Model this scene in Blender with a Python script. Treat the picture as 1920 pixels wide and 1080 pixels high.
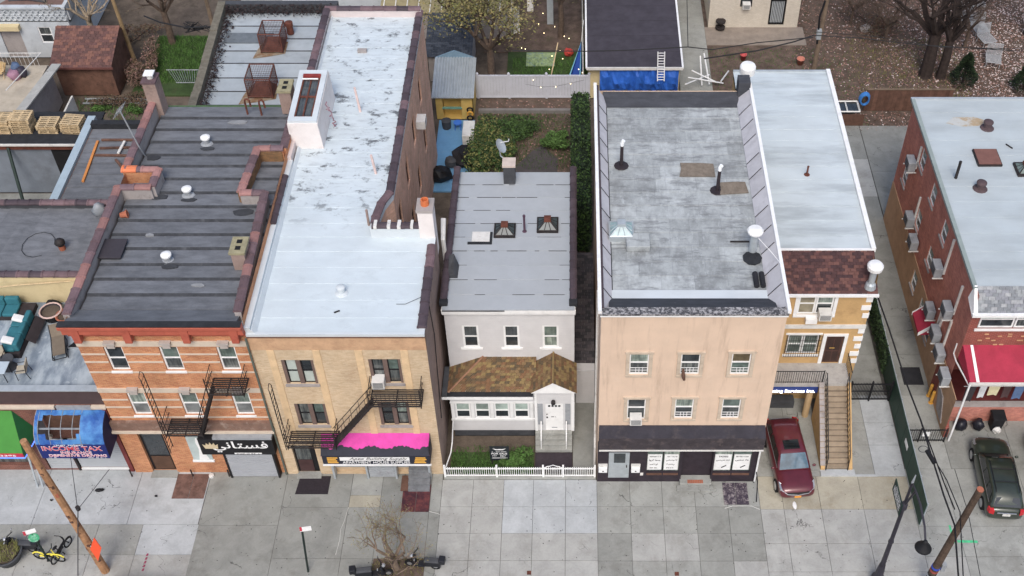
import bpy, bmesh, math, random
from mathutils import Vector, Matrix
RAD = math.radians
random.seed(11)
for o in list(bpy.data.objects): bpy.data.objects.remove(o, do_unlink=True)
SC = bpy.context.scene
COL = SC.collection

# ---------------------------------------------------------------- camera
CAM_P = (0.0, -33.0, 48.0); PITCH = RAD(46.1); FPX, PX0, PY0 = 2193.0, 1075.0, 540.0
cd = bpy.data.cameras.new('camera'); cam = bpy.data.objects.new('camera', cd); COL.objects.link(cam)
cam.location = CAM_P; cam.rotation_euler = (math.pi/2-PITCH, 0, 0)
cd.sensor_width = 36; cd.lens = 36*FPX/1920; cd.shift_x = -(PX0-960)/1920
cd.clip_start = 1; cd.clip_end = 600
SC.camera = cam
# ---------------------------------------------------------------- sky and sun: bright overcast
W = bpy.data.worlds.new('World'); SC.world = W; W.use_nodes = True
nt = W.node_tree; bg = nt.nodes['Background']
sky = nt.nodes.new('ShaderNodeTexSky'); sky.sky_type = 'NISHITA'; sky.sun_disc = False
sky.sun_elevation = RAD(52); sky.sun_rotation = RAD(182); sky.air_density = 1.0; sky.dust_density = 3.5; sky.ozone_density = 1.0
nt.links.new(sky.outputs[0], bg.inputs[0]); bg.inputs[1].default_value = 0.15
sl = bpy.data.lights.new('sun', 'SUN'); sun = bpy.data.objects.new('sun', sl); COL.objects.link(sun)
sl.energy = 1.25; sl.angle = RAD(24); sl.color = (1.0, 0.98, 0.95)
az = RAD(182); el = RAD(52)      # light comes from the street side
dirv = Vector((-math.sin(az)*math.cos(el)*-1, math.cos(az)*math.cos(el), math.sin(el)))
sun.rotation_euler = dirv.to_track_quat('Z', 'Y').to_euler(); sun.location = (0, -20, 60)
SC.view_settings.view_transform = 'Standard'; SC.view_settings.look = 'None'
SC.view_settings.gamma = 1; SC.view_settings.exposure = 0.34; SC.view_settings.use_curve_mapping = False
SC.render.engine = 'CYCLES'

# ---------------------------------------------------------------- survey helpers: a photo point on a known plane -> metres
_c, _s = math.cos(PITCH), math.sin(PITCH)
def _ray(px, py):
    a = (px-PX0)/FPX; b = -(py-PY0)/FPX
    return (a, _c+b*_s, -_s+b*_c)
def onz(px, py, z=0.0):
    d = _ray(px, py); t = (z-CAM_P[2])/d[2]; return Vector((t*d[0], CAM_P[1]+t*d[1], z))
def ony(px, py, y=0.0):
    d = _ray(px, py); t = (y-CAM_P[1])/d[1]; return Vector((t*d[0], y, CAM_P[2]+t*d[2]))
def onx(px, py, x):
    d = _ray(px, py); t = x/d[0]; return Vector((x, CAM_P[1]+t*d[1], CAM_P[2]+t*d[2]))

# ---------------------------------------------------------------- mesh builder
class MB:
    def __init__(s): s.v = []; s.f = []; s.m = []; s.mi = 0
    def add(s, vs, fs):
        b = len(s.v); s.v += [tuple(p) for p in vs]
        for f in fs: s.f.append(tuple(b+i for i in f)); s.m.append(s.mi)
        return s
    def mat(s, i): s.mi = i; return s
    def hexa(s, p):   # 4 bottom, 4 top
        return s.add(p, [(3,2,1,0),(4,5,6,7),(0,1,5,4),(1,2,6,5),(2,3,7,6),(3,0,4,7)])
    def box(s, x0, x1, y0, y1, z0, z1):
        return s.hexa([(x0,y0,z0),(x1,y0,z0),(x1,y1,z0),(x0,y1,z0),(x0,y0,z1),(x1,y0,z1),(x1,y1,z1),(x0,y1,z1)])
    def cbox(s, x, y, z, dx, dy, dz, M=None):
        p = [(-dx/2,-dy/2,-dz/2),(dx/2,-dy/2,-dz/2),(dx/2,dy/2,-dz/2),(-dx/2,dy/2,-dz/2),(-dx/2,-dy/2,dz/2),(dx/2,-dy/2,dz/2),(dx/2,dy/2,dz/2),(-dx/2,dy/2,dz/2)]
        if M is not None: p = [M @ Vector(q) for q in p]
        return s.hexa([(q[0]+x, q[1]+y, q[2]+z) for q in p])
    def quad(s, a, b, c, d): return s.add([a,b,c,d], [(0,1,2,3)])
    def prism(s, poly, z0, z1):
        n = len(poly)
        return s.add([(x,y,z0) for x,y in poly]+[(x,y,z1) for x,y in poly], [tuple(range(n-1,-1,-1)), tuple(range(n,2*n))]+[(i,(i+1)%n,n+(i+1)%n,n+i) for i in range(n)])
    def sprism(s, poly, x0, x1):     # polygon in (y,z) swept along x
        n = len(poly)
        return s.add([(x0,y,z) for y,z in poly]+[(x1,y,z) for y,z in poly], [tuple(range(n-1,-1,-1)), tuple(range(n,2*n))]+[(i,(i+1)%n,n+(i+1)%n,n+i) for i in range(n)])
    def yprism(s, poly, y0, y1):     # polygon in (x,z) swept along y
        n = len(poly)
        return s.add([(x,y0,z) for x,z in poly]+[(x,y1,z) for x,z in poly], [tuple(range(n-1,-1,-1)), tuple(range(n,2*n))]+[(i,(i+1)%n,n+(i+1)%n,n+i) for i in range(n)])
    def tube(s, pts, r, n=6, caps=True):
        pts = [Vector(p) for p in pts]; k = len(pts)
        rr = r if isinstance(r, (list, tuple)) else [r]*k
        rings = []; up = None
        for i, p in enumerate(pts):
            t = (pts[min(i+1,k-1)]-pts[max(i-1,0)])
            if t.length < 1e-9: t = Vector((0,0,1))
            t.normalize()
            if up is None:
                up = Vector((0,0,1)) if abs(t.z) < .9 else Vector((1,0,0))
            a = t.cross(up)
            if a.length < 1e-4: a = t.cross(Vector((0,1,0)))
            a.normalize(); b = a.cross(t); up = b
            rings.append([p+(a*math.cos(2*math.pi*j/n)+b*math.sin(2*math.pi*j/n))*rr[i] for j in range(n)])
        vs = [q for R_ in rings for q in R_]; fs = []
        for i in range(k-1):
            for j in range(n): fs.append((i*n+j, i*n+(j+1)%n, (i+1)*n+(j+1)%n, (i+1)*n+j))
        if caps: fs += [tuple(range(n-1,-1,-1)), tuple(range((k-1)*n, k*n))]
        return s.add(vs, fs)
    def lathe(s, prof, c, n=14):
        k = len(prof); vs = []; fs = []
        for r, z in prof:
            for j in range(n): a = 2*math.pi*j/n; vs.append((c[0]+r*math.cos(a), c[1]+r*math.sin(a), c[2]+z))
        for i in range(k-1):
            for j in range(n): fs.append((i*n+j, i*n+(j+1)%n, (i+1)*n+(j+1)%n, (i+1)*n+j))
        fs += [tuple(range(n-1,-1,-1)), tuple(range((k-1)*n, k*n))]
        return s.add(vs, fs)
    def blob(s, c, r, jit=.15, seed=0, seg=8, ring=5):
        rnd = random.Random(seed); vs = []; fs = []
        for i in range(1, ring):
            th = math.pi*i/ring
            for j in range(seg):
                a = 2*math.pi*j/seg; k = 1+rnd.uniform(-jit, jit)
                vs.append((c[0]+r[0]*k*math.sin(th)*math.cos(a), c[1]+r[1]*k*math.sin(th)*math.sin(a), c[2]+r[2]*k*math.cos(th)))
        t = len(vs); vs += [(c[0],c[1],c[2]+r[2]), (c[0],c[1],c[2]-r[2])]
        for i in range(ring-2):
            for j in range(seg): fs.append((i*seg+j, (i+1)*seg+j, (i+1)*seg+(j+1)%seg, i*seg+(j+1)%seg))
        for j in range(seg):
            fs.append((t, j, (j+1)%seg)); fs.append((t+1, (ring-2)*seg+(j+1)%seg, (ring-2)*seg+j))
        return s.add(vs, fs)
    def mesh(s, name, mats, off=(0,0,0), smooth=False, recalc=True):
        me = bpy.data.meshes.new(name)
        me.from_pydata([(x-off[0], y-off[1], z-off[2]) for x,y,z in s.v], [], s.f)
        if not isinstance(mats, (list, tuple)): mats = [mats]
        for m in mats: me.materials.append(m)
        if len(mats) > 1: me.polygons.foreach_set('material_index', s.m)
        if recalc and len(s.f) < 60000:
            b = bmesh.new(); b.from_mesh(me); bmesh.ops.recalc_face_normals(b, faces=b.faces); b.to_mesh(me); b.free()
        if smooth: me.polygons.foreach_set('use_smooth', [True]*len(me.polygons))
        me.update(); return me
    def build(s, name, mats, parent=None, label=None, cat=None, group=None, kind=None, smooth=False, bevel=0, local=False, recalc=True, sub=0):
        if parent is None:
            xs = [p[0] for p in s.v]; ys = [p[1] for p in s.v]; zs = [p[2] for p in s.v]
            off = ((min(xs)+max(xs))/2, (min(ys)+max(ys))/2, min(zs)) if not local else (0,0,0)
            o = bpy.data.objects.new(name, s.mesh(name, mats, off, smooth, recalc)); o.location = off
        else:
            off = (0,0,0) if local else origin(parent)
            o = bpy.data.objects.new(name, s.mesh(name, mats, off, smooth, recalc)); o.parent = parent
        COL.objects.link(o)
        if sub:
            m = o.modifiers.new('s', 'SUBSURF'); m.levels = m.render_levels = sub
        if bevel:
            m = o.modifiers.new('b', 'BEVEL'); m.width = bevel; m.segments = 2; m.limit_method = 'ANGLE'
        tag(o, label, cat, group, kind); return o
def origin(o):
    v = Vector((0,0,0))
    while o is not None: v += Vector(o.location); o = o.parent
    return v
def tag(o, label=None, cat=None, group=None, kind=None):
    if label: o['label'] = label
    if cat: o['category'] = cat
    if group: o['group'] = group
    if kind: o['kind'] = kind
    return o
def thing(name, label, cat, loc=(0,0,0), rz=0, group=None):
    o = bpy.data.objects.new(name, None); COL.objects.link(o); o.location = loc; o.rotation_euler = (0,0,rz); o.empty_display_size = .2
    return tag(o, label, cat, group)
def copy_tree(o, parent=None, loc=None, rz=None, label=None):
    c = o.copy(); COL.objects.link(c); c.parent = parent
    if loc is not None: c.location = loc
    if rz is not None: c.rotation_euler = (0,0,rz)
    if label: c['label'] = label
    for ch in list(o.children): copy_tree(ch, c)
    return c
def inst(me, name, parent, loc, rot=(0,0,0), scale=(1,1,1)):     # a piece that shares its mesh, placed in world metres
    o = bpy.data.objects.new(name, me); COL.objects.link(o); o.parent = parent
    o.location = Vector(loc)-(origin(parent) if parent else Vector((0,0,0))); o.rotation_euler = rot; o.scale = scale
    return o

# ---------------------------------------------------------------- materials
def lin(c):
    f = lambda u: u/12.92 if u <= .04045 else ((u+.055)/1.055)**2.4
    l = [f(x/255) for x in c]; y = .25*l[0]+.65*l[1]+.1*l[2]
    return tuple(y+(x-y)*.88 for x in l)+(1,)
def _uv():
    g = bpy.data.node_groups.new('surface_coords', 'ShaderNodeTree')
    g.interface.new_socket('uv', in_out='OUTPUT', socket_type='NodeSocketVector')
    N, L = g.nodes, g.links; out = N.new('NodeGroupOutput'); ge = N.new('ShaderNodeNewGeometry')
    sp = N.new('ShaderNodeSeparateXYZ'); sn = N.new('ShaderNodeSeparateXYZ'); L.new(ge.outputs['Position'], sp.inputs[0]); L.new(ge.outputs['True Normal'], sn.inputs[0])
    def M(op, a, b=None):
        n = N.new('ShaderNodeMath'); n.operation = op
        for i, x in enumerate((a, b)):
            if x is None: continue
            if isinstance(x, (int, float)): n.inputs[i].default_value = x
            else: L.new(x, n.inputs[i])
        return n.outputs[0]
    ax, ay, az_ = (M('ABSOLUTE', sn.outputs[i]) for i in range(3))
    flat = M('GREATER_THAN', az_, .72); side = M('GREATER_THAN', ax, ay)
    def mix(f, a, b): return M('ADD', M('MULTIPLY', f, b), M('MULTIPLY', M('SUBTRACT', 1, f), a))
    u = mix(flat, mix(side, sp.outputs[0], sp.outputs[1]), sp.outputs[0]); v = mix(flat, sp.outputs[2], sp.outputs[1])
    c = N.new('ShaderNodeCombineXYZ'); L.new(u, c.inputs[0]); L.new(v, c.inputs[1]); L.new(c.outputs[0], out.inputs[0])
    return g
UV = _uv()
class NM:       # small node helper
    def __init__(s, name, rough=.85, metal=0.0, spec=.3):
        s.m = bpy.data.materials.new(name); s.m.use_nodes = True; s.N = s.m.node_tree.nodes; s.L = s.m.node_tree.links
        s.b = s.N['Principled BSDF']; s.b.inputs['Roughness'].default_value = rough; s.b.inputs['Metallic'].default_value = metal
        s.b.inputs['Specular IOR Level'].default_value = spec
        s.geo = s.N.new('ShaderNodeNewGeometry'); s.uvn = None
    def pos(s): return s.geo.outputs['Position']
    def uv(s):
        if not s.uvn: s.uvn = s.N.new('ShaderNodeGroup'); s.uvn.node_tree = UV
        return s.uvn.outputs[0]
    def mapv(s, src, sc):
        n = s.N.new('ShaderNodeMapping'); n.inputs['Scale'].default_value = sc; s.L.new(src, n.inputs[0]); return n.outputs[0]
    def noise(s, scale, det=5, rough=.6, src=None, dist=0):
        n = s.N.new('ShaderNodeTexNoise'); n.inputs['Scale'].default_value = scale; n.inputs['Detail'].default_value = det
        n.inputs['Roughness'].default_value = rough; n.inputs['Distortion'].default_value = dist; s.L.new(src or s.pos(), n.inputs['Vector']); return n.outputs[0]
    def ramp(s, f, a, b, ca=0.0, cb=1.0):
        n = s.N.new('ShaderNodeMapRange'); n.interpolation_type = 'SMOOTHSTEP'; s.L.new(f, n.inputs[0])
        for i, x in zip((1,2,3,4), (a,b,ca,cb)): n.inputs[i].default_value = x
        return n.outputs[0]
    def math(s, op, a, b):
        n = s.N.new('ShaderNodeMath'); n.operation = op
        for i, x in enumerate((a,b)):
            if isinstance(x, (int,float)): n.inputs[i].default_value = x
            else: s.L.new(x, n.inputs[i])
        return n.outputs[0]
    def mix(s, f, a, b, mode='MIX'):
        n = s.N.new('ShaderNodeMix'); n.data_type = 'RGBA'; n.blend_type = mode
        for k, x in ((0,f),(6,a),(7,b)):
            if isinstance(x, (int,float)): n.inputs[k].default_value = x
            elif isinstance(x, tuple): n.inputs[k].default_value = x
            else: s.L.new(x, n.inputs[k])
        return n.outputs[2]
    def scale_col(s, c, f):      # colour times value
        n = s.N.new('ShaderNodeVectorMath'); n.operation = 'SCALE'
        if isinstance(c, tuple): n.inputs[0].default_value = c[:3]
        else: s.L.new(c, n.inputs[0])
        if isinstance(f, (int,float)): n.inputs[3].default_value = f
        else: s.L.new(f, n.inputs[3])
        return n.outputs[0]
    def bump(s, h, st=.3, d=.02):
        n = s.N.new('ShaderNodeBump'); n.inputs['Strength'].default_value = st; n.inputs['Distance'].default_value = d; s.L.new(h, n.inputs['Height']); s.L.new(n.outputs[0], s.b.inputs['Normal']); return s
    def rand(s):
        n = s.N.new('ShaderNodeObjectInfo'); return n.outputs['Random']
    def done(s, c):
        if isinstance(c, tuple): s.b.inputs['Base Color'].default_value = c
        else: s.L.new(c, s.b.inputs['Base Color'])
        return s.m
def plain(name, col, rough=.7, var=.18, scale=2.5, metal=0, spec=.3, fine=25, objvar=0.0, dirt=None, dirtamt=.5, bumpst=.15):
    n = NM(name, rough, metal, spec); c = lin(col)
    a = n.noise(scale, 6, .62); b = n.noise(fine, 3)
    f = n.math('ADD', n.ramp(a, .25, .75, 1-var, 1+var), n.ramp(b, .2, .8, -var*.5, var*.5))
    if objvar: f = n.math('MULTIPLY', f, n.ramp(n.rand(), 0, 1, 1-objvar, 1+objvar))
    cc = n.scale_col(c, f)
    if dirt: cc = n.mix(n.ramp(n.noise(scale*.7+.31, 7, .7), .5, .72, 0, dirtamt), cc, lin(dirt))
    n.bump(b, bumpst, .01); return n.done(cc)
def brick(name, c1, c2, mortar, w=.21, h=.07, dirt=(60,52,46), dirtamt=.35, var=.2):
    n = NM(name, .9); t = n.N.new('ShaderNodeTexBrick'); n.L.new(n.uv(), t.inputs[0])
    t.inputs['Color1'].default_value = lin(c1); t.inputs['Color2'].default_value = lin(c2); t.inputs['Mortar'].default_value = lin(mortar)
    t.inputs['Scale'].default_value = 1; t.inputs['Mortar Size'].default_value = .009; t.inputs['Brick Width'].default_value = w; t.inputs['Row Height'].default_value = h
    t.inputs['Mortar Smooth'].default_value = .3; t.inputs['Bias'].default_value = 0
    f = n.ramp(n.noise(1.1, 7, .7), .25, .75, 1-var, 1+var); c = n.scale_col(t.outputs[0], f)
    st = n.noise(1.0, 6, .65, n.mapv(n.pos(), (.9,.9,.28))); c = n.mix(n.ramp(st, .5, .75, 0, dirtamt), c, lin(dirt))
    c = n.mix(n.ramp(n.noise(14, 3), .55, .8, 0, .25), c, lin(tuple(min(255, int(x*1.25)) for x in c1)))
    n.bump(t.outputs[1], -.35, .01); return n.done(c)
def glass(name, col, rough=.08):
    n = NM(name, rough, 0, .8); f = n.ramp(n.noise(1.3, 3), .3, .7, .6, 1.4)
    return n.done(n.scale_col(lin(col), f))
def sash(name, a, b):      # glass with a curtain or blind of its own behind each pane
    n = NM(name, .07, 0, .8); r = n.rand(); st = n.noise(1.0, 3, .6, n.mapv(n.uv(), (9,.6,1)))
    c = n.mix(n.math('MULTIPLY', n.ramp(r,.25,.95,0,1), n.ramp(st,.4,.6,.25,1)), lin(a), lin(b))
    return n.done(n.scale_col(c, n.ramp(n.noise(2.2,4),.3,.7,.7,1.3)))
def emis(name, col, st):
    m = bpy.data.materials.new(name); m.use_nodes = True; b = m.node_tree.nodes['Principled BSDF']
    b.inputs['Base Color'].default_value = lin(col); b.inputs['Emission Color'].default_value = lin(col); b.inputs['Emission Strength'].default_value = st; return m
def paving(name, col, dirt, objvar):
    n = NM(name, .92, 0, .25); a = n.noise(.9,8,.68,None,.6); b = n.noise(55,2); d = n.noise(9,6,.75)
    f = n.math('ADD', n.ramp(a,.3,.7,.86,1.1), n.math('ADD', n.ramp(b,.25,.75,-.09,.09), n.ramp(d,.3,.7,-.05,.05)))
    f = n.math('MULTIPLY', f, n.ramp(n.rand(),0,1,1-objvar,1+objvar)); c = n.scale_col(lin(col), f)
    c = n.mix(n.ramp(n.noise(.55,9,.75), .5,.66,0,.42), c, lin(dirt)); c = n.mix(n.ramp(n.noise(4.2,8,.8), .62,.72,0,.5), c, lin(dirt))
    c = n.mix(n.ramp(n.noise(2.1,7,.75), .64,.76,0,.35), c, lin(tuple(min(255,x+34) for x in col)))
    v = n.N.new('ShaderNodeTexVoronoi'); v.feature = 'DISTANCE_TO_EDGE'; v.inputs['Scale'].default_value = .42
    w = n.N.new('ShaderNodeVectorMath'); w.operation = 'MULTIPLY_ADD'; nz = n.N.new('ShaderNodeTexNoise'); nz.inputs['Scale'].default_value = 1.3; nz.inputs['Detail'].default_value = 6; n.L.new(n.pos(), nz.inputs['Vector'])
    n.L.new(nz.outputs['Color'], w.inputs[0]); w.inputs[1].default_value = (1.6,1.6,0); n.L.new(n.pos(), w.inputs[2]); n.L.new(w.outputs[0], v.inputs['Vector'])
    ck = n.math('MULTIPLY', n.ramp(v.outputs['Distance'], .0, .007, 1, 0), n.ramp(n.noise(.5,3), .52,.6,0,.8)); c = n.mix(ck, c, lin((62,60,58)))
    n.bump(b,.2,.01); return n.done(c)
M = {}
M['black'] = plain('black_paint', (30,30,33), .6, .25)
M['iron'] = plain('dark_iron', (44,40,40), .65, .3, dirt=(78,52,40), dirtamt=.4)
M['rust'] = plain('rusted_metal', (104,58,44), .8, .35, 3, dirt=(60,40,36))
M['white'] = plain('white_paint', (232,232,230), .5, .05, dirt=(170,168,160), dirtamt=.25)
M['offwhite'] = plain('aged_white_paint', (214,212,206), .6, .08, dirt=(140,134,124), dirtamt=.4)
M['grey'] = plain('grey_metal', (150,154,158), .5, .1, dirt=(90,88,86))
M['galv'] = plain('galvanised_metal', (176,184,188), .4, .1, metal=.3)
M['darkgrey'] = plain('dark_grey', (70,72,76), .7, .2)
M['pane'] = sash('window_glass', (50,56,60), (112,116,112))
M['pane_g'] = sash('window_glass_green', (88,104,98), (150,162,150))
M['blind'] = plain('pale_window_blind', (176,186,178), .7, .08)
M['pane_b'] = glass('car_glass', (26,32,36), .05)
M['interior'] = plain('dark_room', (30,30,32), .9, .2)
M['concrete'] = paving('pale_concrete', (164,164,159), (130,127,119), .035)
M['conc_blue'] = paving('new_concrete', (174,178,179), (146,147,145), .03)
M['conc_dark'] = paving('old_concrete', (141,142,136), (106,104,97), .03)
M['conc_mid'] = paving('mid_concrete', (152,153,147), (116,114,106), .04)
M['conc_tan'] = paving('tan_concrete', (166,160,142), (138,122,92), .05)
M['asphalt'] = plain('asphalt', (74,75,78), .95, .2, 1.5, fine=60)
M['dirt'] = plain('bare_earth', (98,86,74), .97, .3, 1.2, fine=18, dirt=(62,56,44), dirtamt=.7, bumpst=.6)
M['leafdirt'] = plain('leaf_strewn_earth', (96,80,70), .97, .35, 1.6, fine=14, dirt=(66,72,40), dirtamt=.55, bumpst=.7)
M['joint'] = plain('joint_filler', (84,82,78), .95, .2)
M['wood'] = plain('pale_pine', (188,164,124), .85, .2, 3, objvar=.2, dirt=(130,116,96), dirtamt=.5)
M['wood_old'] = plain('weathered_wood', (120,102,84), .9, .2, 3, objvar=.12, dirt=(70,60,50))
M['brownwood'] = plain('brown_boards', (104,74,60), .85, .22, 2.5, objvar=.15, dirt=(62,46,40), dirtamt=.6)
M['terra'] = plain('terracotta', (170,98,70), .8, .15)
M['tile_a'] = plain('purple_clay_tile', (110,88,92), .75, .14, 3, objvar=.16, dirt=(70,58,60))
M['tile_b'] = plain('dark_clay_tile', (78,66,72), .7, .15, 3, objvar=.16, dirt=(52,46,50))
M['tile_c'] = plain('pink_clay_tile', (156,112,106), .78, .12, 3, objvar=.14, dirt=(100,78,76))
M['stucco_pink'] = plain('rose_stucco', (150,128,118), .95, .12, 1.5, fine=12, dirt=(96,80,72), dirtamt=.5)
M['stucco_grey'] = plain('grey_stucco', (160,152,148), .95, .1, 1.5, fine=14, dirt=(104,96,92), dirtamt=.5)
M['leaf_dark'] = plain('dark_leaves', (52,72,40), .8, .35, 3, fine=9)
M['leaf'] = plain('green_leaves', (70,98,42), .8, .35, 3, fine=9)
M['leaf_olive'] = plain('olive_leaves', (120,120,62), .8, .3, 3, fine=9)
M['leaf_bud'] = plain('yellow_buds', (150,136,80), .85, .25, 3, fine=9)
M['grass'] = plain('grass_blades', (76,114,44), .85, .35, 1.5, fine=6)
M['lawn'] = plain('lawn_soil', (58,78,38), .95, .3, 1.2, fine=10, dirt=(70,66,44), dirtamt=.5)
M['bark'] = plain('bark', (96,80,68), .95, .3, 4)
M['bark_dark'] = plain('dark_bark', (58,48,44), .95, .3, 4)
M['petal'] = plain('fallen_petals', (206,190,184), .9, .2, 3)
M['petal_p'] = plain('fallen_leaves', (156,120,108), .9, .3, 3)
M['red'] = plain('red_canvas', (164,38,64), .8, .14, 1.5, dirt=(130,34,56), dirtamt=.4)
M['blue_tarp'] = plain('blue_tarp', (34,96,190), .45, .2, 3)
M['tyre'] = plain('tyre_rubber', (26,26,28), .9, .2)
M['chrome'] = plain('alloy', (190,192,196), .3, .05, metal=.7)
M['lit_white'] = emis('lit_sign_letters', (255,255,255), 1.6)
M['lit_blue'] = emis('blue_neon', (70,120,255), 1.5)
M['bulb'] = emis('lit_bulb', (255,226,160), 6)
M['mem_edge'] = plain('roof_tar', (44,46,50), .9, .25, 3)

# ---------------------------------------------------------------- ground, pavement, road
MB().quad((-90,-70,-.12),(90,-70,-.12),(90,110,-.12),(-90,110,-.12)).build('ground', M['dirt'], kind='structure')
road = MB().box(-60,60,-16,-6.05,-.11,-.1).build('road', M['asphalt'], kind='structure')
MB().box(-60,60,-6.05,-5.87,-.11,.005).build('kerb', M['conc_mid'], kind='structure')
walk = MB().box(-40,40,-5.87,.75,-.1,-.03).build('sidewalk', M['joint'], kind='structure')
drive = MB().box(9.0,40,.75,5.4,-.1,-.03).build('driveway', M['joint'], kind='structure')
alley = MB().box(14.4,18.75,5.4,21.0,-.1,-.03).build('alley', M['joint'], kind='structure')
def slab(par, x0, x1, y0, y1, m, z=0.0, nm='paving_slab'):
    z += random.uniform(-.004, .004); g = .009
    return MB().box(x0+g, x1-g, y0+g, y1-g, z-.06, z).build(nm, m, par)
def grid(par, xs, ys, m, special={}):
    for i in range(len(xs)-1):
        for j in range(len(ys)-1):
            slab(par, xs[i], xs[i+1], min(ys[j],ys[j+1]), max(ys[j],ys[j+1]), special.get((i,j), m))
cb, cm, cdk, ct, co = M['conc_blue'], M['conc_mid'], M['conc_dark'], M['conc_tan'], M['concrete']
grid(walk, [-34,-30.3,-25.85,-21.3,-17.9], [.75,-2.45], cb)
grid(walk, [-34,-30.3,-25.85,-22.6,-20.5,-17.85], [-2.45,-4.1,-5.85], cm, {(4,0):cb, (2,1):co, (3,1):co, (4,1):co, (0,1):co, (1,1):co})
grid(walk, [-17.88,-14.08], [.75,-2.5,-5.85], cdk)
grid(walk, [-14.08,-10.85], [.6,-1.5,-4.3,-5.85], cdk)
grid(walk, [-10.85,-9.35], [.6,-.8,-1.48,-4.3,-5.85], cdk, {(0,0):cm, (0,1):ct})
grid(walk, [-9.35,-8.3,-6.95,-6.42], [.6,-1.75,-4.3,-5.85], cdk, {(2,0):cm})
grid(walk, [-6.42,-4.9,-3.4,-1.95,-.38,1.15], [.1,-1.46,-2.94,-4.4,-5.85], co,
     {(2,0):cb,(3,0):cb,(4,0):cb,(2,1):cb,(3,1):cb,(4,1):cb})
grid(walk, [1.15,2.75,4.32,5.9,7.46,9.02], [.1,-1.46,-2.94,-4.43,-5.85], cm,
     {(1,2):co,(2,2):co,(4,3):co,(0,2):cdk,(3,3):cdk,(3,1):cdk,(4,1):cdk,(3,2):cdk,(4,2):cdk,(0,3):cdk})
grid(walk, [9.02,10.15,11.95,14.0,16.42], [.3,-1.6,-3.5,-5.0,-5.85], co, {(i,0):ct for i in range(4)})
grid(walk, [16.42,18.3,22,26], [-2.55,-4.2,-5.85], cm, {(0,1):co})
grid(walk, [16.42,18.3,22,26], [.75,-2.55], cm)
grid(drive, [9.02,10.8,12.35], [.3,2.6,5.4], cm)
grid(drive, [13.72,14.9], [.3,2.2,3.6,5.4], cm); grid(drive, [14.9,16.42], [.3,2.2,3.6,5.4], cb)
grid(drive, [16.55,18.75], [.75,3.1,5.4], cm); grid(drive, [18.75,22,26,30], [.75,3.8], cdk)
grid(alley, [14.45,16.3], [5.4,8.2,11,14,17.5,21], cdk); grid(alley, [16.6,18.75], [5.4,8.2,11,14,17.5,21], cdk)
yardslab = MB().prism([(9.2,21.2),(18.78,21.2),(18.78,19.1),(24,19.1),(24,28.0),(9.2,28.0)],-.1,-.03).build('concrete_yard', M['joint'], kind='structure')
grid(yardslab, [9.2,14.6,18.76], [21.0,24.6], M['concrete']); grid(yardslab, [9.2,14.6,18.76], [24.6,28.0], M['conc_dark']); grid(yardslab, [18.8,24], [19.15,23.4,28.0], M['conc_dark'])

# repair patches, cracks and spray marks on the pavement
def flat(name, pts, m, label, cat, z=.004, par=None):
    return MB().prism(pts, z-.003, z).build(name, m, par, label, cat)
MB().tube([(-10.85,-1.5,.0),(-10.95,-2.3,.0),(-11.05,-2.7,.0),(-11.02,-3.3,.0),(-11.1,-4.1,.0)], .012, 4).build('patched_crack', M['offwhite'], walk)
MB().tube([(-6.95,-1.72,.0),(-6.5,-1.85,.0),(-6.42,-1.9,.0)], .011, 4).build('patched_crack', M['offwhite'], walk)
MB().tube([(7.3,-1.55,0),(7.7,-1.42,0),(8.6,-1.42,0),(9.0,-1.62,0)], .012, 4).build('patched_crack', M['offwhite'], walk)
spray_g = plain('green_spray_paint', (60,190,130), .8, .2, 6); spray_r = plain('red_spray_paint', (150,60,90), .8, .2, 6)
a_ = onz(1780,985); b_ = onz(1782,1018); flat('spray_mark', [(a_.x-.05,b_.y),(a_.x+.06,b_.y),(a_.x+.05,a_.y),(a_.x-.04,a_.y)], spray_g, '', '', .012, walk)
a_ = onz(1795,1015); b_ = onz(1833,1016); flat('spray_mark', [(a_.x,a_.y-.07),(b_.x,b_.y-.06),(b_.x,b_.y+.07),(a_.x,a_.y+.06)], spray_g, '', '', .012, walk)
for k in range(5):
    p = onz(268+2*k, 1068-7*k); flat('spray_mark', [(p.x-.05,p.y-.07),(p.x+.04,p.y-.08),(p.x+.07,p.y+.05),(p.x-.02,p.y+.06)], spray_r, '', '', .012, walk)
for o in list(bpy.data.objects):
    if o.name.startswith('spray_mark'):
        for k in ('label','category'):
            if k in o: del o[k]
gum = plain('old_gum', (60,58,56), .9, .2)
_g = MB()
for k in range(420):
    x = random.uniform(-27,21); y = random.uniform(-5.8,.1); r = random.uniform(.012,.03)
    _g.prism([(x+r*math.cos(t*1.047), y+r*math.sin(t*1.047)) for t in range(6)], .004, .007)
_g.build('pavement_spots', gum, walk, kind='stuff')

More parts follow.
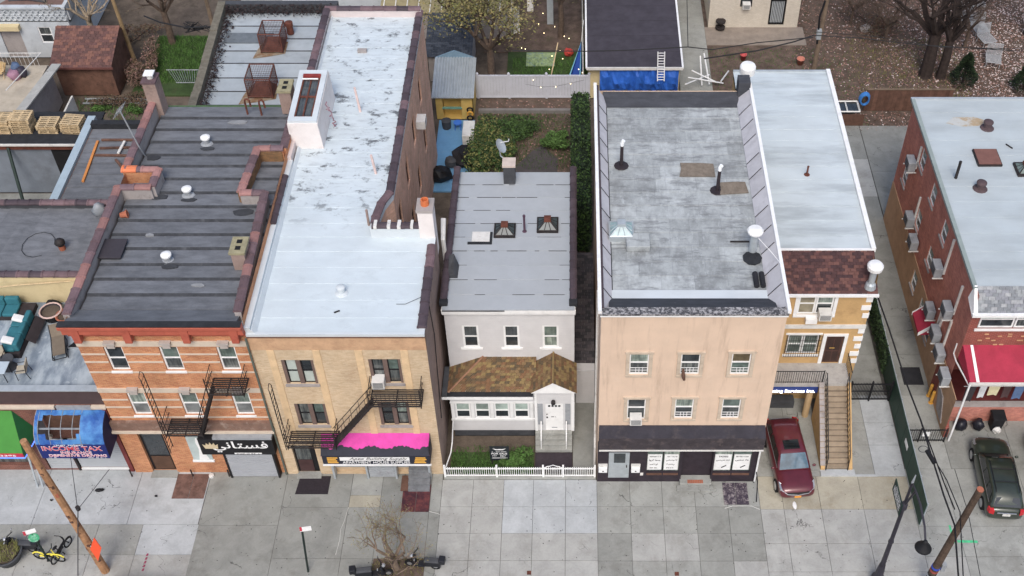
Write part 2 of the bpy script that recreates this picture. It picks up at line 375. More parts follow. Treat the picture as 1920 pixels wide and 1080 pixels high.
# ---------------------------------------------------------------- wall, window, coping helpers
def PF(y): return lambda u, z, d: (u, y+d, z)            # wall facing the street
def PL(x): return lambda u, z, d: (x+d, u, z)            # wall facing -X
def PR(x): return lambda u, z, d: (x-d, u, z)            # wall facing +X
def PB(y): return lambda u, z, d: (u, y-d, z)
def pbox(mb, P, u0, u1, z0, z1, d0, d1):
    return mb.hexa([P(u0,z0,d0),P(u1,z0,d0),P(u1,z0,d1),P(u0,z0,d1),P(u0,z1,d0),P(u1,z1,d0),P(u1,z1,d1),P(u0,z1,d1)])
def wall(mb, P, u0, u1, z0, z1, holes=(), depth=.22):
    us = sorted({u0,u1}|{h[0] for h in holes}|{h[1] for h in holes}); zs = sorted({z0,z1}|{h[2] for h in holes}|{h[3] for h in holes})
    us = [u for u in us if u0-1e-6 <= u <= u1+1e-6]; zs = [z for z in zs if z0-1e-6 <= z <= z1+1e-6]
    for i in range(len(us)-1):
        for j in range(len(zs)-1):
            cu = (us[i]+us[i+1])/2; cz = (zs[j]+zs[j+1])/2
            if any(h[0] < cu < h[1] and h[2] < cz < h[3] for h in holes): continue
            mb.quad(P(us[i],zs[j],0), P(us[i+1],zs[j],0), P(us[i+1],zs[j+1],0), P(us[i],zs[j+1],0))
    for a, b, c, d in holes:
        for q in (((a,c),(b,c)), ((b,c),(b,d)), ((b,d),(a,d)), ((a,d),(a,c))):
            mb.quad(P(*q[0],0), P(*q[1],0), P(*q[1],depth), P(*q[0],depth))
        mb.quad(P(a,c,depth), P(b,c,depth), P(b,d,depth), P(a,d,depth))
    return mb
def window(root, P, u0, u1, z0, z1, frame=None, fw=.07, d=.08, up=None, lo=None, sill=None, sillm=None, rail=True, name='window', split=.5, guard=None, ac=False):
    frame = frame or M['white']; mb = MB()
    pbox(mb,P,u0,u0+fw,z0,z1,d,d+.07); pbox(mb,P,u1-fw,u1,z0,z1,d,d+.07)
    pbox(mb,P,u0+fw,u1-fw,z1-fw,z1,d,d+.07); pbox(mb,P,u0+fw,u1-fw,z0,z0+fw,d,d+.07)
    zm = z0+(z1-z0)*split
    if rail: pbox(mb,P,u0+fw,u1-fw,zm-.025,zm+.03,d-.012,d+.06)
    w = mb.build(name, frame, root)
    pbox(MB(),P,u0+fw-.005,u1-fw+.005,zm if rail else z0+fw-.005,z1-fw+.005,d+.03,d+.045).build('pane', up or M['pane'], w)
    if rail: pbox(MB(),P,u0+fw-.005,u1-fw+.005,z0+fw-.005,zm,d+.036,d+.05).build('pane', lo or M['pane'], w)
    if sill: pbox(MB(),P,u0-sill,u1+sill,z0-.11,z0-.005,-.07,d).build('sill', sillm or frame, w)
    if guard:
        g = MB(); h = .42
        for k in range(3): pbox(g,P,u0+fw,u1-fw,z0+fw+.06+k*h/2.6,z0+fw+.085+k*h/2.6,d-.04,d-.02)
        for k in range(3):
            uu = u0+fw+(u1-u0-2*fw)*(.3+.2*k); pbox(g,P,uu,uu+.025,z0+fw,z0+fw+h,d-.045,d-.025)
        g.build('window_guard', M['white'], w)
    if ac: ac_box(w, P, (u0+u1)/2-.28, (u0+u1)/2+.28, z0+.02, z0+.42, d)
    return w
def ac_box(par, P, u0, u1, z0, z1, d, out=.38):
    b = pbox(MB(),P,u0,u1,z0,z1,-out,d).build('air_conditioner', M['white'], par, bevel=.015) if False else None
    mb = MB(); pbox(mb,P,u0,u1,z0,z1,-out,d); mb.mat(1); pbox(mb,P,u0+.05,u1-.05,z0+.05,z1-.05,-out-.006,-out+.01)
    mb.mat(0)
    for k in range(4): pbox(mb,P,u0+.06,u1-.06,z0+.09+k*.08,z0+.11+k*.08,-out-.014,-out-.004)
    return mb.build('air_conditioner', [M['offwhite'], M['darkgrey']], par)
def _tilemesh(name, m, L=.72, w=.4):
    mb = MB(); h = .12
    prof = [(-w/2,-.03),(-w/2,.04),(-w*.3,.1),(0,.125),(w*.3,.1),(w/2,.04),(w/2,-.03)]
    mb.sprism(prof, 0, L-.02)
    lip = [(y*1.1, z*1.12+.008) for y, z in prof]; mb.sprism(lip, -.012, .07)
    return mb.mesh(name, m)
TILES = [_tilemesh('coping_tile', M[k]) for k in ('tile_a','tile_b','tile_c')]
def coping(par, p0, p1, which=(0,), L=.72, w=1.0):
    p0, p1 = Vector(p0), Vector(p1); d = p1-p0; n = max(1, round(d.length/L)); s = d.length/n/L
    rz = math.atan2(d.y, d.x); ry = -math.asin(max(-1,min(1,d.z/d.length)))
    for k in range(n):
        inst(random.choice([TILES[i] for i in which]), 'coping_tile', par, p0+d*(k/n), (0, ry+random.uniform(-.012,.012), rz+random.uniform(-.02,.02)), (s, w, 1))
def sheets(par, x0, x1, ys, zf, m, lap=.03, th=.03, name='roof_sheet', skew=0.0):
    for i in range(len(ys)-1):
        a, b = ys[i], ys[i+1]; za, zb = zf(a), zf(b); j = random.uniform(-.004,.004)
        xa, xb = (x0(a), x1(a)) if callable(x0) else (x0, x1); xc, xd = (x0(b), x1(b)) if callable(x0) else (x0, x1)
        MB().hexa([(xa,a,za-.02),(xb,a,za-.02),(xd,b+.03,zb-.02),(xc,b+.03,zb-.02),(xa,a,za+lap+th+j),(xb,a,za+lap+th+j),(xd,b+.03,zb+.012+j),(xc,b+.03,zb+.012+j)]).build(name, m, par)
def frange(a, b, n, jit=0):
    return [a+(b-a)*i/n+(random.uniform(-jit,jit) if 0 < i < n else 0) for i in range(n+1)]
def text(par, body, P, u0, u1, z0, z1, d, m, name='lettering', ext=.004, shear=0, fit=True, bold=0):
    cu = bpy.data.curves.new(name, 'FONT'); cu.body = body; cu.extrude = ext; cu.shear = shear; cu.offset = bold
    to = bpy.data.objects.new('t', cu); COL.objects.link(to); dg = bpy.context.evaluated_depsgraph_get(); dg.update()
    me = bpy.data.meshes.new_from_object(to.evaluated_get(dg)); bpy.data.objects.remove(to)
    if not me.vertices: return None
    xs = [v.co.x for v in me.vertices]; ys = [v.co.y for v in me.vertices]
    sx = (u1-u0)/(max(xs)-min(xs)); sy = (z1-z0)/(max(ys)-min(ys))
    mb = MB(); off = origin(par); x_, y_ = min(xs), min(ys)
    me2 = bpy.data.meshes.new(name)
    vs = [Vector(P(u0+(v.co.x-x_)*sx, z0+(v.co.y-y_)*sy, d-v.co.z))-off for v in me.vertices]
    me2.from_pydata([tuple(v) for v in vs], [], [tuple(p.vertices) for p in me.polygons]); me2.materials.append(m); me2.update()
    o = bpy.data.objects.new(name, me2); COL.objects.link(o); o.parent = par; return o

# ---------------------------------------------------------------- orange brick building
br_orange = brick('orange_brick', (204,136,84), (178,104,62), (184,150,118), dirt=(150,84,54), dirtamt=.45)
br_red = brick('red_brown_brick', (150,92,62), (128,72,52), (150,130,110))
br_wild = brick('mossy_brick', (150,106,64), (112,80,52), (120,104,80), dirt=(84,76,40))
stone = plain('cream_stone', (204,188,168), .85, .08, 2, dirt=(170,140,116), dirtamt=.4)
red_metal = plain('red_painted_metal', (180,88,66), .6, .1, 2, dirt=(140,60,48))
brownstone = plain('stained_brownstone', (126,98,84), .9, .18, 3, fine=16, dirt=(176,160,146), dirtamt=.6)
def membrane(name, col, dark, sc=1.0):
    n = NM(name, .88, 0, .35); a = n.noise(2.2*sc, 7, .7, n.mapv(n.pos(), (.45,1.2,1))); b = n.noise(30, 3)
    c = n.scale_col(lin(col), n.math('ADD', n.ramp(a,.25,.75,.72,1.25), n.ramp(b,.2,.8,-.1,.1)))
    c = n.scale_col(c, n.ramp(n.rand(),0,1,.92,1.08))
    c = n.mix(n.ramp(n.noise(.9*sc,6,.65), .55,.7,0,.55), c, lin(dark)); c = n.mix(n.ramp(n.noise(1.7,5,.6), .66,.76,0,.2), c, lin((140,140,140))); n.bump(b,.25,.01); return n.done(c)
mem_dark = membrane('weathered_black_membrane', (108,111,116), (86,89,94)); seam_m = plain('soft_tar_seam',(60,62,66),.9,.3,2.5,dirt=(92,94,98),dirtamt=.6)
XA0, XA1, YA = -21.62, -14.1, .55
A = thing('orange_brick_building', 'orange brick corner-style building with red cornice and dark ridged roof', 'building', ((XA0+XA1)/2, YA, 0))
P = PF(YA); mb = MB()
wU = [(ony(x,652,YA).x) for x in (201,303,408)]; WU = []
up_w = [(-20.55,7.82,9.42),(-18.13,7.82,9.42),(-15.62,7.82,9.42)]; lo_w = [(-20.42,4.6,6.22),(-18.05,4.6,6.22),(-15.65,4.6,6.22)]
holes = [(u,u+.82,a,b) for u,a,b in up_w+lo_w]
door_h = (-20.75,-19.55,.05,3.15); show = (-18.55,-17.6,.75,3.1); holesG = [door_h]
wall(mb, P, XA0, XA1, 0, 10.3, holes+holesG)
wall(mb, PL(XA0), YA, 16.4, 0, 11.2); wall(mb, PB(16.4), XA0, XA1, 0, 10.4); wall(mb, PR(XA1), YA, 16.4, 0, 11.2)
mb.build('wall', br_orange, A)
for z0, z1, d in ((9.5,9.83,-.05),(6.3,6.6,-.05)): pbox(MB(),P,XA0-.02,XA1,z0,z1,d,.0).build('stone_band', stone, A)
for z in (8.95,8.42,7.72,5.75,5.2,4.45): 
    segs = [XA0-.01]+[q for u,a,b in up_w+lo_w if a-.2 < z < b for q in (u-.02,u+.84)]+[XA1-.01]
    for i in range(0,len(segs),2): pbox(MB(),P,segs[i],segs[i+1],z-.045,z+.045,-.025,.0).build('stone_band', stone, A)
for i,(u,a,b) in enumerate(up_w+lo_w):
    window(A, P, u, u+.82, a, b, fw=.075, up=random.choice([M['pane'],M['pane_g']]) if i<3 else M['pane_g'], lo=M['pane'] if i<3 else glass('grey_screen',(112,116,116)), sill=.06)
    pbox(pbox(MB(),P,u+.16,u+.66,b+.32,b+.44,-.2,0),P,u+.24,u+.58,b+.02,b+.32,-.12,0).build('keystone', plain('grey_stone',(176,166,158),.9,.1) if i==0 else bpy.data.materials['grey_stone'], A)
# cornice: red fascia, soffit and brackets
c = MB(); pbox(c,P,XA0-.12,XA1+.02,10.3,10.62,-.16,.0); pbox(c,P,XA0-.2,XA1+.02,10.62,11.02,-.38,-.14); pbox(c,P,XA0-.26,XA1+.02,11.02,11.19,-.5,-.14)
c.build('cornice', red_metal, A, bevel=.02)
for u in (XA0+.35,-19.1,-16.6,XA1-.4):
    MB().yprism([(u-.16,10.1),(u+.16,10.1),(u+.2,11.12),(u-.2,11.12)], YA-.42, YA-.1).build('cornice_bracket', red_metal, A, bevel=.03)
# belt course above the shop and the shopfront
pbox(MB(),P,XA0-.1,XA1,3.62,4.2,-.18,0).build('belt_course', brownstone, A); pbox(MB(),P,XA0-.14,XA1,3.5,3.62,-.28,0).build('belt_course', stone, A)
dd = MB(); pbox(dd,P,-20.75,-19.55,.05,3.15,.15,.2); dd.mat(1); pbox(dd,P,-20.62,-19.68,1.3,3.0,.12,.16); dd.mat(2); pbox(dd,P,-20.62,-19.68,.15,1.15,.12,.16)
dd.build('door', [M['black'], M['pane'], plain('brown_door_panel',(92,66,50),.6,.2)], A)
pbox(MB(),P,-20.8,-19.5,-.02,.06,-.35,.1).build('door_step', M['conc_mid'], A)
sh = MB(); pbox(sh,P,-18.5,-17.55,1.1,3.0,-.04,.02); s_ = sh.build('display_panel', plain('pale_print_panel',(176,190,188),.5,.1), A)
g_ = MB(); g_.yprism([(-18.2,1.15),(-17.7,1.15),(-17.9,2.0),(-17.85,2.5),(-17.95,2.85),(-18.05,2.85),(-18.1,2.5),(-18.05,2.0)], YA-.06, YA-.045); g_.build('printed_dress', M['white'], s_)
pbox(MB(),P,-18.55,-17.5,.98,1.09,-.1,.02).build('sill', M['white'], A)
# black shop sign with arabic script
sg = thing('shop_sign', 'black shop sign with white Arabic script and a crown over the roller shutter', 'sign', (-15.9,YA-.35,2.2))
bd = MB(); bd.mat(0); pbox(bd,P,-17.75,-14.25,2.1,3.32,-.45,-.02); bd.build('sign_board', [M['black']], sg)
pbox(MB(),P,-17.0,-14.22,3.325,3.48,-.5,-.02).build('sign_canopy', M['grey'], sg)
Ps = PF(YA-.455)
text(sg, '\uFEF2\uFEE7\uFE8E\uFE98\uFEB4\uFED3', Ps, -17.15,-14.5,2.3,3.15,-.004, M['white'], bold=.012)
cr = MB(); cr.yprism([(-17.5,2.6),(-16.9,2.6),(-16.85,2.95),(-16.98,2.84),(-17.04,3.05),(-17.14,2.88),(-17.22,3.08),(-17.3,2.88),(-17.4,3.03),(-17.45,2.83),(-17.58,2.92)], YA-.475, YA-.457); cr.build('crown_emblem', plain('gold_print',(206,188,150),.4,.1), sg)
pbox(MB(),Ps,-16.2,-14.9,2.15,2.25,-.006,.0).build('lettering_strip', M['white'], sg); SCRIB = [(sg,Ps,-16.1,-15.0,2.165,2.235,-.008,M['black'],16)]
shut = thing('roller_shutter', 'plain grey closed roller shutter under the black Arabic sign', 'shutter', (-15.6,YA,0))
k_ = MB()
for i in range(26): pbox(k_,P,-16.75,-14.5,.08+i*.078,.08+i*.078+.07,-.3+(.012 if i%2 else 0),-.26)
k_.build('slat_curtain', plain('grey_shutter',(160,163,168),.55,.06,2), shut); pbox(pbox(pbox(MB(),P,-16.85,-16.75,.0,2.1,-.34,0),P,-14.5,-14.4,.0,2.1,-.34,0),P,-16.75,-14.5,2.02,2.1,-.34,0).build('shutter_frame', M['black'], shut)
# roof of the orange building
zA = lambda y: 10.72-.02*(y-1)
rA = MB().box(XA0+.2,XA1-.25,.62,16.3,10.0,10.3).build('roof', M['mem_edge'], A)
MB().hexa([(XA0-.2,.08,11.2),(XA1,.08,11.2),(XA1,.08+.3,11.2),(XA0-.2,.38,11.2),(XA0-.25,.06,11.27),(XA1+.01,.06,11.27),(XA1+.01,.4,11.27),(XA0-.25,.4,11.27)]).build('roof_edge', M['mem_edge'], rA)
MB().hexa([(XA0,.4,10.7),(XA1-.2,.4,10.7),(XA1-.2,1.55,10.7),(XA0,1.55,10.7),(XA0,.4,11.265),(XA1-.2,.4,11.265),(XA1-.2,1.55,10.76),(XA0,1.55,10.76)]).build('roof_sheet', mem_dark, rA)
ysA = frange(1.5,16.3,15,.06); sheets(rA, XA0+.25, XA1-.22, ysA, zA, mem_dark, lap=.07, th=.03)
for y in ysA[1:-1]: MB().hexa([(XA0+.25,y-.13,zA(y)),(XA1-.22,y-.1,zA(y)),(XA1-.22,y+.03,zA(y)),(XA0+.25,y+.03,zA(y)),(XA0+.25,y-.13,zA(y)+.03),(XA1-.22,y-.13,zA(y)+.03),(XA1-.22,y+.0,zA(y)+.105),(XA0+.25,y+.0,zA(y)+.105)]).build('tar_seam', seam_m, rA)
r_ = random.Random(17); patch_d = plain('fresh_tar_patch',(60,62,66),.85,.2,4); patch_l = plain('pale_worn_patch',(136,138,140),.9,.12,3)
for (x,y,w,h,m_) in ((-15.6,7.9,1.0,.5,patch_d),(-20.9,12.0,.7,.45,patch_d),(-17.3,14.9,1.1,.3,patch_l),(-18.3,12.7,.8,.3,patch_d),(-18.35,8.75,.8,.3,patch_d),(-18.2,4.2,.8,.3,patch_d),(-19.9,9.0,.9,.4,patch_d),(-16.6,3.0,.6,.22,patch_l),(-19.6,6.3,.5,.2,patch_l)):
    n_ = 11; MB().prism([(x+w*.5*math.cos(6.283*k/n_)*r_.uniform(.7,1.15), y+h*.5*math.sin(6.283*k/n_)*r_.uniform(.7,1.15)) for k in range(n_)], zA(y)+.02, zA(y)+.108).build('tar_patch', m_, rA)
# parapets with clay copings; both sides step in round a light well
def parapet(par, pts, z0, z1, m, w=.28, tiles=(0,), cop=True, L=.72, inset=None):
    for (a, b) in zip(pts[:-1], pts[1:]):
        a, b = Vector((*a,0)), Vector((*b,0)); t = (b-a).normalized(); n = Vector((-t.y,t.x,0))*w/2
        q = [a-n-t*.0, b-n+t*.0, b+n, a+n]
        MB().prism([(v.x,v.y) for v in q], z0, z1).build('parapet', m, par)
        if cop: coping(par, (a.x,a.y,z1+.02), (b.x,b.y,z1+.02), tiles, L)
parapet(A, [(XA0-.02,15.6),(XA0-.02,10.3),(-20.05,10.3)], 10.3, 11.25, M['stucco_grey'], tiles=(0,0,0,2))
parapet(A, [(-20.05,10.3),(-20.05,9.0),(XA0-.02,9.0),(XA0-.02,.75)], 10.3, 11.25, M['stucco_grey'], tiles=(0,0,2))
MB().box(XA0-.16,-20.19,9.14,10.16,9.8,9.82).build('light_well_floor', br_wild, A)
lw = MB(); lw.box(XA0-.1,-20.2,10.1,10.15,9.8,11.2).build('light_well_wall', br_orange, A)
inst(_tilemesh('coping_tile', plain('orange_clay_tile',(222,120,70),.7,.08), .72, .46), 'coping_tile', A, (XA0-.15,10.3,11.29))
parapet(A, [(-14.28,15.8),(-14.28,11.9)], 10.3, 11.25, br_orange, tiles=(0,2,0)); parapet(A, [(-14.28,11.9),(-15.55,11.9)], 10.3, 11.25, br_orange, tiles=(2,0))
parapet(A, [(-15.55,11.9),(-15.75,8.6)], 10.3, 11.25, br_wild, tiles=(0,2)); parapet(A, [(-15.75,8.6),(-14.6,8.6)], 10.3, 11.25, M['stucco_grey'], tiles=(2,0))
parapet(A, [(-14.6,8.6),(-14.35,.9)], 10.3, 11.25, M['stucco_grey'], tiles=(0,0,2))
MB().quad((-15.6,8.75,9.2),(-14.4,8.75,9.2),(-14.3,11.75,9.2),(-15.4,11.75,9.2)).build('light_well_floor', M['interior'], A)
MB().box(-15.45,-14.35,11.7,11.76,9.2,11.2).build('light_well_wall', br_wild, A)
# rear chimney (left) with cowl, double flue on the right
ch = thing('brick_chimney', 'tall stuccoed chimney with white cap at the rear of the orange building', 'chimney', (-21.5,15.9,10.3))
MB().box(-21.85,-21.2,15.5,16.3,10.3,12.5).build('stack', M['stucco_pink'], ch); MB().box(-21.9,-21.15,15.45,16.35,12.5,12.6).build('cap', M['tile_a'], ch)
MB().tube([(-21.5,15.9,12.6),(-21.5,15.9,12.85)], .17, 8).build('flue', M['offwhite'], ch); MB().box(-21.75,-21.25,15.65,16.15,12.85,12.9).build('cowl_plate', M['white'], ch)
for nm, (x, y, h), lab in (('flue_chimney',(-14.9,4.5,.5),'low double-flue chimney by the right parapet of the dark ridged roof'),('flue_chimney',(-14.75,16.0,.75),'stained square flue chimney at the rear right of the dark ridged roof')):
    t = thing(nm, lab, 'chimney', (x,y,10.6)); MB().box(x-.3,x+.3,y-.5,y+.45,10.6,11.2+h).build('stack', M['stucco_pink'], t)
    MB().box(x-.36,x+.36,y-.56,y+.52,11.2+h,11.32+h).build('cap', plain('lichen_concrete',(150,142,110),.95,.2,4) if 'lichen_concrete' not in bpy.data.materials else bpy.data.materials['lichen_concrete'], t)
    for s in (-.22,.2): MB().box(x-.12,x+.12,y+s-.12,y+s+.12,11.33+h,11.335+h).build('flue_opening', M['interior'], t)
def vent(loc, label, m=None, r=.17, h=.34, cap=.24):
    t = thing('roof_vent', label, 'roof vent', loc, 0, None); x,y,z = loc
    MB().lathe([(r*1.9,0),(r*1.6,.05),(r,.08),(r,h)], loc, 12).build('pipe', M['grey'] if m is None else m, t, smooth=False)
    MB().lathe([(cap*.9,h-.03),(cap,h+.02),(cap,h+.1),(cap*.6,h+.15),(.02,h+.17)], loc, 14).build('cap', M['white'] if m is None else m, t); return t
vent((-18.5,13.2,10.5), 'white mushroom vent farthest back on the dark ridged roof'); vent((-18.5,9.2,10.58), 'white mushroom vent in the middle of the dark ridged roof'); vent((-18.35,4.6,10.68), 'white mushroom vent nearest the street on the dark ridged roof')
hh = thing('roof_hatch', 'flat black roof hatch by the left parapet of the dark roof', 'roof hatch', (-21.0,5.2,10.65))
MB().box(-21.45,-20.5,4.65,5.8,10.6,10.83).build('curb', M['mem_edge'], hh); MB().box(-21.5,-20.45,4.6,5.85,10.83,10.9).build('lid', plain('black_hatch_lid',(62,58,64),.7,.1), hh, bevel=.02)
t = MB().lathe([(.12,0),(.17,.28),(.2,.28),(.2,.34),(.13,.34),(.12,.05)], (0,0,0), 12).build('clay_pot', M['terra'], local=True, label='clay flower pot lying on its side on the dark roof', cat='pot'); t.location = (-21.25,7.5,10.83); t.rotation_euler = (0,1.45,.2)
t = MB(); t.tube([(-21.35,12.2,10.5),(-21.4,12.0,11.2),(-21.75,12.0,13.6)], .035, 6); t.tube([(-22.0,12.0,13.3),(-21.5,12.0,13.75)], .015, 4); 
for k in range(5): t.tube([(-22.0+.12*k,11.6,13.3+.11*k),(-22.0+.12*k,12.4,13.3+.11*k)], .012, 4)
t.build('tv_aerial', M['grey'], label='leaning TV aerial mast with white crossbars at left parapet', cat='aerial')
for (x,y) in ((-16.9,15.6),(-16.15,15.5)):
    MB().tube([(x,y,10.4),(x,y,11.3),(x+.03,y,11.45),(x+.15,y,11.5),(x+.24,y,11.4),(x+.26,y,11.0)], .05, 6).build('vent_pipe', M['rust'], None, ('left' if x < -16.5 else 'right')+' of two rusty gooseneck pipes at the rear of the dark roof', 'pipe', 'gooseneck pipes')

def scribble(par, P, u0, u1, z0, z1, d, m, n=12, name='lettering', seed=1):     # writing too small to read in the photograph
    r = random.Random(seed); mb = MB(); u = u0; w = (u1-u0)/n
    for k in range(n):
        if r.random() < .12: u += w; continue
        a = u+w*.1; b = u+w*.85; h = (z1-z0); st = w*.22
        k_ = r.choice('IEOLTNU')
        if k_ in 'IELUNTO': pbox(mb,P,a,a+st,z0,z1,d-.003,d)
        if k_ in 'UNO': pbox(mb,P,b-st,b,z0,z1,d-.003,d)
        if k_ in 'EOT': pbox(mb,P,a,b,z1-h*.2,z1,d-.0035,d)
        if k_ in 'ELUO': pbox(mb,P,a,b,z0,z0+h*.2,d-.0035,d)
        if k_ in 'EN': pbox(mb,P,a,b,z0+h*.42,z0+h*.6,d-.0035,d)
        u += w
    return mb.build(name, m, par)
for q in SCRIB: scribble(*q)
def fire_escape(label, ywall, up, lo, ladder, out=1.05):
    (ux0,ux1,uz), (lx0,lx1,lz) = up, lo
    t = thing('fire_escape', label, 'fire escape', ((ux0+lx1)/2, ywall, lz)); y1 = ywall-out
    for x0, x1, z in (up, lo):
        mb = MB()
        for k in range(9):
            y = ywall-.04-k*(out-.08)/8; mb.box(x0,x1,y-.035,y+.02,z-.02,z)
        for x in (x0, (x0+x1)/2, x1): mb.box(x-.025,x+.025,y1,ywall,z-.07,z-.02)
        mb.build('platform', M['iron'], t)
        r = MB()
        for zz in (z+.45, z+.9):
            r.tube([(x0,ywall,zz),(x0,y1,zz),(x1,y1,zz),(x1,ywall,zz)], .02, 5)
        r.tube([(x0,y1,z+.08),(x1,y1,z+.08)], .02, 5)
        for x in (x0,x1): r.tube([(x,y1,z-.1),(x,y1,z+1.15)], .028, 5)
        for k in range(1,12):
            x = x0+(x1-x0)*k/12; r.tube([(x,y1,z),(x,y1,z+.9)], .01, 4)
        for k in range(1,5):
            y = ywall+(y1-ywall)*k/5
            for x in (x0,x1): r.tube([(x,y,z),(x,y,z+.9)], .01, 4)
        r.build('railing', M['iron'], t)
        for x in (x0+.1,x1-.1): MB().tube([(x,ywall,z-.8),(x,y1+.1,z-.06)], .022, 5).build('bracket', M['iron'], t)
    # the stair between the two landings
    a = Vector((lx1-.1, y1+.3, lz)); b = Vector((ux0+.1, y1+.3, uz))
    for dy in (-.22,.22):
        m_ = MB(); m_.tube([a+Vector((0,dy,0)), b+Vector((0,dy,0))], .06, 4); m_.build('stringer', M['iron'], t)
        h = MB(); up_ = Vector((0,dy,.85)); h.tube([a+up_, b+up_], .02, 5)
        for k in range(5): q = a.lerp(b,(k+.3)/5); h.tube([q+Vector((0,dy,0)), q+up_], .012, 4)
        h.build('handrail', M['iron'], t)
    for k in range(11):
        q = a.lerp(b,(k+.5)/11); MB().box(q.x-.1,q.x+.1,q.y-.22,q.y+.22,q.z-.012,q.z+.012).build('tread', M['iron'], t)
    lx, z0, z1 = ladder; L = MB()
    for dy in (-.2,.2): L.tube([(lx,y1+.3+dy,z0),(lx+.0,y1+.3+dy,z1)], .024, 5)
    for k in range(int((z1-z0)/.3)): L.tube([(lx,y1+.1,z0+.15+k*.3),(lx,y1+.5,z0+.15+k*.3)], .014, 4)
    L.tube([(lx,y1+.1,z1),(lx,y1+.05,z1+.25),(lx,y1+.3,z1+.35),(lx,y1+.5,z1+.05)], .018, 5)
    L.build('drop_ladder', M['iron'], t); return t
fire_escape('black iron fire escape on the orange brick front', .55, (-16.15,-14.6,7.35), (-18.8,-17.1,4.35), (-18.95,2.9,8.3))
fire_escape('black iron fire escape on the tan brick front above the pink awning', .45, (-9.1,-6.8,6.65), (-13.3,-11.05,3.55), (-13.42,3.3,7.6))

# ---------------------------------------------------------------- tan brick building with the silver roof
br_tan = brick('tan_brick', (206,182,148), (190,162,126), (200,178,146), dirt=(160,124,90), dirtamt=.35, var=.12)
br_tan2 = plain('tan_brick_frieze', (196,156,118), .9, .14, 2.2, fine=30, dirt=(164,122,92), dirtamt=.6)
br_side = brick('rose_side_brick', (228,174,142), (206,150,120), (214,186,164), dirt=(176,124,100), dirtamt=.5)
def silver(name, base, dark, thr, yfade=None, band=0):
    n = NM(name, .62, 0, .45); a = n.noise(1.1, 7, .6, n.mapv(n.pos(),(.5,1.0,1))); b = n.noise(28,3)
    c = n.scale_col(lin(base), n.math('ADD', n.ramp(a,.25,.75,.92,1.06), n.ramp(b,.2,.8,-.04,.04)))
    c = n.mix(n.ramp(n.noise(.35,3), .4,.7,0,.25), c, lin((190,204,211)))
    s = n.ramp(n.noise(1.05,9,.74, n.mapv(n.pos(),(.9,1.3,1)), .12), thr, thr+.1, 0, .85)
    g_ = n.ramp(n.noise(2.4,6,.7, n.mapv(n.pos(),(.6,1.8,1))), thr-.06, thr+.16, 0, .28)
    if yfade:
        sp = n.N.new('ShaderNodeSeparateXYZ'); n.L.new(n.pos(), sp.inputs[0]); f = n.ramp(sp.outputs[1], yfade[0], yfade[1], .08, 1)
        s = n.math('MULTIPLY', s, f); g_ = n.math('MULTIPLY', g_, f)
    if band: c = n.mix(n.ramp(n.noise(1.0,6,.65, n.mapv(n.pos(),(.14,.75,1))), .46,.68,0,band), c, lin((138,146,150)))
    c = n.mix(g_, c, lin((120,126,130))); c = n.mix(s, c, lin(dark)); n.bump(b,.15,.01); return n.done(c)
silv = silver('silver_coating', (198,209,213), (70,72,76), .535, (6.5,10))
silv_clean = silver('silver_coating_sides', (198,205,208), (84,84,86), .64)
XB0, XB1, YB = -14.08, -6.4, .45
B = thing('tan_brick_building', 'tan brick building with a long silver painted roof and pink shop awning', 'building', ((XB0+XB1)/2, YB, 0))
P = PF(YB); mb = MB()
wB = [(-12.9,7.02,8.66),(-9.05,7.07,8.72),(-12.85,3.98,5.57),(-9.0,3.98,5.62)]
holes = [(u,u+1.42,a,b) for u,a,b in wB]+[(-13.55,-12.45,.02,2.35),(-11.75,-7.0,.02,2.6)]
wall(mb, P, XB0, XB1, 0, 9.35, holes); mb.build('wall', br_tan, B)
mb = MB(); wall(mb, PR(XB1), YB, 6.6, 0, 10.4); wall(mb, PB(6.6), -9.14, XB1, 0, 10.35); mb.build('side_wall', M['stucco_pink'], B)
sw = [(y,y+.9,z,z+1.7) for z in (3.8,7.2) for y in (10.0,13.4,16.8,20.4)]
cpts = [(-8.67,9.2),(-8.99,8.45),(-9.14,7.5),(-9.14,6.6)]
mb = MB()
for a,b in zip(cpts[:-1],cpts[1:]): mb.quad((*a,0),(*b,0),(*b,10.5),(*a,10.5))
mb.build('curved_wall', br_side, B)
mb = MB(); wall(mb, PR(-8.67), 9.2, 24.9, 0, 10.45, sw); wall(mb, PL(XB0), YB, 24.9, 0, 10.4); wall(mb, PB(24.9), XB0, -8.67, 0, 10.4); mb.build('court_wall', br_side, B)
pbox(MB(),P,XB0,XB1,9.35,10.28,-.015,.1).build('frieze', br_tan2, B)
tanstrip = plain('tan_brick_strip',(214,182,138),.9,.12,2,fine=30)
for u in (-13.25,-11.25,-9.4,-7.4): pbox(MB(),P,u-.16,u+.16,2.75,9.35,-.03,0).build('pilaster', tanstrip, B)
brown = plain('brown_window_trim',(112,92,84),.7,.1)
for i,(u,a,b) in enumerate(wB):
    w = pbox(pbox(pbox(MB(),P,u,u+.14,a,b,.02,.16),P,u+.62,u+.82,a,b,.02,.16),P,u+1.3,u+1.42,a,b,.02,.16).build('window_trim', brown, B)
    for k,(p0,p1) in enumerate(((u+.14,u+.62),(u+.82,u+1.3))):
        window(B, P, p0, p1, a, b, frame=M['black'], fw=.035, d=.1, up=M['blind'] if i==0 and k==0 else random.choice([M['pane'],M['pane_g']]), lo=M['blind'] if i==0 else M['pane'], ac=False)
    pbox(MB(),P,u-.06,u+1.48,a-.13,a-.005,-.08,.1).build('sill', M['stucco_grey'], B)
ac_box(B, P, -9.0, -8.45, 7.08, 7.55, .12)
for y0,y1,z0,z1 in sw: window(B, PR(-8.67), y0, y1, z0, z1, frame=M['brownwood'], fw=.05)
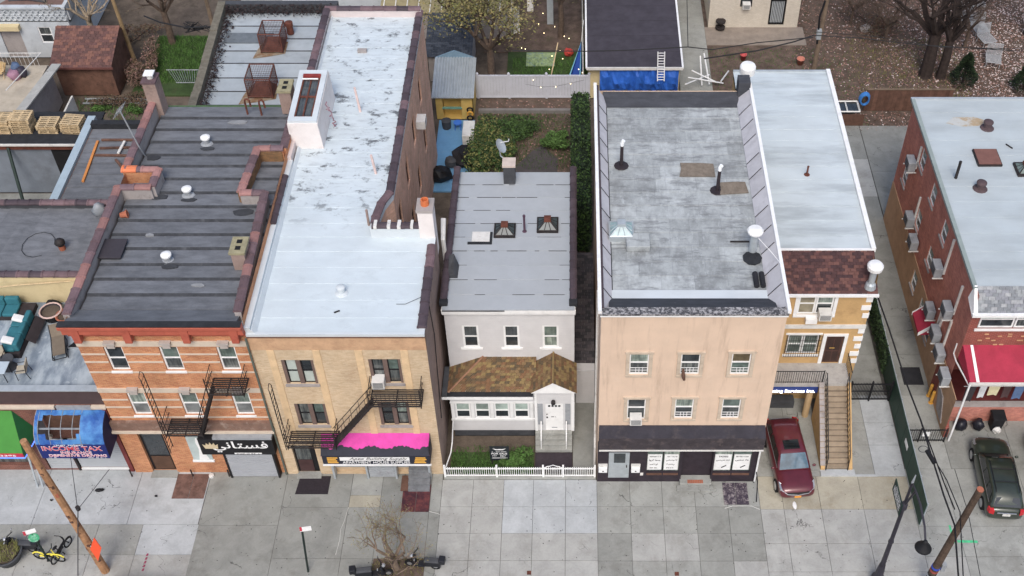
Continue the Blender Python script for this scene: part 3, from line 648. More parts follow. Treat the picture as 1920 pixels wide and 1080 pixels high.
ac_box(B, PR(-8.67), 18.2, 18.95, 7.45, 7.95, .1, .5)
# shop entrance, shutters
dr = MB(); pbox(dr,P,-13.55,-12.45,.02,2.35,.16,.2); dr.mat(1); pbox(dr,P,-13.45,-12.75,1.05,2.2,.12,.17); dr.mat(2); pbox(dr,P,-13.45,-12.75,.1,.98,.12,.17)
dr.build('door', [M['black'], M['pane'], plain('red_brown_door',(72,50,50),.5,.2)], B); pbox(MB(),P,-13.6,-12.4,-.02,.08,-.3,.1).build('door_step', M['conc_mid'], B)
gsh = plain('dull_shutter',(156,160,164),.6,.1,3,dirt=(110,110,108))
for u0,u1,z0,d in ((-11.65,-10.15,.55,.02),(-10.0,-8.75,.12,-.25),(-8.6,-7.1,.5,.05)):
    s_ = MB()
    for k in range(int((2.4-z0)/.085)): pbox(s_,P,u0,u1,z0+k*.085,z0+k*.085+.078,d+(.012 if k%2 else 0),d+.04)
    s_.build('shutter', gsh, B)
for u in (-10.08,-8.68,-11.72,-7.03): pbox(MB(),P,u-.05,u+.05,0,2.5,-.3,.05).build('shutter_guide', M['galv'], B)
st = thing('entrance_steps', 'grey metal steps under the right end of the pink awning', 'steps', (-7.5,0,0))
for k in range(4): MB().box(-8.05,-7.0,.42-.26*(k+1),.42-.26*k,0,.72-.18*k).build('step', plain('worn_grey_step',(120,122,124),.8,.2,4,dirt=(70,70,72)) if k==0 else bpy.data.materials['worn_grey_step'], st, bevel=.012)
# pink awning
aw = thing('shop_awning', 'bright pink shop awning with black lettered valance on tan brick front', 'awning', (-9.3,YB,2.2))
pink = plain('pink_canvas',(214,58,160),.75,.12,1.6,dirt=(180,50,132),dirtamt=.4); navy = plain('black_painted_canvas',(44,46,58),.7,.15,2)
a0 = (-11.95,.44,3.35); a1 = (-6.82,.44,3.35); b0 = (-11.85,-.45,2.95); b1 = (-6.8,-.45,2.95)
Ya, Yb = .44, -.45
def AP(u, v, d): # point on the sloping canvas: v 0 at the wall .. 1 at the front edge
    return (u, Ya+(Yb-Ya)*v, 3.35-.62*v+d)
mb = MB(); mb.add([AP(-11.95,0,0),AP(-6.82,0,0),AP(-6.8,1,0),AP(-11.9,1,0),AP(-11.95,0,-.04),AP(-6.82,0,-.04),AP(-6.8,1,-.04),AP(-11.9,1,-.04)], [(0,3,2,1),(4,5,6,7),(0,1,5,4),(1,2,6,5),(2,3,7,6),(3,0,4,7)])
mb.build('canvas', pink, aw)
rg = MB(); r_ = random.Random(4); n_ = 70; top = []
for k in range(n_+1): top.append(.62+.07*math.sin(k*.33)+r_.uniform(-.05,.05))
for k in range(n_):
    u0 = -11.93+5.12*k/n_; u1 = -11.93+5.12*(k+1)/n_; rg.quad(AP(u0,1.005,.006),AP(u1,1.005,.006),AP(u1,top[k+1],.006),AP(u0,top[k],.006))
rg.build('painted_band', navy, aw)
val = MB(); val.box(-11.88,-6.8,Yb-.02,Yb,2.12,2.745); val.build('valance', navy, aw)
MB().yprism([(-6.8,2.12),(-6.8,3.35),(-6.79,3.35),(-6.79,2.12)], Yb, Ya).build('end_panel', navy, aw)
MB().box(-11.9,-6.75,Yb-.06,Yb+.0,2.02,2.12).build('rail', M['white'], aw)
PV = PF(Yb-.02)
pbox(MB(),PV,-11.05,-7.75,2.4,2.68,-.006,0).build('name_strip', M['white'], aw)
text(aw,'Apex Building Supply',PV,-10.6,-7.85,2.42,2.66,-.008,M['black'],shear=.35); text(aw,'APARTMENT HOUSE SUPPLIES',PV,-10.95,-7.75,2.17,2.36,-.006,M['white'],bold=.008)
yel = plain('yellow_print',(226,166,40),.6,.1)
for k,(u0,u1) in enumerate(((-11.65,-11.15),(-7.55,-6.95))):
    for j in range(4): pbox(MB(),PV,u0+.03*j*k,u1-.04*((j*7+k)%3),2.2+.125*j,2.29+.125*j,-.006,0).build('printed_line', yel, aw)
# silver roof
zB = lambda y: 10.33+.006*y
rB = MB().prism([(XB0,YB+.02),(XB1-.02,YB+.02),(XB1-.02,6.6),(-9.25,6.6),(-9.25,7.5),(-9.1,8.45),(-8.8,9.2),(-8.8,24.88),(XB0,24.88)], 10.0, 10.28).build('roof', M['mem_edge'], B)
sheets(rB, XB0+.05, XB1-.15, frange(YB-.03,6.5,6,.05), zB, silv, lap=.006, th=.022)
sheets(rB, lambda y: XB0+.05, lambda y: -8.9-.45*min(1,max(0,(9.6-y)/1.2)), frange(6.5,24.7,18,.08), zB, silv, lap=.006, th=.022)
MB().box(XB0,XB1,YB-.06,YB+.1,10.26,10.42).build('roof_edge', silv_clean, rB); MB().box(XB0,XB1,YB-.075,YB-.05,10.2,10.27).build('drip_edge', M['brownwood'], rB)
MB().box(XB1-.25,XB1,YB+.1,6.5,10.3,10.42).build('parapet', silv_clean, B); coping(B, (XB1-.14,.75,10.44), (XB1-.14,5.9,10.44), (1,1,0))
pts = [(-8.8,24.8),(-8.8,9.2),(-9.12,8.45),(-9.27,7.5),(-9.27,6.85)]
for a,b in zip(pts[:-1],pts[1:]): MB().prism([(a[0]-.14,a[1]),(b[0]-.14,b[1]),(b[0]+.14,b[1]),(a[0]+.14,a[1])],10.3,10.72).build('parapet', silv_clean, B); coping(B,(*a,10.75),(*b,10.75),(0,1,1))
MB().box(-9.4,-7.1,6.45,6.75,10.3,11.0).build('parapet', silv_clean, B); coping(B,(-9.3,6.6,11.02),(-7.1,6.6,11.02),(1,))
for k in range(4): p = (-9.2+.58*k+random.uniform(-.1,.1),6.6,11.04); MB().box(p[0],p[0]+random.uniform(.07,.16),6.37,6.83,10.98,11.165).build('patch', M['offwhite'], B)
MB().box(-14.15,-8.7,24.6,24.9,10.3,10.95).build('parapet', plain('pinkish_stucco',(206,192,188),.9,.06), B); coping(B,(-14.15,24.75,10.98),(-8.7,24.75,10.98),(0,1))
MB().box(-14.2,-13.92,11.6,24.8,10.3,10.95).build('parapet', bpy.data.materials['pinkish_stucco'], B); coping(B,(-14.05,24.6,10.98),(-14.05,16.8,10.98),(1,1,0))
MB().box(-14.25,-13.85,YB,11.6,10.3,10.78).build('parapet', silv_clean, B); MB().hexa([(-13.85,YB,10.3),(-13.6,YB,10.3),(-13.6,24.6,10.35),(-13.85,24.6,10.35),(-13.85,YB,10.6),(-13.8,YB,10.6),(-13.8,24.6,10.6),(-13.85,24.6,10.6)]).build('cant_strip', silv_clean, B)
coping(B,(-14.05,10.3,10.82),(-14.05,6.9,10.82),(1,))
# roof bulkhead with skylight
bh = thing('stair_bulkhead', 'white stuccoed roof bulkhead with a rusty framed skylight on the silver roof', 'bulkhead', (-13.4,14.9,10.35))
wst = plain('stained_white_stucco',(222,214,210),.9,.06,1.5,dirt=(176,160,152),dirtamt=.4)
MB().hexa([(-14.15,12.9,10.3),(-12.55,12.9,10.3),(-12.55,17.0,10.3),(-14.15,17.0,10.3),(-14.15,12.9,12.0),(-12.65,12.9,12.0),(-12.65,17.0,12.2),(-14.15,17.0,12.2)]).build('shell', wst, bh)
def HZ(y): return 12.0+(y-12.9)*.2/4.1
def hq(x0,x1,y0,y1,a,b): return MB().hexa([(x0,y0,HZ(y0)+a),(x1,y0,HZ(y0)+a),(x1,y1,HZ(y1)+a),(x0,y1,HZ(y1)+a),(x0,y0,HZ(y0)+b),(x1,y0,HZ(y0)+b),(x1,y1,HZ(y1)+b),(x0,y1,HZ(y1)+b)])
for q in ((-14.12,-13.85,12.95,16.95),(-12.95,-12.68,12.95,16.95),(-13.85,-12.95,12.95,13.3),(-13.85,-12.95,16.5,16.95)): hq(*q,.003,.12).build('curb', silv_clean, bh)
hq(-13.85,-12.95,13.3,16.5,.003,.02).build('pane', M['pane'], bh)
for x in (-13.82,-13.42,-13.0): hq(x-.03,x+.04,13.3,16.4,.02,.09).build('mullion', M['rust'], bh)
for y in (13.33,14.9,16.3): hq(-13.85,-12.95,y-.04,y+.05,.02,.08).build('mullion', M['rust'], bh)
hq(-13.85,-12.95,16.35,16.55,.09,.2).build('mullion', plain('red_lead',(140,50,46),.7,.2), bh); MB().tube([(-13.8,16.0,12.45),(-13.0,16.0,12.45)], .04, 6).build('handle_bar', M['white'], bh)
# small things on the silver roof
vent((-10.3,2.9,10.36),'squat silver roof vent near the front of the silver roof', silv_clean, .16,.3,.2)
for (x,y,h,dx),lab in (((-11.1,15.9,1.6,-.1),'pinkish white vent pipe beside the bulkhead on silver roof'),((-9.72,11.0,1.2,-.1),'pinkish white vent pipe near the right coping of silver roof')):
    MB().tube([(x,y,10.38),(x+dx,y,10.38+h)], [.07,.06], 8).build('vent_pipe', plain('pinkish_pipe',(216,190,182),.7,.1) if 'pinkish_pipe' not in bpy.data.materials else bpy.data.materials['pinkish_pipe'], None, lab, 'pipe')
vp = MB(); vp.tube([(-9.62,7.3,10.38),(-9.62,7.3,11.35)], .06, 8); vp.build('vent_pipe', M['stucco_pink'], None, 'short pinkish pipe beside the notch in the silver roof', 'pipe')
MB().cbox(-11.65,21.2,10.56,.5,.22,.2).build('concrete_block', M['stucco_grey'], None, 'lone concrete block on the rear of the silver roof', 'block')
w_ = MB(); r_ = random.Random(3); pp = [Vector((-12.2,14.9,10.42))]
for k in range(26): pp.append(Vector((-12.2-.012*k+r_.uniform(-.13,.13), 14.6+r_.uniform(-.1,.1), 10.5+.06*k)))
w_.tube(pp, .03, 4); w_.build('cable_tangle', plain('pinkish_cable',(150,110,120),.6,.2), None, 'tangled cable hanging on a pole beside the bulkhead', 'cable')
MB().tube([(-6.55,2.6,10.55),(-6.9,2.5,10.42),(-7.4,2.2,10.4),(-7.8,2.2,10.4)], .014, 4).build('loose_cable', M['black'], None, 'thin black cable lying across the front right of the silver roof', 'cable')
MB().cbox(-10.35,1.75,10.4,.26,.07,.03,Matrix.Rotation(.5,3,'Z')).build('litter', M['iron'], None, 'small dark scrap lying near the front of the silver roof', 'litter')
ch = thing('chimney', 'white patched chimney with orange flue pot beside the narrow gap', 'chimney', (-6.8,6.8,10.3))
MB().box(-7.12,-6.42,6.4,7.2,9.0,12.0).build('stack', wst, ch); MB().box(-7.17,-6.38,6.35,7.25,12.0,12.15).build('cap', M['stucco_grey'], ch)
MB().lathe([(.2,0),(.19,.3),(.14,.3),(.13,.05)], (-6.78,6.8,12.15), 10).build('flue_pot', plain('orange_clay',(214,112,54),.7,.1), ch)
# drain pipes and a cable down the front corners
MB().tube([(-14.12,.36,10.2),(-14.12,.36,.1)], .05, 6).build('downpipe', plain('green_grey_pipe',(90,98,88),.6,.2), None, 'downpipe at the joint of the orange and tan fronts', 'downpipe')
MB().tube([(-6.36,2.2,10.3),(-6.36,2.6,8.0),(-6.36,2.2,6.0),(-6.36,1.6,3.0)], .02, 4).build('wall_cable', M['black'], B)

# ---------------------------------------------------------------- small white house
siding = None
def clap(name, col):
    n = NM(name, .6); sp = n.N.new('ShaderNodeSeparateXYZ'); n.L.new(n.uv(), sp.inputs[0]); f = n.math('FRACT', n.math('MULTIPLY', sp.outputs[1], 8.0), 0)
    c = n.scale_col(lin(col), n.math('ADD', n.ramp(n.noise(1.5,5),.3,.7,.95,1.04), 0)); n.bump(f,.6,.02); return n.done(c)
siding = clap('white_siding', (212,211,211))
XC0, XC1, YC = -6.08, .05, 4.2
Cb = thing('white_house', 'small white sided two-storey house with brown shingled porch', 'house', ((XC0+XC1)/2, YC, 0))
P = PF(YC); wC = [(-5.3,-4.52),(-3.34,-2.58),(-1.48,-.7)]
mb = MB(); wall(mb, P, XC0, XC1, 0, 7.62, [(a,b,5.2,6.78) for a,b in wC]); wall(mb, PL(XC0), YC, 13.8, 0, 8.0); wall(mb, PR(XC1), YC, 13.8, 0, 8.0); wall(mb, PB(13.8), XC0, XC1, 0, 7.9); mb.build('wall', siding, Cb)
for i,(a,b) in enumerate(wC): window(Cb, P, a, b, 5.2, 6.78, fw=.1, d=.02, up=M['pane_g'] if i==2 else M['pane'], lo=M['pane_g'] if i==2 else M['pane'], sill=.14)
cc = MB(); pbox(cc,P,XC0-.05,XC1+.05,7.62,7.74,-.12,.2); pbox(cc,P,XC0-.08,XC1+.06,7.74,7.86,-.2,.2); pbox(cc,P,XC0-.08,XC1+.06,7.86,8.1,-.26,.2); cc.build('cornice', M['white'], Cb, bevel=.02)
mem_grey = plain('grey_membrane', (166,172,177), .85, .05, 1.0, fine=40, objvar=.025, dirt=(152,158,163), dirtamt=.4); zC = lambda y: 8.14-.012*(y-4)
rC = MB().box(XC0,XC1,YC,13.8,7.7,8.0).build('roof', M['mem_edge'], Cb)
sheets(rC, XC0-.02, XC1+.02, frange(YC-.28,13.85,10,.05), zC, mem_grey, lap=.012, th=.02)
tar = MB(); r_ = random.Random(6)
for k in range(1,10):
    y = YC-.28+(13.85-YC+.28)*k/10; x = XC0+.1
    while x < XC1-.3:
        L = r_.uniform(.2,1.3)
        if r_.random() < .6: tar.box(x,min(x+L,XC1-.1),y-.014,y+.0,zC(y)+.02,zC(y)+.04)
        x += L+r_.uniform(.05,.5)
tar.build('tar_seams', M['mem_edge'], rC, kind='stuff')
MB().box(XC0-.02,-3.2,YC-.33,YC-.22,8.1,8.125).build('flashing', M['mem_edge'], rC)
for x in (XC0+.02, XC1-.05):
    MB().box(x-.1,x+.1,YC+.4,13.9,7.9,8.28).build('parapet', M['darkgrey'], Cb); coping(Cb,(x,13.9,8.3),(x,YC+.3,8.3),(1,),.62,.85)
    MB().box(x-.2,x+.2,YC-.05,YC+.3,8.1,8.38).build('coping_end', M['mem_edge'], Cb, bevel=.05)
MB().hexa([(-5.95,6.0,8.1),(-5.5,6.0,8.1),(-5.5,6.9,8.1),(-5.95,6.9,8.1),(-5.95,6.0,8.3),(-5.7,6.0,8.5),(-5.7,6.9,8.9),(-5.95,6.9,8.8)]).build('flashing', M['darkgrey'], Cb)
def skylight(c, wx, wy, h, label, mf, mg, base=.14):
    x,y,z = c; t = thing('roof_skylight', label, 'skylight', c)
    MB().box(x-wx/2-.06,x+wx/2+.06,y-wy/2-.06,y+wy/2+.06,z,z+base).build('curb', mf, t)
    b = [(x-wx/2,y-wy/2,z+base+.01),(x+wx/2,y-wy/2,z+base+.01),(x+wx/2,y+wy/2,z+base+.01),(x-wx/2,y+wy/2,z+base+.01)]; q = .14
    tp = [(x-wx*q,y-wy*q,z+base+h),(x+wx*q,y-wy*q,z+base+h),(x+wx*q,y+wy*q,z+base+h),(x-wx*q,y+wy*q,z+base+h)]
    for i in range(4): MB().quad(b[i],b[(i+1)%4],tp[(i+1)%4],tp[i]).build('pane', mg, t)
    mb = MB()
    for i in range(4):
        mb.tube([b[i],tp[i]], .03, 4); mb.tube([b[i],b[(i+1)%4]], .03, 4)
        for s in (.33,.67): mb.tube([Vector(b[i]).lerp(Vector(b[(i+1)%4]),s), Vector(tp[i]).lerp(Vector(tp[(i+1)%4]),s)], .02, 4)
    mb.build('glazing_bars', mf, t); MB().box(x-wx*q-.04,x+wx*q+.04,y-wy*q-.04,y+wy*q+.04,z+base+h-.02,z+base+h+.14).build('vent_cap', M['rust'] if mf is M['iron'] else mf, t); return t
skylight((-3.4,9.3,8.08),.95,.85,.3,'dark framed pyramid skylight left of the pipe on white house roof', M['iron'], glass('old_skylight_glass',(58,72,74),.45))
skylight((-1.28,9.7,8.08),.95,.95,.3,'dark framed pyramid skylight right of the pipe on white house roof', M['iron'], bpy.data.materials['old_skylight_glass'])
sp = thing('roof_patch_hatch','flat white hatch edged with black tar on white house roof','roof hatch',(-4.55,8.8,8.08)); MB().box(-5.2,-4.0,8.35,8.5,8.08,8.16).build('tar_edge', M['mem_edge'], sp); MB().box(-4.12,-4.0,8.5,9.2,8.08,8.16).build('tar_edge', M['mem_edge'], sp); MB().box(-5.0,-4.12,8.5,9.2,8.08,8.18).build('lid', M['offwhite'], sp)
MB().lathe([(.13,0),(.12,.03),(.055,.05),(.055,1.0),(.07,1.0),(.07,1.1),(.03,1.1)], (-2.42,9.3,8.08), 8).build('vent_pipe', plain('purple_brown_pipe',(84,60,76),.6,.15), None, 'thin purple brown vent pipe between the two dark skylights', 'pipe')
ch = thing('chimney','narrow chimney with dark tarred base at the rear of the white house roof','chimney',(-3.3,13.2,8.0)); MB().box(-3.6,-3.0,12.9,13.5,7.9,9.2).build('stack', M['darkgrey'], ch); MB().box(-3.64,-2.96,12.86,13.54,9.2,9.32).build('cap', plain('pale_cap',(196,180,168),.9,.1), ch)
ds = thing('satellite_dish','white satellite dish mounted behind the white house chimney','satellite dish',(-3.6,13.6,9.0))
n_ = MB(); n_.tube([(-3.4,13.6,9.0),(-3.75,13.7,9.3),(-3.8,13.7,9.8)], .035, 6); n_.build('mast', M['galv'], ds)
dm = MB(); ax_ = Vector((.75,-.1,.65)).normalized(); c0 = Vector((-3.75,13.65,9.95)); u_ = ax_.cross(Vector((0,1,0))).normalized(); v_ = ax_.cross(u_)
vs = [c0]; fs = []
for i,(rr,dd) in enumerate(((.2,.02),(.38,.08))):
    for j in range(14): a = 2*math.pi*j/14; vs.append(c0+ax_*dd+(u_*math.cos(a)+v_*math.sin(a)*1.1)*rr)
for j in range(14): fs += [(0,1+j,1+(j+1)%14),(1+j,15+j,15+(j+1)%14,1+(j+1)%14)]
dm.add(vs, fs); dm.build('reflector', M['galv'], ds, recalc=False); MB().tube([c0-v_*.3, c0+ax_*.62, c0+ax_*.72+u_*.1], .025, 5).build('feed_arm', M['white'], ds)
# porch
YP = 2.8; P = PF(YP); mb = MB(); wP = [(-5.82,-5.1),(-4.86,-4.14),(-3.9,-3.18),(-2.92,-2.2)]
wall(mb, P, -6.05, -1.9, .45, 3.62, [(a,b,1.45,2.62) for a,b in wP]); wall(mb, PL(-6.05), YP, YC, .45, 3.62); mb.build('porch_wall', siding, Cb); wall(MB(), PR(.05), 2.55, YC, .45, 3.9).build('porch_side_wall', siding, Cb)
for a,b in wP: window(Cb, P, a, b, 1.45, 2.62, fw=.06, d=.03, up=glass('pale_blind_glass',(150,166,158)) if a<-5.5 else bpy.data.materials['pale_blind_glass'], lo=M['pane'])
pbox(pbox(MB(),P,-6.07,-1.9,1.3,1.42,-.05,0),P,-6.07,-1.9,2.65,2.75,-.04,0).build('trim', M['white'], Cb)
for u in (-5.96,-4.98,-4.02,-3.05,-2.05): pbox(MB(),P,u-.07,u+.07,1.42,2.65,-.03,0).build('trim', M['white'], Cb)
MB().box(-6.0,-1.95,YP+.02,YC,-.05,.45).build('foundation', M['darkgrey'], Cb)
P2 = PF(2.6); mb = MB(); wall(mb, P2, -1.9, .05, .7, 3.92, [(-1.38,-.5,.72,2.85)]); mb.build('entrance_wall', siding, Cb)
for u0,u1 in ((-1.9,-1.78),(-.1,.05)): pbox(MB(),P2,u0,u1,.7,3.92,-.04,0).build('trim', M['white'], Cb)
dr = pbox(MB(),P2,-1.38,-.5,.72,2.85,.04,.1).build('door', M['white'], Cb)
for k in range(4): pbox(MB(),P2,-1.24+k*.165,-1.13+k*.165,2.55,2.68,.03,.05).build('door_light', M['pane'], dr)
scribble(dr,P2,-1.1,-.84,1.72,1.8,.036,M['black'],4,seed=9); pbox(MB(),P2,-1.08,-.8,.86,.92,.03,.05).build('letter_slot', M['grey'], dr); MB().blob((-1.3,2.6,1.75),(.045,.05,.045),0).build('handle', M['iron'], dr); MB().blob((-1.3,2.6,2.0),(.03,.04,.03),0).build('handle', M['iron'], dr)
for u0,u1 in ((-1.76,-1.5),(-.4,-.14)): pbox(MB(),P2,u0,u1,1.2,2.85,-.02,.01).build('side_light', M['grey'], Cb)
lt = MB(); lt.lathe([(.05,.25),(.1,.2),(.11,.02),(.04,0)], (-.98,2.5,2.95), 8); lt.build('wall_lantern', M['iron'], Cb)
# shingled porch roof: each shingle tab is real geometry
def shingle_mats(name, cols): return [plain(name+str(i), c, .92, .2, 6, fine=30) for i, c in enumerate(cols)]
sh_brown = shingle_mats('brown_shingle', [(122,98,66),(104,82,56),(134,112,70),(92,78,58),(120,88,60)])
def shingles(par, bl, br, tr, tl, mats, rh=.14, tw=.24, name='shingles', seed=0):
    bl, br, tr, tl = map(Vector, (bl,br,tr,tl)); r = random.Random(seed); mb = MB(); hgt = max((tl-bl).length*.0+((tl+tr)-(bl+br)).length/2, .1); n = max(1, int(hgt/rh))
    nrm = (br-bl).cross(tl-bl); nrm.normalize()
    if nrm.z < 0: nrm = -nrm
    for i in range(n):
        t0, t1 = i/n, min(1,(i+1.15)/n); a0, b0 = bl.lerp(tl,t0), br.lerp(tr,t0); a1, b1 = bl.lerp(tl,t1), br.lerp(tr,t1); w = (b0-a0).length
        if w < .05: continue
        k = max(1, round(w/tw)); off = (i%2)*.5
        cuts = [0]+[min(1,max(0,(j+off+r.uniform(-.08,.08))/k)) for j in range(1,k)]+[1]
        for j in range(len(cuts)-1):
            s0, s1 = cuts[j], cuts[j+1]-.012/max(w,.3)
            if s1 <= s0: continue
            h = .018+r.uniform(-.004,.006); mb.mat(r.randrange(len(mats)))
            p = [a0.lerp(b0,s0),a0.lerp(b0,s1),a1.lerp(b1,s1),a1.lerp(b1,s0)]
            mb.hexa([p[0],p[1],p[2]-nrm*.005,p[3]-nrm*.005,p[0]+nrm*h,p[1]+nrm*h,p[2]+nrm*.004,p[3]+nrm*.004])
    return mb.build(name, mats, par, kind='stuff')
pr = MB(); pr.prism([(-6.25,2.45),(-1.95,2.45),(-1.95,YC),(-6.25,YC)], 3.6, 3.7); pr.build('porch_ceiling', M['white'], Cb)
shingles(Cb, (-6.0,2.62,3.72),(-1.8,2.62,3.72),(-1.8,YC,4.5),(-4.4,YC,4.5), sh_brown, seed=1)
shingles(Cb, (-6.1,YC,3.72),(-6.1,2.55,3.72),(-4.45,YC-.05,4.5),(-4.45,YC,4.5), sh_brown, seed=2)
MB().tube([(-6.05,2.58,3.75),(-4.4,YC,4.54)], .05, 5).build('hip_cap', plain('rusty_hip',(150,110,84),.9,.2), Cb)
MB().box(-6.35,-6.1,2.35,YC,3.62,3.76).build('gutter', M['darkgrey'], Cb); MB().box(-6.35,-1.95,2.35,2.62,3.62,3.74).build('gutter', M['mem_edge'], Cb); MB().box(-6.36,-1.95,2.32,2.36,3.5,3.68).build('fascia', M['white'], Cb)
shingles(Cb, (-2.05,YC,4.02),(-2.05,2.3,4.02),(-.97,2.3,4.78),(-.97,YC,4.82), sh_brown, seed=3); shingles(Cb, (.16,2.3,4.02),(.16,YC,4.02),(-.97,YC,4.82),(-.97,2.3,4.78), sh_brown, seed=4)
MB().yprism([(-2.02,3.92),(.14,3.92),(.14,4.0),(-.97,4.72),(-2.02,4.0)], 2.38, 2.6).build('gable', M['white'], Cb)
MB().tube([(-.97,2.3,4.82),(-.97,YC,4.86)], .05, 5).build('ridge_cap', sh_brown[2], Cb)
s = thing('front_steps','concrete front steps with white rails leading to the white house door','steps',(-.95,2.2,0))
for k in range(4): MB().box(-1.9,-.05,2.6-.21*(k+1),2.62-.21*k,-.03,.72-.18*k).build('step', M['conc_mid'], s, bevel=.015)
for x in (-1.6,-.35): MB().tube([(x,1.85,.1),(x,1.85,.85),(x,2.5,1.55),(x,2.5,.8)], .03, 6).build('handrail', M['white'], s)
dm_ = MB().box(-1.9,-.05,.75,1.72,-.03,.012).build('entrance_mat', plain('dark_mat',(60,52,58),.9,.2), None, 'dark paved strip between the white gate and front steps', 'mat')
MB().box(-6.1,-1.95,1.75,2.75,-.05,.03).build('planting_bed', M['dirt'], kind='structure')
MB().box(-6.1,-1.95,.4,1.75,-.05,.02).build('front_lawn', M['lawn'], kind='structure'); MB().box(-.02,1.1,.3,9,-.05,.0).build('side_path', M['conc_dark'], kind='structure')
def grass(name, x0, x1, y0, y1, n, h, m, z=.02, fall=0, seed=0):
    r = random.Random(seed); mb = MB()
    for k in range(n):
        x = r.uniform(x0,x1); y = r.uniform(y0,y1)
        if fall and r.random() < fall*(y-y0)/(y1-y0): continue
        a = r.uniform(0,6.28); w = r.uniform(.012,.03); hh = h*r.uniform(.4,1.2); lx = r.uniform(-.6,.6)*hh; ly = r.uniform(-.6,.6)*hh
        mb.add([(x-w*math.cos(a),y-w*math.sin(a),z),(x+w*math.cos(a),y+w*math.sin(a),z),(x+lx,y+ly,z+hh)], [(0,1,2)])
    return mb.build(name, m, None, kind='stuff', recalc=False)
tag(grass('grass', -6.05,-2.0,.4,2.1,4200,.2,M['grass'],fall=.8,seed=1),'rough green grass behind the white picket fence','grass')
# white picket fence with gate
fw = thing('picket_fence','low white metal picket fence and gate in front of the white house','fence',(-2.6,.25,0))
pk = MB().tube([(0,0,.12),(0,0,.78)], .016, 5); pk.add([(-.03,-.012,.78),(.03,-.012,.78),(.03,.012,.78),(-.03,.012,.78),(0,0,.87)],[(0,1,4),(1,2,4),(2,3,4),(3,0,4)]); pkm = pk.mesh('picket', M['white'])
x = -6.25
while x < 1.05:
    if not (-1.5 < x < -1.42 or -.55 < x < -.47): inst(pkm, 'picket', fw, (x, .25, 0))
    x += .105
for x in (-6.3,-3.75,-1.48,-.5,1.05): MB().box(x-.045,x+.045,.2,.3,0,.98).build('post', M['white'], fw)
for a,b in ((-6.3,-3.75),(-3.75,-1.48),(-.5,1.05)):
    for z in (.16,.72): MB().box(a+.05,b-.05,.225,.275,z-.022,z+.022).build('rail', M['white'], fw)
g_ = MB(); g_.box(-1.43,-.55,.225,.275,.1,.14); g_.box(-1.43,-.55,.225,.275,.7,.74)
g_.tube([(-1.43,.25,.74),(-1.3,.25,.9),(-1.15,.25,.93),(-.99,.25,1.02),(-.83,.25,.93),(-.68,.25,.9),(-.55,.25,.74)], .022, 5); g_.build('gate', M['white'], fw)
MB().box(-6.35,1.1,.12,.4,-.05,.07).build('kerb', M['conc_mid'], fw)
for k in range(2): MB().tube([(-6.25,.3+k*.02,.7),(-6.05,1.2,.75),(-5.95,1.4,1.35),(-6.0,2.7,1.4)], .03, 5).build('side_rail', M['white'], fw) if k==0 else None
fs_ = thing('for_sale_sign','dark for-sale board with white lettering in the grass behind the fence','sign',(-3.65,1.0,0))
P3 = PF(.95); pbox(MB(),P3,-4.1,-3.15,.45,1.55,0,.04).build('board', plain('dark_sign',(34,40,44),.6,.1), fs_)
for x in (-4.02,-3.24): MB().box(x-.03,x+.03,.99,1.03,0,.5).build('post', M['iron'], fs_)
text(fs_,'FOR SALE',P3,-4.02,-3.25,.93,1.06,-.004,M['white'],bold=.01); scribble(fs_,P3,-4.0,-3.27,1.12,1.18,-.004,M['white'],11,seed=2); scribble(fs_,P3,-3.98,-3.3,.76,.86,-.004,M['white'],9,seed=3); pbox(MB(),P3,-4.0,-3.25,.62,.66,-.004,0).build('printed_line', M['white'], fs_)
MB().yprism([(-3.95,1.42),(-3.8,1.3),(-3.45,1.3),(-3.3,1.42),(-3.48,1.36),(-3.62,1.38),(-3.76,1.36)], .938,.949).build('emblem', M['white'], fs_)
# passage between house and beige building
ps = thing('passage_roof','dark shingled lean-to filling the gap beside the white house','lean-to',(.6,7,0))
MB().box(.12,1.08,5.6,13.0,0,2.3).build('wall', M['stucco_grey'], ps); shingles(ps,(.1,5.4,2.3),(1.1,5.4,2.3),(1.1,13,3.0),(.1,13,3.0), shingle_mats('charcoal_shingle',[(84,80,84),(98,92,94),(72,70,74)]), .2,.3, seed=7)
MB().box(.12,1.08,4.9,5.4,0,2.6).build('front_panel', siding, ps)
MB().tube([(1.05,.9,.1),(1.05,.9,1.6),(1.05,1.3,2.2),(1.05,1.3,12.2)], .06, 6).build('downpipe', M['offwhite'], None, 'white downpipe at the left corner of the beige building', 'downpipe')
MB().tube([(-6.25,8.4,9.8),(-6.25,7.6,9.2),(-6.25,7.6,4.5)],[.13,.11,.11],8).build('flue_pipe', M['offwhite'], None, 'white flue pipe standing in the gap left of white house', 'pipe')

# ---------------------------------------------------------------- beige stucco building with the dark awning
n = NM('beige_stucco', .92); c_ = n.scale_col(lin((216,188,162)), n.math('ADD', n.ramp(n.noise(.8,6),.3,.7,.94,1.05), n.ramp(n.noise(40,2),.3,.7,-.03,.03)))
c_ = n.mix(n.ramp(n.noise(1.0,7,.7,n.mapv(n.pos(),(2.2,2.2,.22))), .5,.7,0,.55), c_, lin((172,146,124))); c_ = n.mix(n.ramp(n.noise(.7,8,.75), .55,.7,0,.4), c_, lin((224,202,180))); c_ = n.mix(n.ramp(n.noise(3.0,8,.8,n.mapv(n.pos(),(1,1,.5))), .64,.72,0,.35), c_, lin((150,128,110)))
n.bump(n.noise(34,3),.25,.01); st_beige = n.done(c_)
XD0, XD1, YD = 1.16, 8.93, 0.0
D = thing('beige_building','beige stuccoed three-storey building with a worn grey roof and dark shop awning','building',((XD0+XD1)/2,YD,0))
P = PF(YD); wD = [(2.45,8.2,9.62),(4.68,8.2,9.62),(6.88,8.2,9.66),(2.45,4.98,6.5),(4.62,5.05,6.52),(6.76,5.05,6.52)]
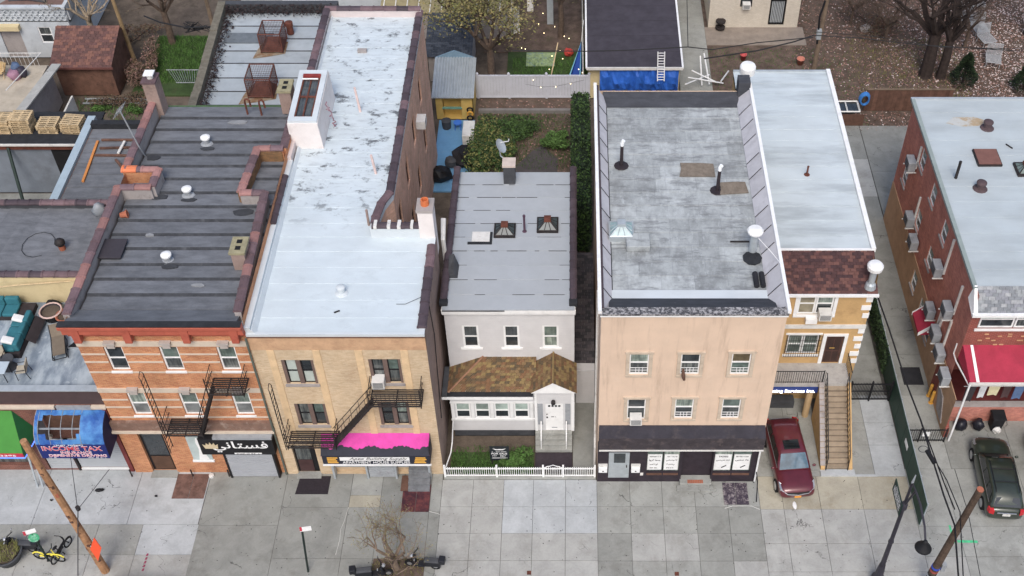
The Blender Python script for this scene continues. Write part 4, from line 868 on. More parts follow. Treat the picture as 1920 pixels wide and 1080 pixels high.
mb = MB(); holes = [(u,u+.84,a,b) for u,a,b in wD]
wall(mb, P, XD0, XD1, 3.3, 12.1, holes); wall(mb, PL(XD0), YD, 15.6, 0, 12.2); wall(mb, PR(XD1), YD, 15.6, 0, 12.2); wall(mb, PB(15.6), XD0, XD1, 0, 12.0); mb.build('wall', st_beige, D)
mould = plain('aged_stucco_moulding',(196,178,156),.92,.1,3,dirt=(140,122,104),dirtamt=.5)
for i,(u,a,b) in enumerate(wD):
    m_ = MB(); pbox(m_,P,u-.16,u-.005,a-.02,b+.03,-.05,0); pbox(m_,P,u+.845,u+1.0,a-.02,b+.03,-.05,0); pbox(m_,P,u-.2,u+1.04,b+.03,b+.15,-.08,0); m_.build('window_surround', mould, D)
    up = [M['pane_g'],M['pane'],glass('brown_curtain_glass',(108,96,70)),M['pane'],M['pane_g'],M['pane_g']][i]
    w = window(D, P, u, u+.84, a, b, fw=.055, d=.05, up=up, lo=M['pane'] if i!=2 else M['pane_g'], sill=.16, sillm=mould, guard=i!=3, split=.55)
    if i==3: ac_box(w, P, u+.14, u+.68, a+.02, a+.45, .05)
    if i==1: MB().tube([(u+.12,-.15,a+.55),(u+.14,-.22,a+.2),(u+.2,-.2,a-.12)], [.05,.1,.06], 6).build('hanging_cloth', M['brownwood'], w)
pbox(MB(),P,XD0-.04,XD1+.04,12.02,12.14,-.07,.05).build('trim', M['white'], D)
spk = NM('speckled_membrane', .9); c_ = spk.mix(spk.ramp(spk.noise(7,6,.8), .45,.6,0,1), lin((66,66,70)), lin((168,166,166))); spk = spk.done(c_)
MB().box(XD0-.05,XD1+.05,-.1,.3,12.14,12.24).build('roof_edge', spk, D)
# the worn roof: sheets in rows, cut into uneven lengths
def worn(name, base):
    n = NM(name, .85, 0, .3); t = n.N.new('ShaderNodeTexBrick'); n.L.new(n.pos(), t.inputs[0]); t.inputs['Scale'].default_value = 1; t.inputs['Brick Width'].default_value = 1.45; t.inputs['Row Height'].default_value = .93; t.inputs['Mortar Size'].default_value = .012
    t.inputs['Color1'].default_value = lin(tuple(int(x*.955) for x in base)); t.inputs['Color2'].default_value = lin(tuple(min(255,int(x*1.02)) for x in base)); t.inputs['Mortar'].default_value = lin((150,154,156)); t.offset = .37
    a = n.noise(1.6,8,.7,n.mapv(n.pos(),(1.2,.7,1))); c = n.scale_col(t.outputs[0], n.ramp(a,.25,.75,.72,1.22))
    c = n.mix(n.ramp(n.noise(.8,7,.7), .5,.68,0,.55), c, lin((112,114,116))); c = n.mix(n.ramp(n.noise(3.2,6,.7,n.mapv(n.pos(),(1.5,.6,1))), .55,.72,0,.6), c, lin((190,196,198)))
    c = n.mix(n.ramp(n.noise(2.3,8,.75), .63,.74,0,.6), c, lin((84,84,86))); c = n.scale_col(c, n.ramp(n.rand(),0,1,.82,1.13)); c = n.mix(n.ramp(n.noise(1.4,8,.75,n.mapv(n.pos(),(.45,1.9,1)),.3), .5,.62,0,.55), c, lin((104,106,108))); c = n.mix(n.ramp(n.noise(5,7,.8,n.mapv(n.pos(),(.5,1.6,1))), .56,.7,0,.5), c, lin((186,191,193))); n.bump(n.noise(24,3),.25,.01); return n.done(c)
worn_m = worn('worn_grey_roofing', (166,171,171)); blackroll = membrane('black_roll_roofing',(66,68,74),(58,58,62))
rD = MB().box(XD0+.3,XD1-.3,.3,15.4,11.3,11.55).build('roof', M['mem_edge'], D); zD = lambda y: 11.66-.004*y
ys = frange(1.75,14.7,14,.05)
for i in range(len(ys)-1):
    cuts = [1.7]+sorted(random.uniform(2.3,7.9) for _ in range(2))+[8.4]
    for j in range(3):
        if cuts[j+1]-cuts[j] < .1: continue
        a, b = ys[i], ys[i+1]; e = random.uniform(-.003,.004)
        MB().hexa([(cuts[j],a,zD(a)-.05),(cuts[j+1],a,zD(a)-.05),(cuts[j+1],b+.02,zD(b)-.05),(cuts[j],b+.02,zD(b)-.05),(cuts[j],a,zD(a)+.03+e),(cuts[j+1],a,zD(a)+.03+e),(cuts[j+1],b+.02,zD(b)+.012+e),(cuts[j],b+.02,zD(b)+.012+e)]).build('roof_sheet', worn_m, rD)
MB().hexa([(1.5,.3,11.6),(8.55,.3,11.6),(8.55,1.3,11.6),(1.5,1.3,11.6),(1.5,.3,12.2),(8.55,.3,12.2),(8.55,1.3,11.72),(1.5,1.3,11.72)]).build('roof_sheet', blackroll, rD)
MB().box(1.6,8.45,1.28,1.8,11.6,11.71).build('roof_sheet', silv_clean, rD)
MB().hexa([(1.5,14.7,11.6),(8.4,14.7,11.6),(8.4,15.6,11.6),(1.5,15.6,11.6),(1.5,14.7,11.66),(8.4,14.7,11.66),(8.4,15.6,11.95),(1.5,15.6,11.95)]).build('roof_sheet', blackroll, rD)
# sloped side parapets in lapped grey sheets with black seams
pan = plain('grey_parapet_sheet',(186,184,188),.8,.07,2,objvar=.05,dirt=(140,136,140),dirtamt=.35)
for sd in (0,1):
    xo, xi = (XD0, XD0+.5) if sd == 0 else (XD1, XD1-.62); ysp = frange(.3,15.5,12,.1)
    for a,b in zip(ysp[:-1],ysp[1:]):
        sh_ = -.35
        MB().hexa([(xo,a,11.5),(xi,a+sh_*.6,11.5),(xi,b+sh_*.6,11.5),(xo,b,11.5),(xo,a,12.32),(xi,a+sh_*.6,11.7),(xi,b+sh_*.6,11.7),(xo,b,12.32)]).build('parapet_sheet', pan, D)
        MB().tube([(xo+(xi-xo)*.12,a,12.27),(xi,a+sh_*.6,11.72)], .022, 4).build('tar_seam', M['mem_edge'], D)
    s_ = -1 if sd == 0 else 1
    MB().box(min(xo-.02*s_,xo+.13*s_),max(xo-.02*s_,xo+.13*s_),-.05,15.75,12.2,12.4).build('coping', M['white'], D)
    if sd == 0: MB().box(XD0-.02,XD0+.12,.2,15.6,12.3,12.36).build('tar_edge', M['tile_b'], D)
MB().box(8.35,8.95,15.3,16.0,11.6,12.7).build('corner_pier', blackroll, D)
# things on the worn roof
skylight((2.15,5.35,11.66),1.0,.95,.32,'white framed pyramid skylight at the left of the worn roof', M['galv'], glass('pale_skylight_glass',(128,154,156),.4),.3)
MB().box(2.35,3.4,4.2,5.1,11.66,11.98).build('roof_box', worn_m, None, 'low grey covered box in front of the white skylight', 'roof box', bevel=.03)
brightcap = plain('shiny_cap',(236,238,238),.35,.03)
for (x,y),lab in (((2.3,10.1),'dark stove pipe with bright tip at the left rear of the worn roof'),((6.75,8.3),'dark stove pipe with bright tip beside the wooden boards')):
    t = thing('stove_pipe',lab,'pipe',(x,y,11.67)); MB().lathe([(.36,0),(.33,.03),(.09,.06),(.075,1.25)],(x,y,11.67),10).build('pipe', plain('dark_pipe',(50,42,46),.6,.2) if 'dark_pipe' not in bpy.data.materials else bpy.data.materials['dark_pipe'], t); MB().tube([(x,y,12.9),(x,y,13.05),(x+.06,y,13.2)],[.09,.09,.1],8).build('tip', brightcap, t)
rp = random.Random(8)
for (cx,cy,w,h,a),lab in (((5.9,9.75,1.7,1.0,-.03),'large weathered plywood sheet lying on the worn roof'),((7.5,8.45,1.35,.85,.05),'curled weathered plywood scrap beside the right parapet')):
    poly = [(-w/2,-h/2),(w/2,-h/2+.05),(w/2-.05,h/2-.04),(.2,h/2),(-w/2+.06,h/2-.02),(-w/2+.1,.1)]; R_ = Matrix.Rotation(a,3,'Z')
    MB().prism([((R_@Vector((*q,0))).x+cx,(R_@Vector((*q,0))).y+cy) for q in poly],11.68,11.72).build('plywood_sheet', plain('grey_plywood',(124,112,98),.95,.22,4,dirt=(88,78,68)) if 'grey_plywood' not in bpy.data.materials else bpy.data.materials['grey_plywood'], None, lab, 'board')
t = thing('roof_fan_vent','white capped vent stack near the right parapet of the worn roof','roof vent',(8.0,4.2,11.66)); MB().lathe([(.17,0),(.17,1.15)],(7.95,4.2,11.66),12).build('pipe', M['galv'], t); MB().lathe([(.2,1.1),(.34,1.2),(.36,1.3),(.3,1.38),(.05,1.42)],(7.95,4.2,11.66),16).build('cap', M['white'], t)
MB().lathe([(.42,0),(.44,.06),(.2,.08),(.17,.1)],(7.9,3.75,11.67),9).build('tar_collar', M['mem_edge'], t)
for x in (7.9,8.18): MB().tube([(x,1.95,11.79),(x,2.75,11.79)], .12, 9).build('roofing_roll', plain('black_roll',(40,40,44),.8,.2) if 'black_roll' not in bpy.data.materials else bpy.data.materials['black_roll'], None, ('left' if x < 8 else 'right')+' black roll of roofing felt at the right front of the worn roof', 'roll', 'pair of roofing rolls')
MB().cbox(7.45,4.82,11.7,.85,.06,.05).build('iron_bar', M['iron'], None, 'thin dark bar lying left of the white capped vent', 'bar')
MB().tube([(8.0,4.3,12.6),(8.6,3.4,12.45),(9.0,2.6,12.4)], .015, 4).build('roof_cable', M['white'], None, 'white cable running from the capped vent to the parapet', 'cable')
# dark shop awning and shopfront
aw = thing('dark_awning','long faded black shop awning across the beige front','awning',(5.0,-.3,3.2))
canv = plain('faded_black_canvas',(52,50,58),.85,.18,1.8,dirt=(92,82,80),dirtamt=.4); canv2 = plain('worn_canvas_valance',(64,58,62),.85,.22,2.6,dirt=(112,98,94),dirtamt=.6)
n_ = 14
for i in range(n_):
    u0 = 1.2+7.7*i/n_; u1 = 1.2+7.7*(i+1)/n_; s1 = .012*math.sin(i*2.1)
    MB().hexa([(u0,-.02,4.5),(u1,-.02,4.5),(u1,-.5,4.15),(u0,-.5,4.15),(u0,-.02,4.56),(u1,-.02,4.56),(u1,-.52,4.2+s1),(u0,-.52,4.2+s1)]).build('canopy_panel', canv, aw)
    MB().hexa([(u0,-.5,3.3),(u1,-.5,3.3),(u1,-.46,3.3),(u0,-.46,3.3),(u0,-.53,4.2),(u1,-.53,4.2),(u1,-.47,4.2),(u0,-.47,4.2)]).build('valance_panel', canv2, aw)
MB().box(1.2,8.9,-.55,-.5,3.24,3.3).build('rail', M['offwhite'], aw)
for x in (1.2,8.88): MB().sprism([(-.02,4.5),(-.5,4.2),(-.5,3.3),(-.02,3.3)], x-.01, x+.01).build('end_panel', canv, aw)
dark = plain('black_shop_panel',(50,42,50),.55,.25,2.5,dirt=(70,56,58))
mb = MB(); wall(mb, P, XD0, XD1, 0, 3.3, [(1.68,2.72,.28,2.4),(3.55,5.1,.75,3.1),(5.25,6.7,.2,3.0),(6.78,8.55,.75,3.1)], .25); mb.build('shop_wall', dark, D)
wd = pbox(MB(),P,1.7,2.7,.3,2.38,.02,.08).build('door', M['galv'], D); pbox(MB(),P,1.95,2.5,1.55,2.3,.005,.03).build('pane', M['pane'], wd); pbox(MB(),P,2.55,2.6,1.2,1.35,-.03,.02).build('handle', M['iron'], wd)
for u0,u1 in ((3.55,4.3),(4.36,5.1),(6.78,7.64),(7.7,8.55)):
    w = pbox(MB(),P,u0,u1,.77,3.08,.12,.14).build('shop_window', M['pane_g'], D)
    po = pbox(MB(),P,u0+.03,u1-.03,.85,2.1,.1,.118).build('poster', M['white'], w)
    tx = M['black']; k = 0
    if u0 == 6.78: text(po,'TAXES',P,u0+.2,u1-.2,1.88,1.99,.096,tx,bold=.01)
    else: scribble(po,P,u0+.12,u1-.1,1.9,1.97,.096,tx,13,seed=int(u0*10))
    ar = {3.55:'\uFE8E\uFEED\uFEAE\uFE93 \uFE8E\uFEE4\uFEB4',4.36:'\uFEF2\uFEE4\uFEB4\uFEAE \uFE8E\uFEE7',6.78:'\uFEF2\uFEB4\uFEB2 \uFE91\uFEE4\uFE8E',7.7:'\uFEF2\uFEAE\uFEE4\uFEB3 \uFEE7\uFE8E\uFE98'}[u0]
    text(po,ar,P,u0+.1,u1-.1,1.55,1.74,.096,tx,bold=.006)
    if u0 < 5:
        text(po,ar[::-1],P,u0+.14,u1-.2,1.22,1.4,.096,tx); scribble(po,P,u0+.15,u1-.2,.98,1.05,.096,tx,9,seed=int(u0*7))
    else:
        MB().tube([Vector(P(u0+.4,1.05,.094)),Vector(P(u0+.62,1.22,.094))],.03,4).build('printed_picture', tx, po)
    pbox(MB(),P,u0,u1,.62,.72,-.06,.05).build('window_ledge', M['brownwood'], D)
for u in (1.22,2.8): 
    mbx = thing('mail_box','white wall box '+('left' if u<2 else 'right')+' of the pale metal shop door','mail box',(u+.2,-.1,1.0)); pbox(MB(),P,u,u+.42,.95,1.35,-.16,-.004).build('body', M['white'], mbx, bevel=.02); pbox(MB(),P,u-.01,u+.43,1.35,1.5,-.1,-.004).build('lid', M['offwhite'], mbx); pbox(MB(),P,u+.18,u+.25,1.05,1.12,-.17,-.155).build('lock', M['iron'], mbx)
pbox(MB(),P,3.25,3.4,.55,.75,-.03,-.003).build('outlet_box', M['offwhite'], None, 'small white outlet box low on the black shopfront', 'outlet')
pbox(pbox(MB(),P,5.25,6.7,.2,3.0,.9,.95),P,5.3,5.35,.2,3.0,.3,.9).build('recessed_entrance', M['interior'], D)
es = thing('shop_step','worn concrete entrance slab with a red brick insert','step',(5.95,-.2,0)); MB().box(5.2,6.75,-.28,.24,0,.22).build('slab', M['conc_mid'], es, bevel=.02); MB().box(5.05,6.85,-.62,-.28,0,.1).build('slab', M['conc_mid'], es, bevel=.02)
for k in range(9): MB().box(5.58+k*.085,5.655+k*.085,-.26,-.06,.215,.232).build('brick', M['terra'], es)
hd = thing('cellar_hatch','scuffed dark double cellar hatch in front of the beige shop','cellar hatch',(7.9,-.75,0))
scuff = NM('scuffed_plate', .7); c_ = scuff.mix(scuff.ramp(scuff.noise(5,8,.8), .48,.62,0,1), lin((66,56,68)), lin((156,146,146))); scuff = scuff.done(c_)
for a,b in ((7.3,7.88),(7.9,8.5)): MB().box(a,b,-1.35,-.1,.0,.04).build('leaf', scuff, hd)
MB().tube([(8.85,-.05,0),(8.85,-.05,1.05),(8.88,-.6,.95),(8.85,-1.25,.1)], .028, 6).build('handrail', M['black'], None, 'bent black handrail at the right corner of beige shop', 'handrail')
MB().tube([(8.86,-.12,.2),(8.86,-.12,3.3)], .045, 6).build('corner_post', M['white'], D)

# ---------------------------------------------------------------- gold stuccoed house with outside stair
gold = plain('gold_stucco',(194,156,100),.92,.1,1.2,fine=18,dirt=(150,116,74),dirtamt=.5)
XE0, XE1, YE = 8.97, 14.22, 5.2
E_ = thing('gold_house','gold stuccoed house with white quoins, maroon shingled eave and outside stair','house',((XE0+XE1)/2,YE,0))
P = PF(YE); holes = [(10.7,12.48,6.45,7.98),(10.55,12.15,3.55,5.02),(12.42,13.42,2.85,4.98),(9.2,11.4,1.2,2.4)]
mb = MB(); wall(mb, P, XE0, XE1, 0, 8.15, holes); wall(mb, PR(XE1), YE, 21.0, 0, 9.1); wall(mb, PB(21.0), XE0, XE1, 0, 9.1); wall(mb, PL(XE0), 15.7, 21.0, 0, 9.2); mb.build('wall', gold, E_)
for a,b in ((10.75,11.58),(11.6,12.43)): window(E_, P, a, b, 6.5, 7.95, fw=.08, d=.02, up=glass('tan_shade',(130,122,100)) if a<11 else M['pane_g'], lo=bpy.data.materials['tan_shade'] if 'tan_shade' in bpy.data.materials and a<11 else M['pane'])
pbox(pbox(pbox(pbox(MB(),P,10.58,10.74,6.35,8.08,-.05,.0),P,12.44,12.6,6.35,8.08,-.05,0),P,10.58,12.6,8.0,8.12,-.05,0),P,10.58,12.6,6.33,6.48,-.07,0).build('window_surround', M['white'], E_)
ac_box(E_, P, 11.75, 12.35, 6.52, 6.95, .0, .5); pbox(MB(),P,11.2,11.75,6.1,6.4,-.3,-.02).build('bracket_shelf', M['white'], E_)
for a,b in ((10.6,11.33),(11.36,12.1)): window(E_, P, a, b, 3.6, 4.98, fw=.07, d=.03, up=M['pane_g'], lo=M['pane_g'])
pbox(MB(),P,10.45,12.25,5.03,5.13,-.05,0).build('window_head', M['white'], E_); pbox(MB(),P,10.45,12.25,3.42,3.55,-.06,0).build('window_sill', M['white'], E_)
gr = MB()
for k in range(16): gr.tube([(10.5+k*.115,YE-.14,3.5),(10.5+k*.115,YE-.14,5.05)], .012, 4)
for z in (3.5,3.9,4.3,4.7,5.05): gr.tube([(10.48,YE-.14,z),(12.25,YE-.14,z)], .014, 4)
gr.build('window_grille', M['iron'], E_)
dr = pbox(MB(),P,12.5,13.34,2.87,4.9,.05,.12).build('door', plain('brown_metal_door',(84,58,50),.5,.2), E_)
for a,b,c,d in ((12.6,12.9,3.0,3.7),(12.95,13.24,3.0,3.7),(12.6,12.9,3.8,4.75),(12.95,13.24,3.8,4.75)): pbox(MB(),P,a,b,c,d,.03,.05).build('door_panel', plain('dark_door_panel',(62,44,40),.5,.2) if 'dark_door_panel' not in bpy.data.materials else bpy.data.materials['dark_door_panel'], dr)
pbox(MB(),P,12.75,13.0,3.95,4.0,.015,.03).build('handle', plain('brass',(190,150,70),.4,.1), dr)
pbox(pbox(pbox(MB(),P,12.3,12.48,2.87,5.02,-.05,0),P,13.36,13.52,2.87,5.02,-.05,0),P,12.3,13.52,4.93,5.08,-.06,0).build('door_surround', M['white'], E_)
pbox(MB(),P,XE0,XE1+.04,5.5,5.75,-.06,0).build('band', M['offwhite'], E_)
for k in range(9):
    z = 2.9+.56*k
    if 5.4 < z < 5.76: continue
    pbox(pbox(MB(),P,XE1-(.42 if k%2 else .28),XE1+.03,z,z+.3,-.05,0),PR(XE1),YE,YE+(.3 if k%2 else .45),z,z+.3,-.04,0).build('quoin', M['white'], E_)
# maroon shingled front slope and white flat roof
sh_mar = shingle_mats('maroon_shingle',[(92,62,60),(78,54,54),(106,72,66),(70,50,52)])
shingles(E_, (9.0,4.95,8.15),(14.35,4.95,8.15),(14.3,6.85,9.25),(9.0,6.85,9.25), sh_mar, .15,.26, seed=11)
MB().sprism([(4.98,8.1),(6.85,8.1),(6.85,9.2)], 9.0, 14.28).build('roof_slope', M['brownwood'], E_); MB().box(9.0,14.38,4.85,4.97,8.02,8.16).build('gutter', M['white'], E_)
whiteroof = silver('white_roof_coating',(192,202,205),(150,156,160),.66,None,.55); rE = MB().box(XE0,XE1,6.85,21.1,8.9,9.15).build('roof', M['mem_edge'], E_)
sheets(rE, 8.95, 14.2, frange(6.85,21.1,14,.06), lambda y: 9.2, whiteroof, lap=.004, th=.02)
MB().box(14.14,14.36,6.8,21.2,9.1,9.36).build('roof_edge', M['white'], E_); MB().box(9.0,14.3,6.78,6.9,9.18,9.27).build('roof_edge', M['white'], E_); MB().box(8.95,14.3,21.08,21.2,9.1,9.3).build('roof_edge', M['galv'], E_)
MB().lathe([(.16,0),(.14,.03),(.05,.05),(.05,.5),(.06,.5),(.06,.55)],(11.85,12.3,9.22),8).build('vent_pipe', M['rust'], None, 'short copper coloured vent pipe on the white coated roof', 'pipe')
t = thing('roof_flue','white capped flue on the maroon shingled eave of the gold house','flue',(13.95,5.2,8.3)); MB().lathe([(.28,0),(.24,.25),(.16,.35),(.16,1.25)],(13.98,5.25,8.3),12).build('pipe', M['galv'], t); MB().lathe([(.2,1.15),(.36,1.25),(.38,1.45),(.3,1.55),(.04,1.6)],(13.98,5.25,8.3),16).build('cap', M['white'], t)
t = thing('roof_flue','white drum cowl chimney at the rear between beige and white roofs','flue',(9.05,20.8,9.2)); MB().lathe([(.2,0),(.2,1.6)],(9.0,17.0,10.4),12).build('pipe', M['galv'], t); MB().lathe([(.3,1.6),(.4,1.7),(.42,2.1),(.36,2.2),(.04,2.25)],(9.0,17.0,10.4),16).build('cap', M['white'], t); t.location = (9.0,17.0,9.2)
for c in t.children: c.location = Vector((9.05,20.8,9.2))-Vector((9.0,17.0,9.2)) if False else (0,0,0)
for c in t.children:
    for v in c.data.vertices: v.co += Vector((9.05-9.0, 20.8-17.0, 0))
# balcony, stair, lit sign
flag = plain('flagstone',(170,166,160),.9,.12,3.5,dirt=(120,116,112),dirtamt=.5)
bal = MB().box(XE0,13.75,3.85,YE,2.55,2.85).build('balcony', flag, E_)
r_ = MB(); 
for k in range(30): x = 9.2+k*.112; r_.tube([(x,3.9,2.85),(x,3.9,3.72)], .012, 4)
r_.tube([(9.0,3.9,3.74),(12.35,3.9,3.74)], .024, 5); r_.tube([(9.0,3.9,2.92),(12.35,3.9,2.92)], .018, 5); r_.tube([(12.36,3.9,2.8),(12.36,3.9,3.8)], .03, 5); r_.build('balcony_railing', M['black'], E_)
r_ = MB(); r_.tube([(13.72,5.1,3.7),(13.72,3.85,3.7)],.024,5)
for k in range(9): r_.tube([(13.72,3.9+k*.14,2.85),(13.72,3.9+k*.14,3.7)],.012,4)
r_.build('balcony_railing', M['black'], E_)
stn = thing('outside_stair','long stone outside stair with black iron rails up to the gold house','stair',(13,2,0)); ns = 15; treadm = plain('tan_stone_tread',(160,142,118),.9,.12,3,objvar=.08,dirt=(120,108,92),dirtamt=.4)
for k in range(ns): 
    y1 = 3.85-(3.85-.7)*k/ns; y0 = 3.85-(3.85-.7)*(k+1)/ns; z = 2.85*(1-(k+1)/(ns+1))
    MB().box(12.42,13.6,y0-.03,y1,z-.05,z).build('tread', treadm, stn); MB().box(12.42,13.6,y0,y1,z-.24 if z>.24 else 0,z-.05).build('riser', plain('stone_riser',(126,112,96),.9,.15,3) if 'stone_riser' not in bpy.data.materials else bpy.data.materials['stone_riser'], stn)
for x0,x1 in ((12.22,12.42),(13.6,13.78)): MB().sprism([(.62,0),(3.85,0),(3.85,2.95),(.62,.22)], x0, x1).build('side_wall', gold, stn)
for k in range(14):
    y = .72+.225*k; z = .22+(y-.62)*.845+.0; MB().hexa([(12.19,y,z-.02),(12.44,y,z-.02),(12.44,y+.19,z+.14),(12.19,y+.19,z+.14),(12.19,y,z+.05),(12.44,y,z+.05),(12.44,y+.19,z+.21),(12.19,y+.19,z+.21)]).build('cap_stone', M['stucco_grey'], stn)
for x in (12.48,13.55):
    r_ = MB(); r_.tube([(x,.6,.1),(x,.7,1.05),(x,3.8,3.75)], .026, 5); r_.tube([(x,.72,.5),(x,3.8,3.25)], .016, 4)
    for k in range(16): y = .85+k*.19; zb = (y-.62)*.87+.15; r_.tube([(x,y,zb),(x,y,zb+.9)], .011, 4)
    r_.build('handrail', M['black'], stn)
sg = thing('lit_sign','blue sign with glowing white letters under the gold house balcony','sign',(10.7,3.8,2.2)); PS = PF(3.78)
pbox(MB(),PS,9.0,12.2,2.22,2.62,0,.06).build('sign_box', plain('blue_sign',(40,62,130),.5,.15), sg); text(sg,'Accounting Services Inc.',PS,9.05,12.05,2.22,2.5,-.03,M['lit_white'],bold=.015,ext=.012)
# under the balcony
gw = pbox(MB(),P,9.2,11.4,1.2,2.4,.1,.15).build('garage_window', M['pane'], E_); pbox(pbox(MB(),P,9.2,11.45,1.08,1.2,-.06,.1),P,11.4,11.5,1.1,2.45,-.04,.1).build('window_trim', M['white'], E_); pbox(MB(),P,9.6,11.0,1.55,1.85,.06,.11).build('vent_louvre', M['grey'], gw)
MB().box(9.3,10.0,4.5,5.0,0,.55).build('wooden_box', plain('red_brown_box',(120,68,48),.8,.15), None, 'red brown wooden box under the gold house window', 'box', bevel=.02); MB().box(10.05,11.4,4.55,5.05,0,.5).build('planter_box', M['darkgrey'], None, 'long dark planter under the gold house window', 'planter', bevel=.02)
MB().tube([(11.9,4.0,0),(11.9,4.0,2.55)], .17, 12).build('column', plain('tan_column',(190,160,116),.9,.08), E_)
MB().box(11.55,12.2,.6,4.2,-.05,.12).build('ramp_kerb', M['conc_mid'], stn); MB().box(12.2,13.9,.28,.66,-.02,.1).build('landing_slab', M['conc_blue'], stn); MB().box(13.9,15.0,.28,.4,-.02,.03).build('landing_slab', M['conc_blue'], stn)
# side gate and green fence
gt = thing('side_gate','black iron gate between the gold house stair and green fence','gate',(15.4,5.05,0))
for a,b in ((14.35,15.35),(15.4,16.35)):
    L_ = MB(); L_.box(a,b,5.03,5.08,.1,.16); L_.box(a,b,5.03,5.08,1.3,1.35); L_.box(a,b,5.03,5.08,.75,.79)
    for k in range(13): x = a+.03+k*(b-a-.06)/12; L_.tube([(x,5.05,.1),(x,5.05,1.45)], .014, 4)
    L_.build('leaf', M['black'], gt)
for x in (14.3,15.375,16.4): MB().box(x-.035,x+.035,5.0,5.1,0,1.55).build('post', M['black'], gt)
gf = thing('green_fence','long dark green sheeted fence along the driveway','fence',(16.45,2,0)); grn = plain('green_sheeting',(36,66,52),.6,.15,1.5,dirt=(28,46,40))
for k in range(9):
    y0 = -2.5+k*1.55; MB().box(16.45,16.49,y0,y0+1.52,.05,1.75).build('panel', grn, gf)
    MB().tube([(16.52,y0,0),(16.52,y0,1.85)], .03, 6).build('post', M['galv'], gf)
MB().tube([(16.5,-2.5,1.8),(16.5,11.4,1.8)], .024, 5).build('top_rail', M['galv'], gf)
MB().box(16.43,16.447,1.2,1.75,.9,1.2).build('notice', M['white'], gf); hx = MB(); 
ivy = MB(); r_ = random.Random(5)
for k in range(1400):
    y = r_.uniform(6.6,11.3); z = r_.uniform(.2,1.9); x = 16.42+r_.uniform(-.12,.05); s_ = r_.uniform(.03,.07)
    d1 = Vector((r_.uniform(-1,1),r_.uniform(-1,1),r_.uniform(-1,1))).normalized()*s_; d2 = Vector((r_.uniform(-1,1),r_.uniform(-1,1),r_.uniform(-1,1))).normalized()*s_; p = Vector((x,y,z)); ivy.quad(p-d1,p-d2,p+d1,p+d2)
ivy.build('ivy', M['leaf_dark'], gf, kind='stuff', recalc=False)
# ---------------------------------------------------------------- red brick building at the right edge
br_F = brick('maroon_brick',(204,124,104),(180,102,86),(160,128,116),dirt=(140,90,80),dirtamt=.4); br_F2 = brick('bright_red_brick',(150,66,50),(132,54,44),(140,110,100),dirt=(110,48,40),dirtamt=.3)
tanw = plain('tan_painted_base',(184,146,112),.9,.1,1.5,dirt=(140,106,80),dirtamt=.4)
XF0, YF = 18.75, 4.15
F = thing('maroon_brick_building','maroon brick building with grey flat roof, many wall units and red porch awning','building',(23,YF,0))
sw = [(y,y+.85,z,z+1.15) for y,z in ((15.0,7.0),(12.3,6.9),(9.6,6.8),(13.3,4.2),(10.4,4.2),(17.0,4.2),(11.4,1.4),(9.4,1.3),(7.9,1.2))]+[(5.0,5.9,.1,2.2)]
mb = MB(); wall(mb, PL(XF0), YF, 19.0, 3.0, 8.85, [h for h in sw if h[2]>3]); mb.build('side_wall', br_F, F); mb = MB(); wall(mb, PL(XF0-.04), 2.7, 19.0, 0, 3.0, [h for h in sw if h[2]<3]); mb.quad((XF0-.04,2.7,3.0),(XF0,2.7,3.0),(XF0,19.0,3.0),(XF0-.04,19.0,3.0)); mb.build('base_wall', tanw, F)
for h in sw[:-1]: window(F, PL(XF0 if h[2]>3 else XF0-.04), *h, fw=.07, d=.04, sill=.08, sillm=M['stucco_grey'], up=M['pane_g'])
pbox(MB(),PL(XF0-.04),5.0,5.9,.1,2.2,.1,.15).build('side_door', M['interior'], F)
P = PF(YF); mb = MB(); wall(mb, P, XF0, 30, 4.6, 8.1, [(19.15,22.6,6.6,7.85)]); mb.build('front_wall', br_F2, F); mb = MB(); wall(mb, PF(6.2), XF0, 30, 0, 5.2, [(21.5,23.2,1.6,3.4)]); mb.build('porch_wall', br_F2, F)
r_ = random.Random(2)
for k in range(46): 
    u = r_.uniform(18.95,24); z = r_.choice([5.0+.075*i*2 for i in range(10)]+[8.0,7.93]); pbox(MB(),P,u,u+.2,z,z+.06,-.03,0).build('brick', plain('tan_clinker_brick',(196,150,110),.9,.15) if 'tan_clinker_brick' not in bpy.data.materials else bpy.data.materials['tan_clinker_brick'], F)
for a,b in ((19.2,20.85),(20.9,22.55)): window(F, P, a, b, 6.65, 7.8, fw=.08, d=.04, up=M['blind'], lo=M['pane'])
pbox(MB(),P,19.05,22.7,6.5,6.62,-.07,0).build('window_sill', M['white'], F); pbox(MB(),P,19.05,22.7,7.83,7.93,-.05,0).build('window_head', M['white'], F)
sh_gr = shingle_mats('grey_shingle',[(140,144,146),(122,126,130),(152,154,156),(132,134,140)]); shingles(F,(18.6,3.75,8.05),(30,3.75,8.05),(30,4.7,8.95),(18.75,4.7,8.95), sh_gr, .16,.3, seed=21)
MB().sprism([(3.8,8.0),(4.75,8.0),(4.75,8.9)],18.72,30).build('roof_slope', M['grey'], F); MB().box(18.5,30,3.62,3.78,7.95,8.1).build('gutter', M['white'], F); MB().hexa([(18.5,3.7,7.95),(18.75,3.7,7.95),(18.75,4.7,8.2),(18.5,4.7,8.2),(18.55,3.7,8.1),(18.75,3.7,8.1),(18.75,4.7,9.0),(18.62,4.7,9.0)]).build('rake_board', M['white'], F)
rF = MB().box(XF0,30,4.7,19.0,8.5,8.85).build('roof', M['mem_edge'], F); groof = silver('pale_grey_roof',(174,183,185),(150,140,124),.7,None,.3); sheets(rF, XF0-.05, 30, frange(4.7,19.0,12,.08), lambda y: 8.88, groof, lap=.004, th=.018)
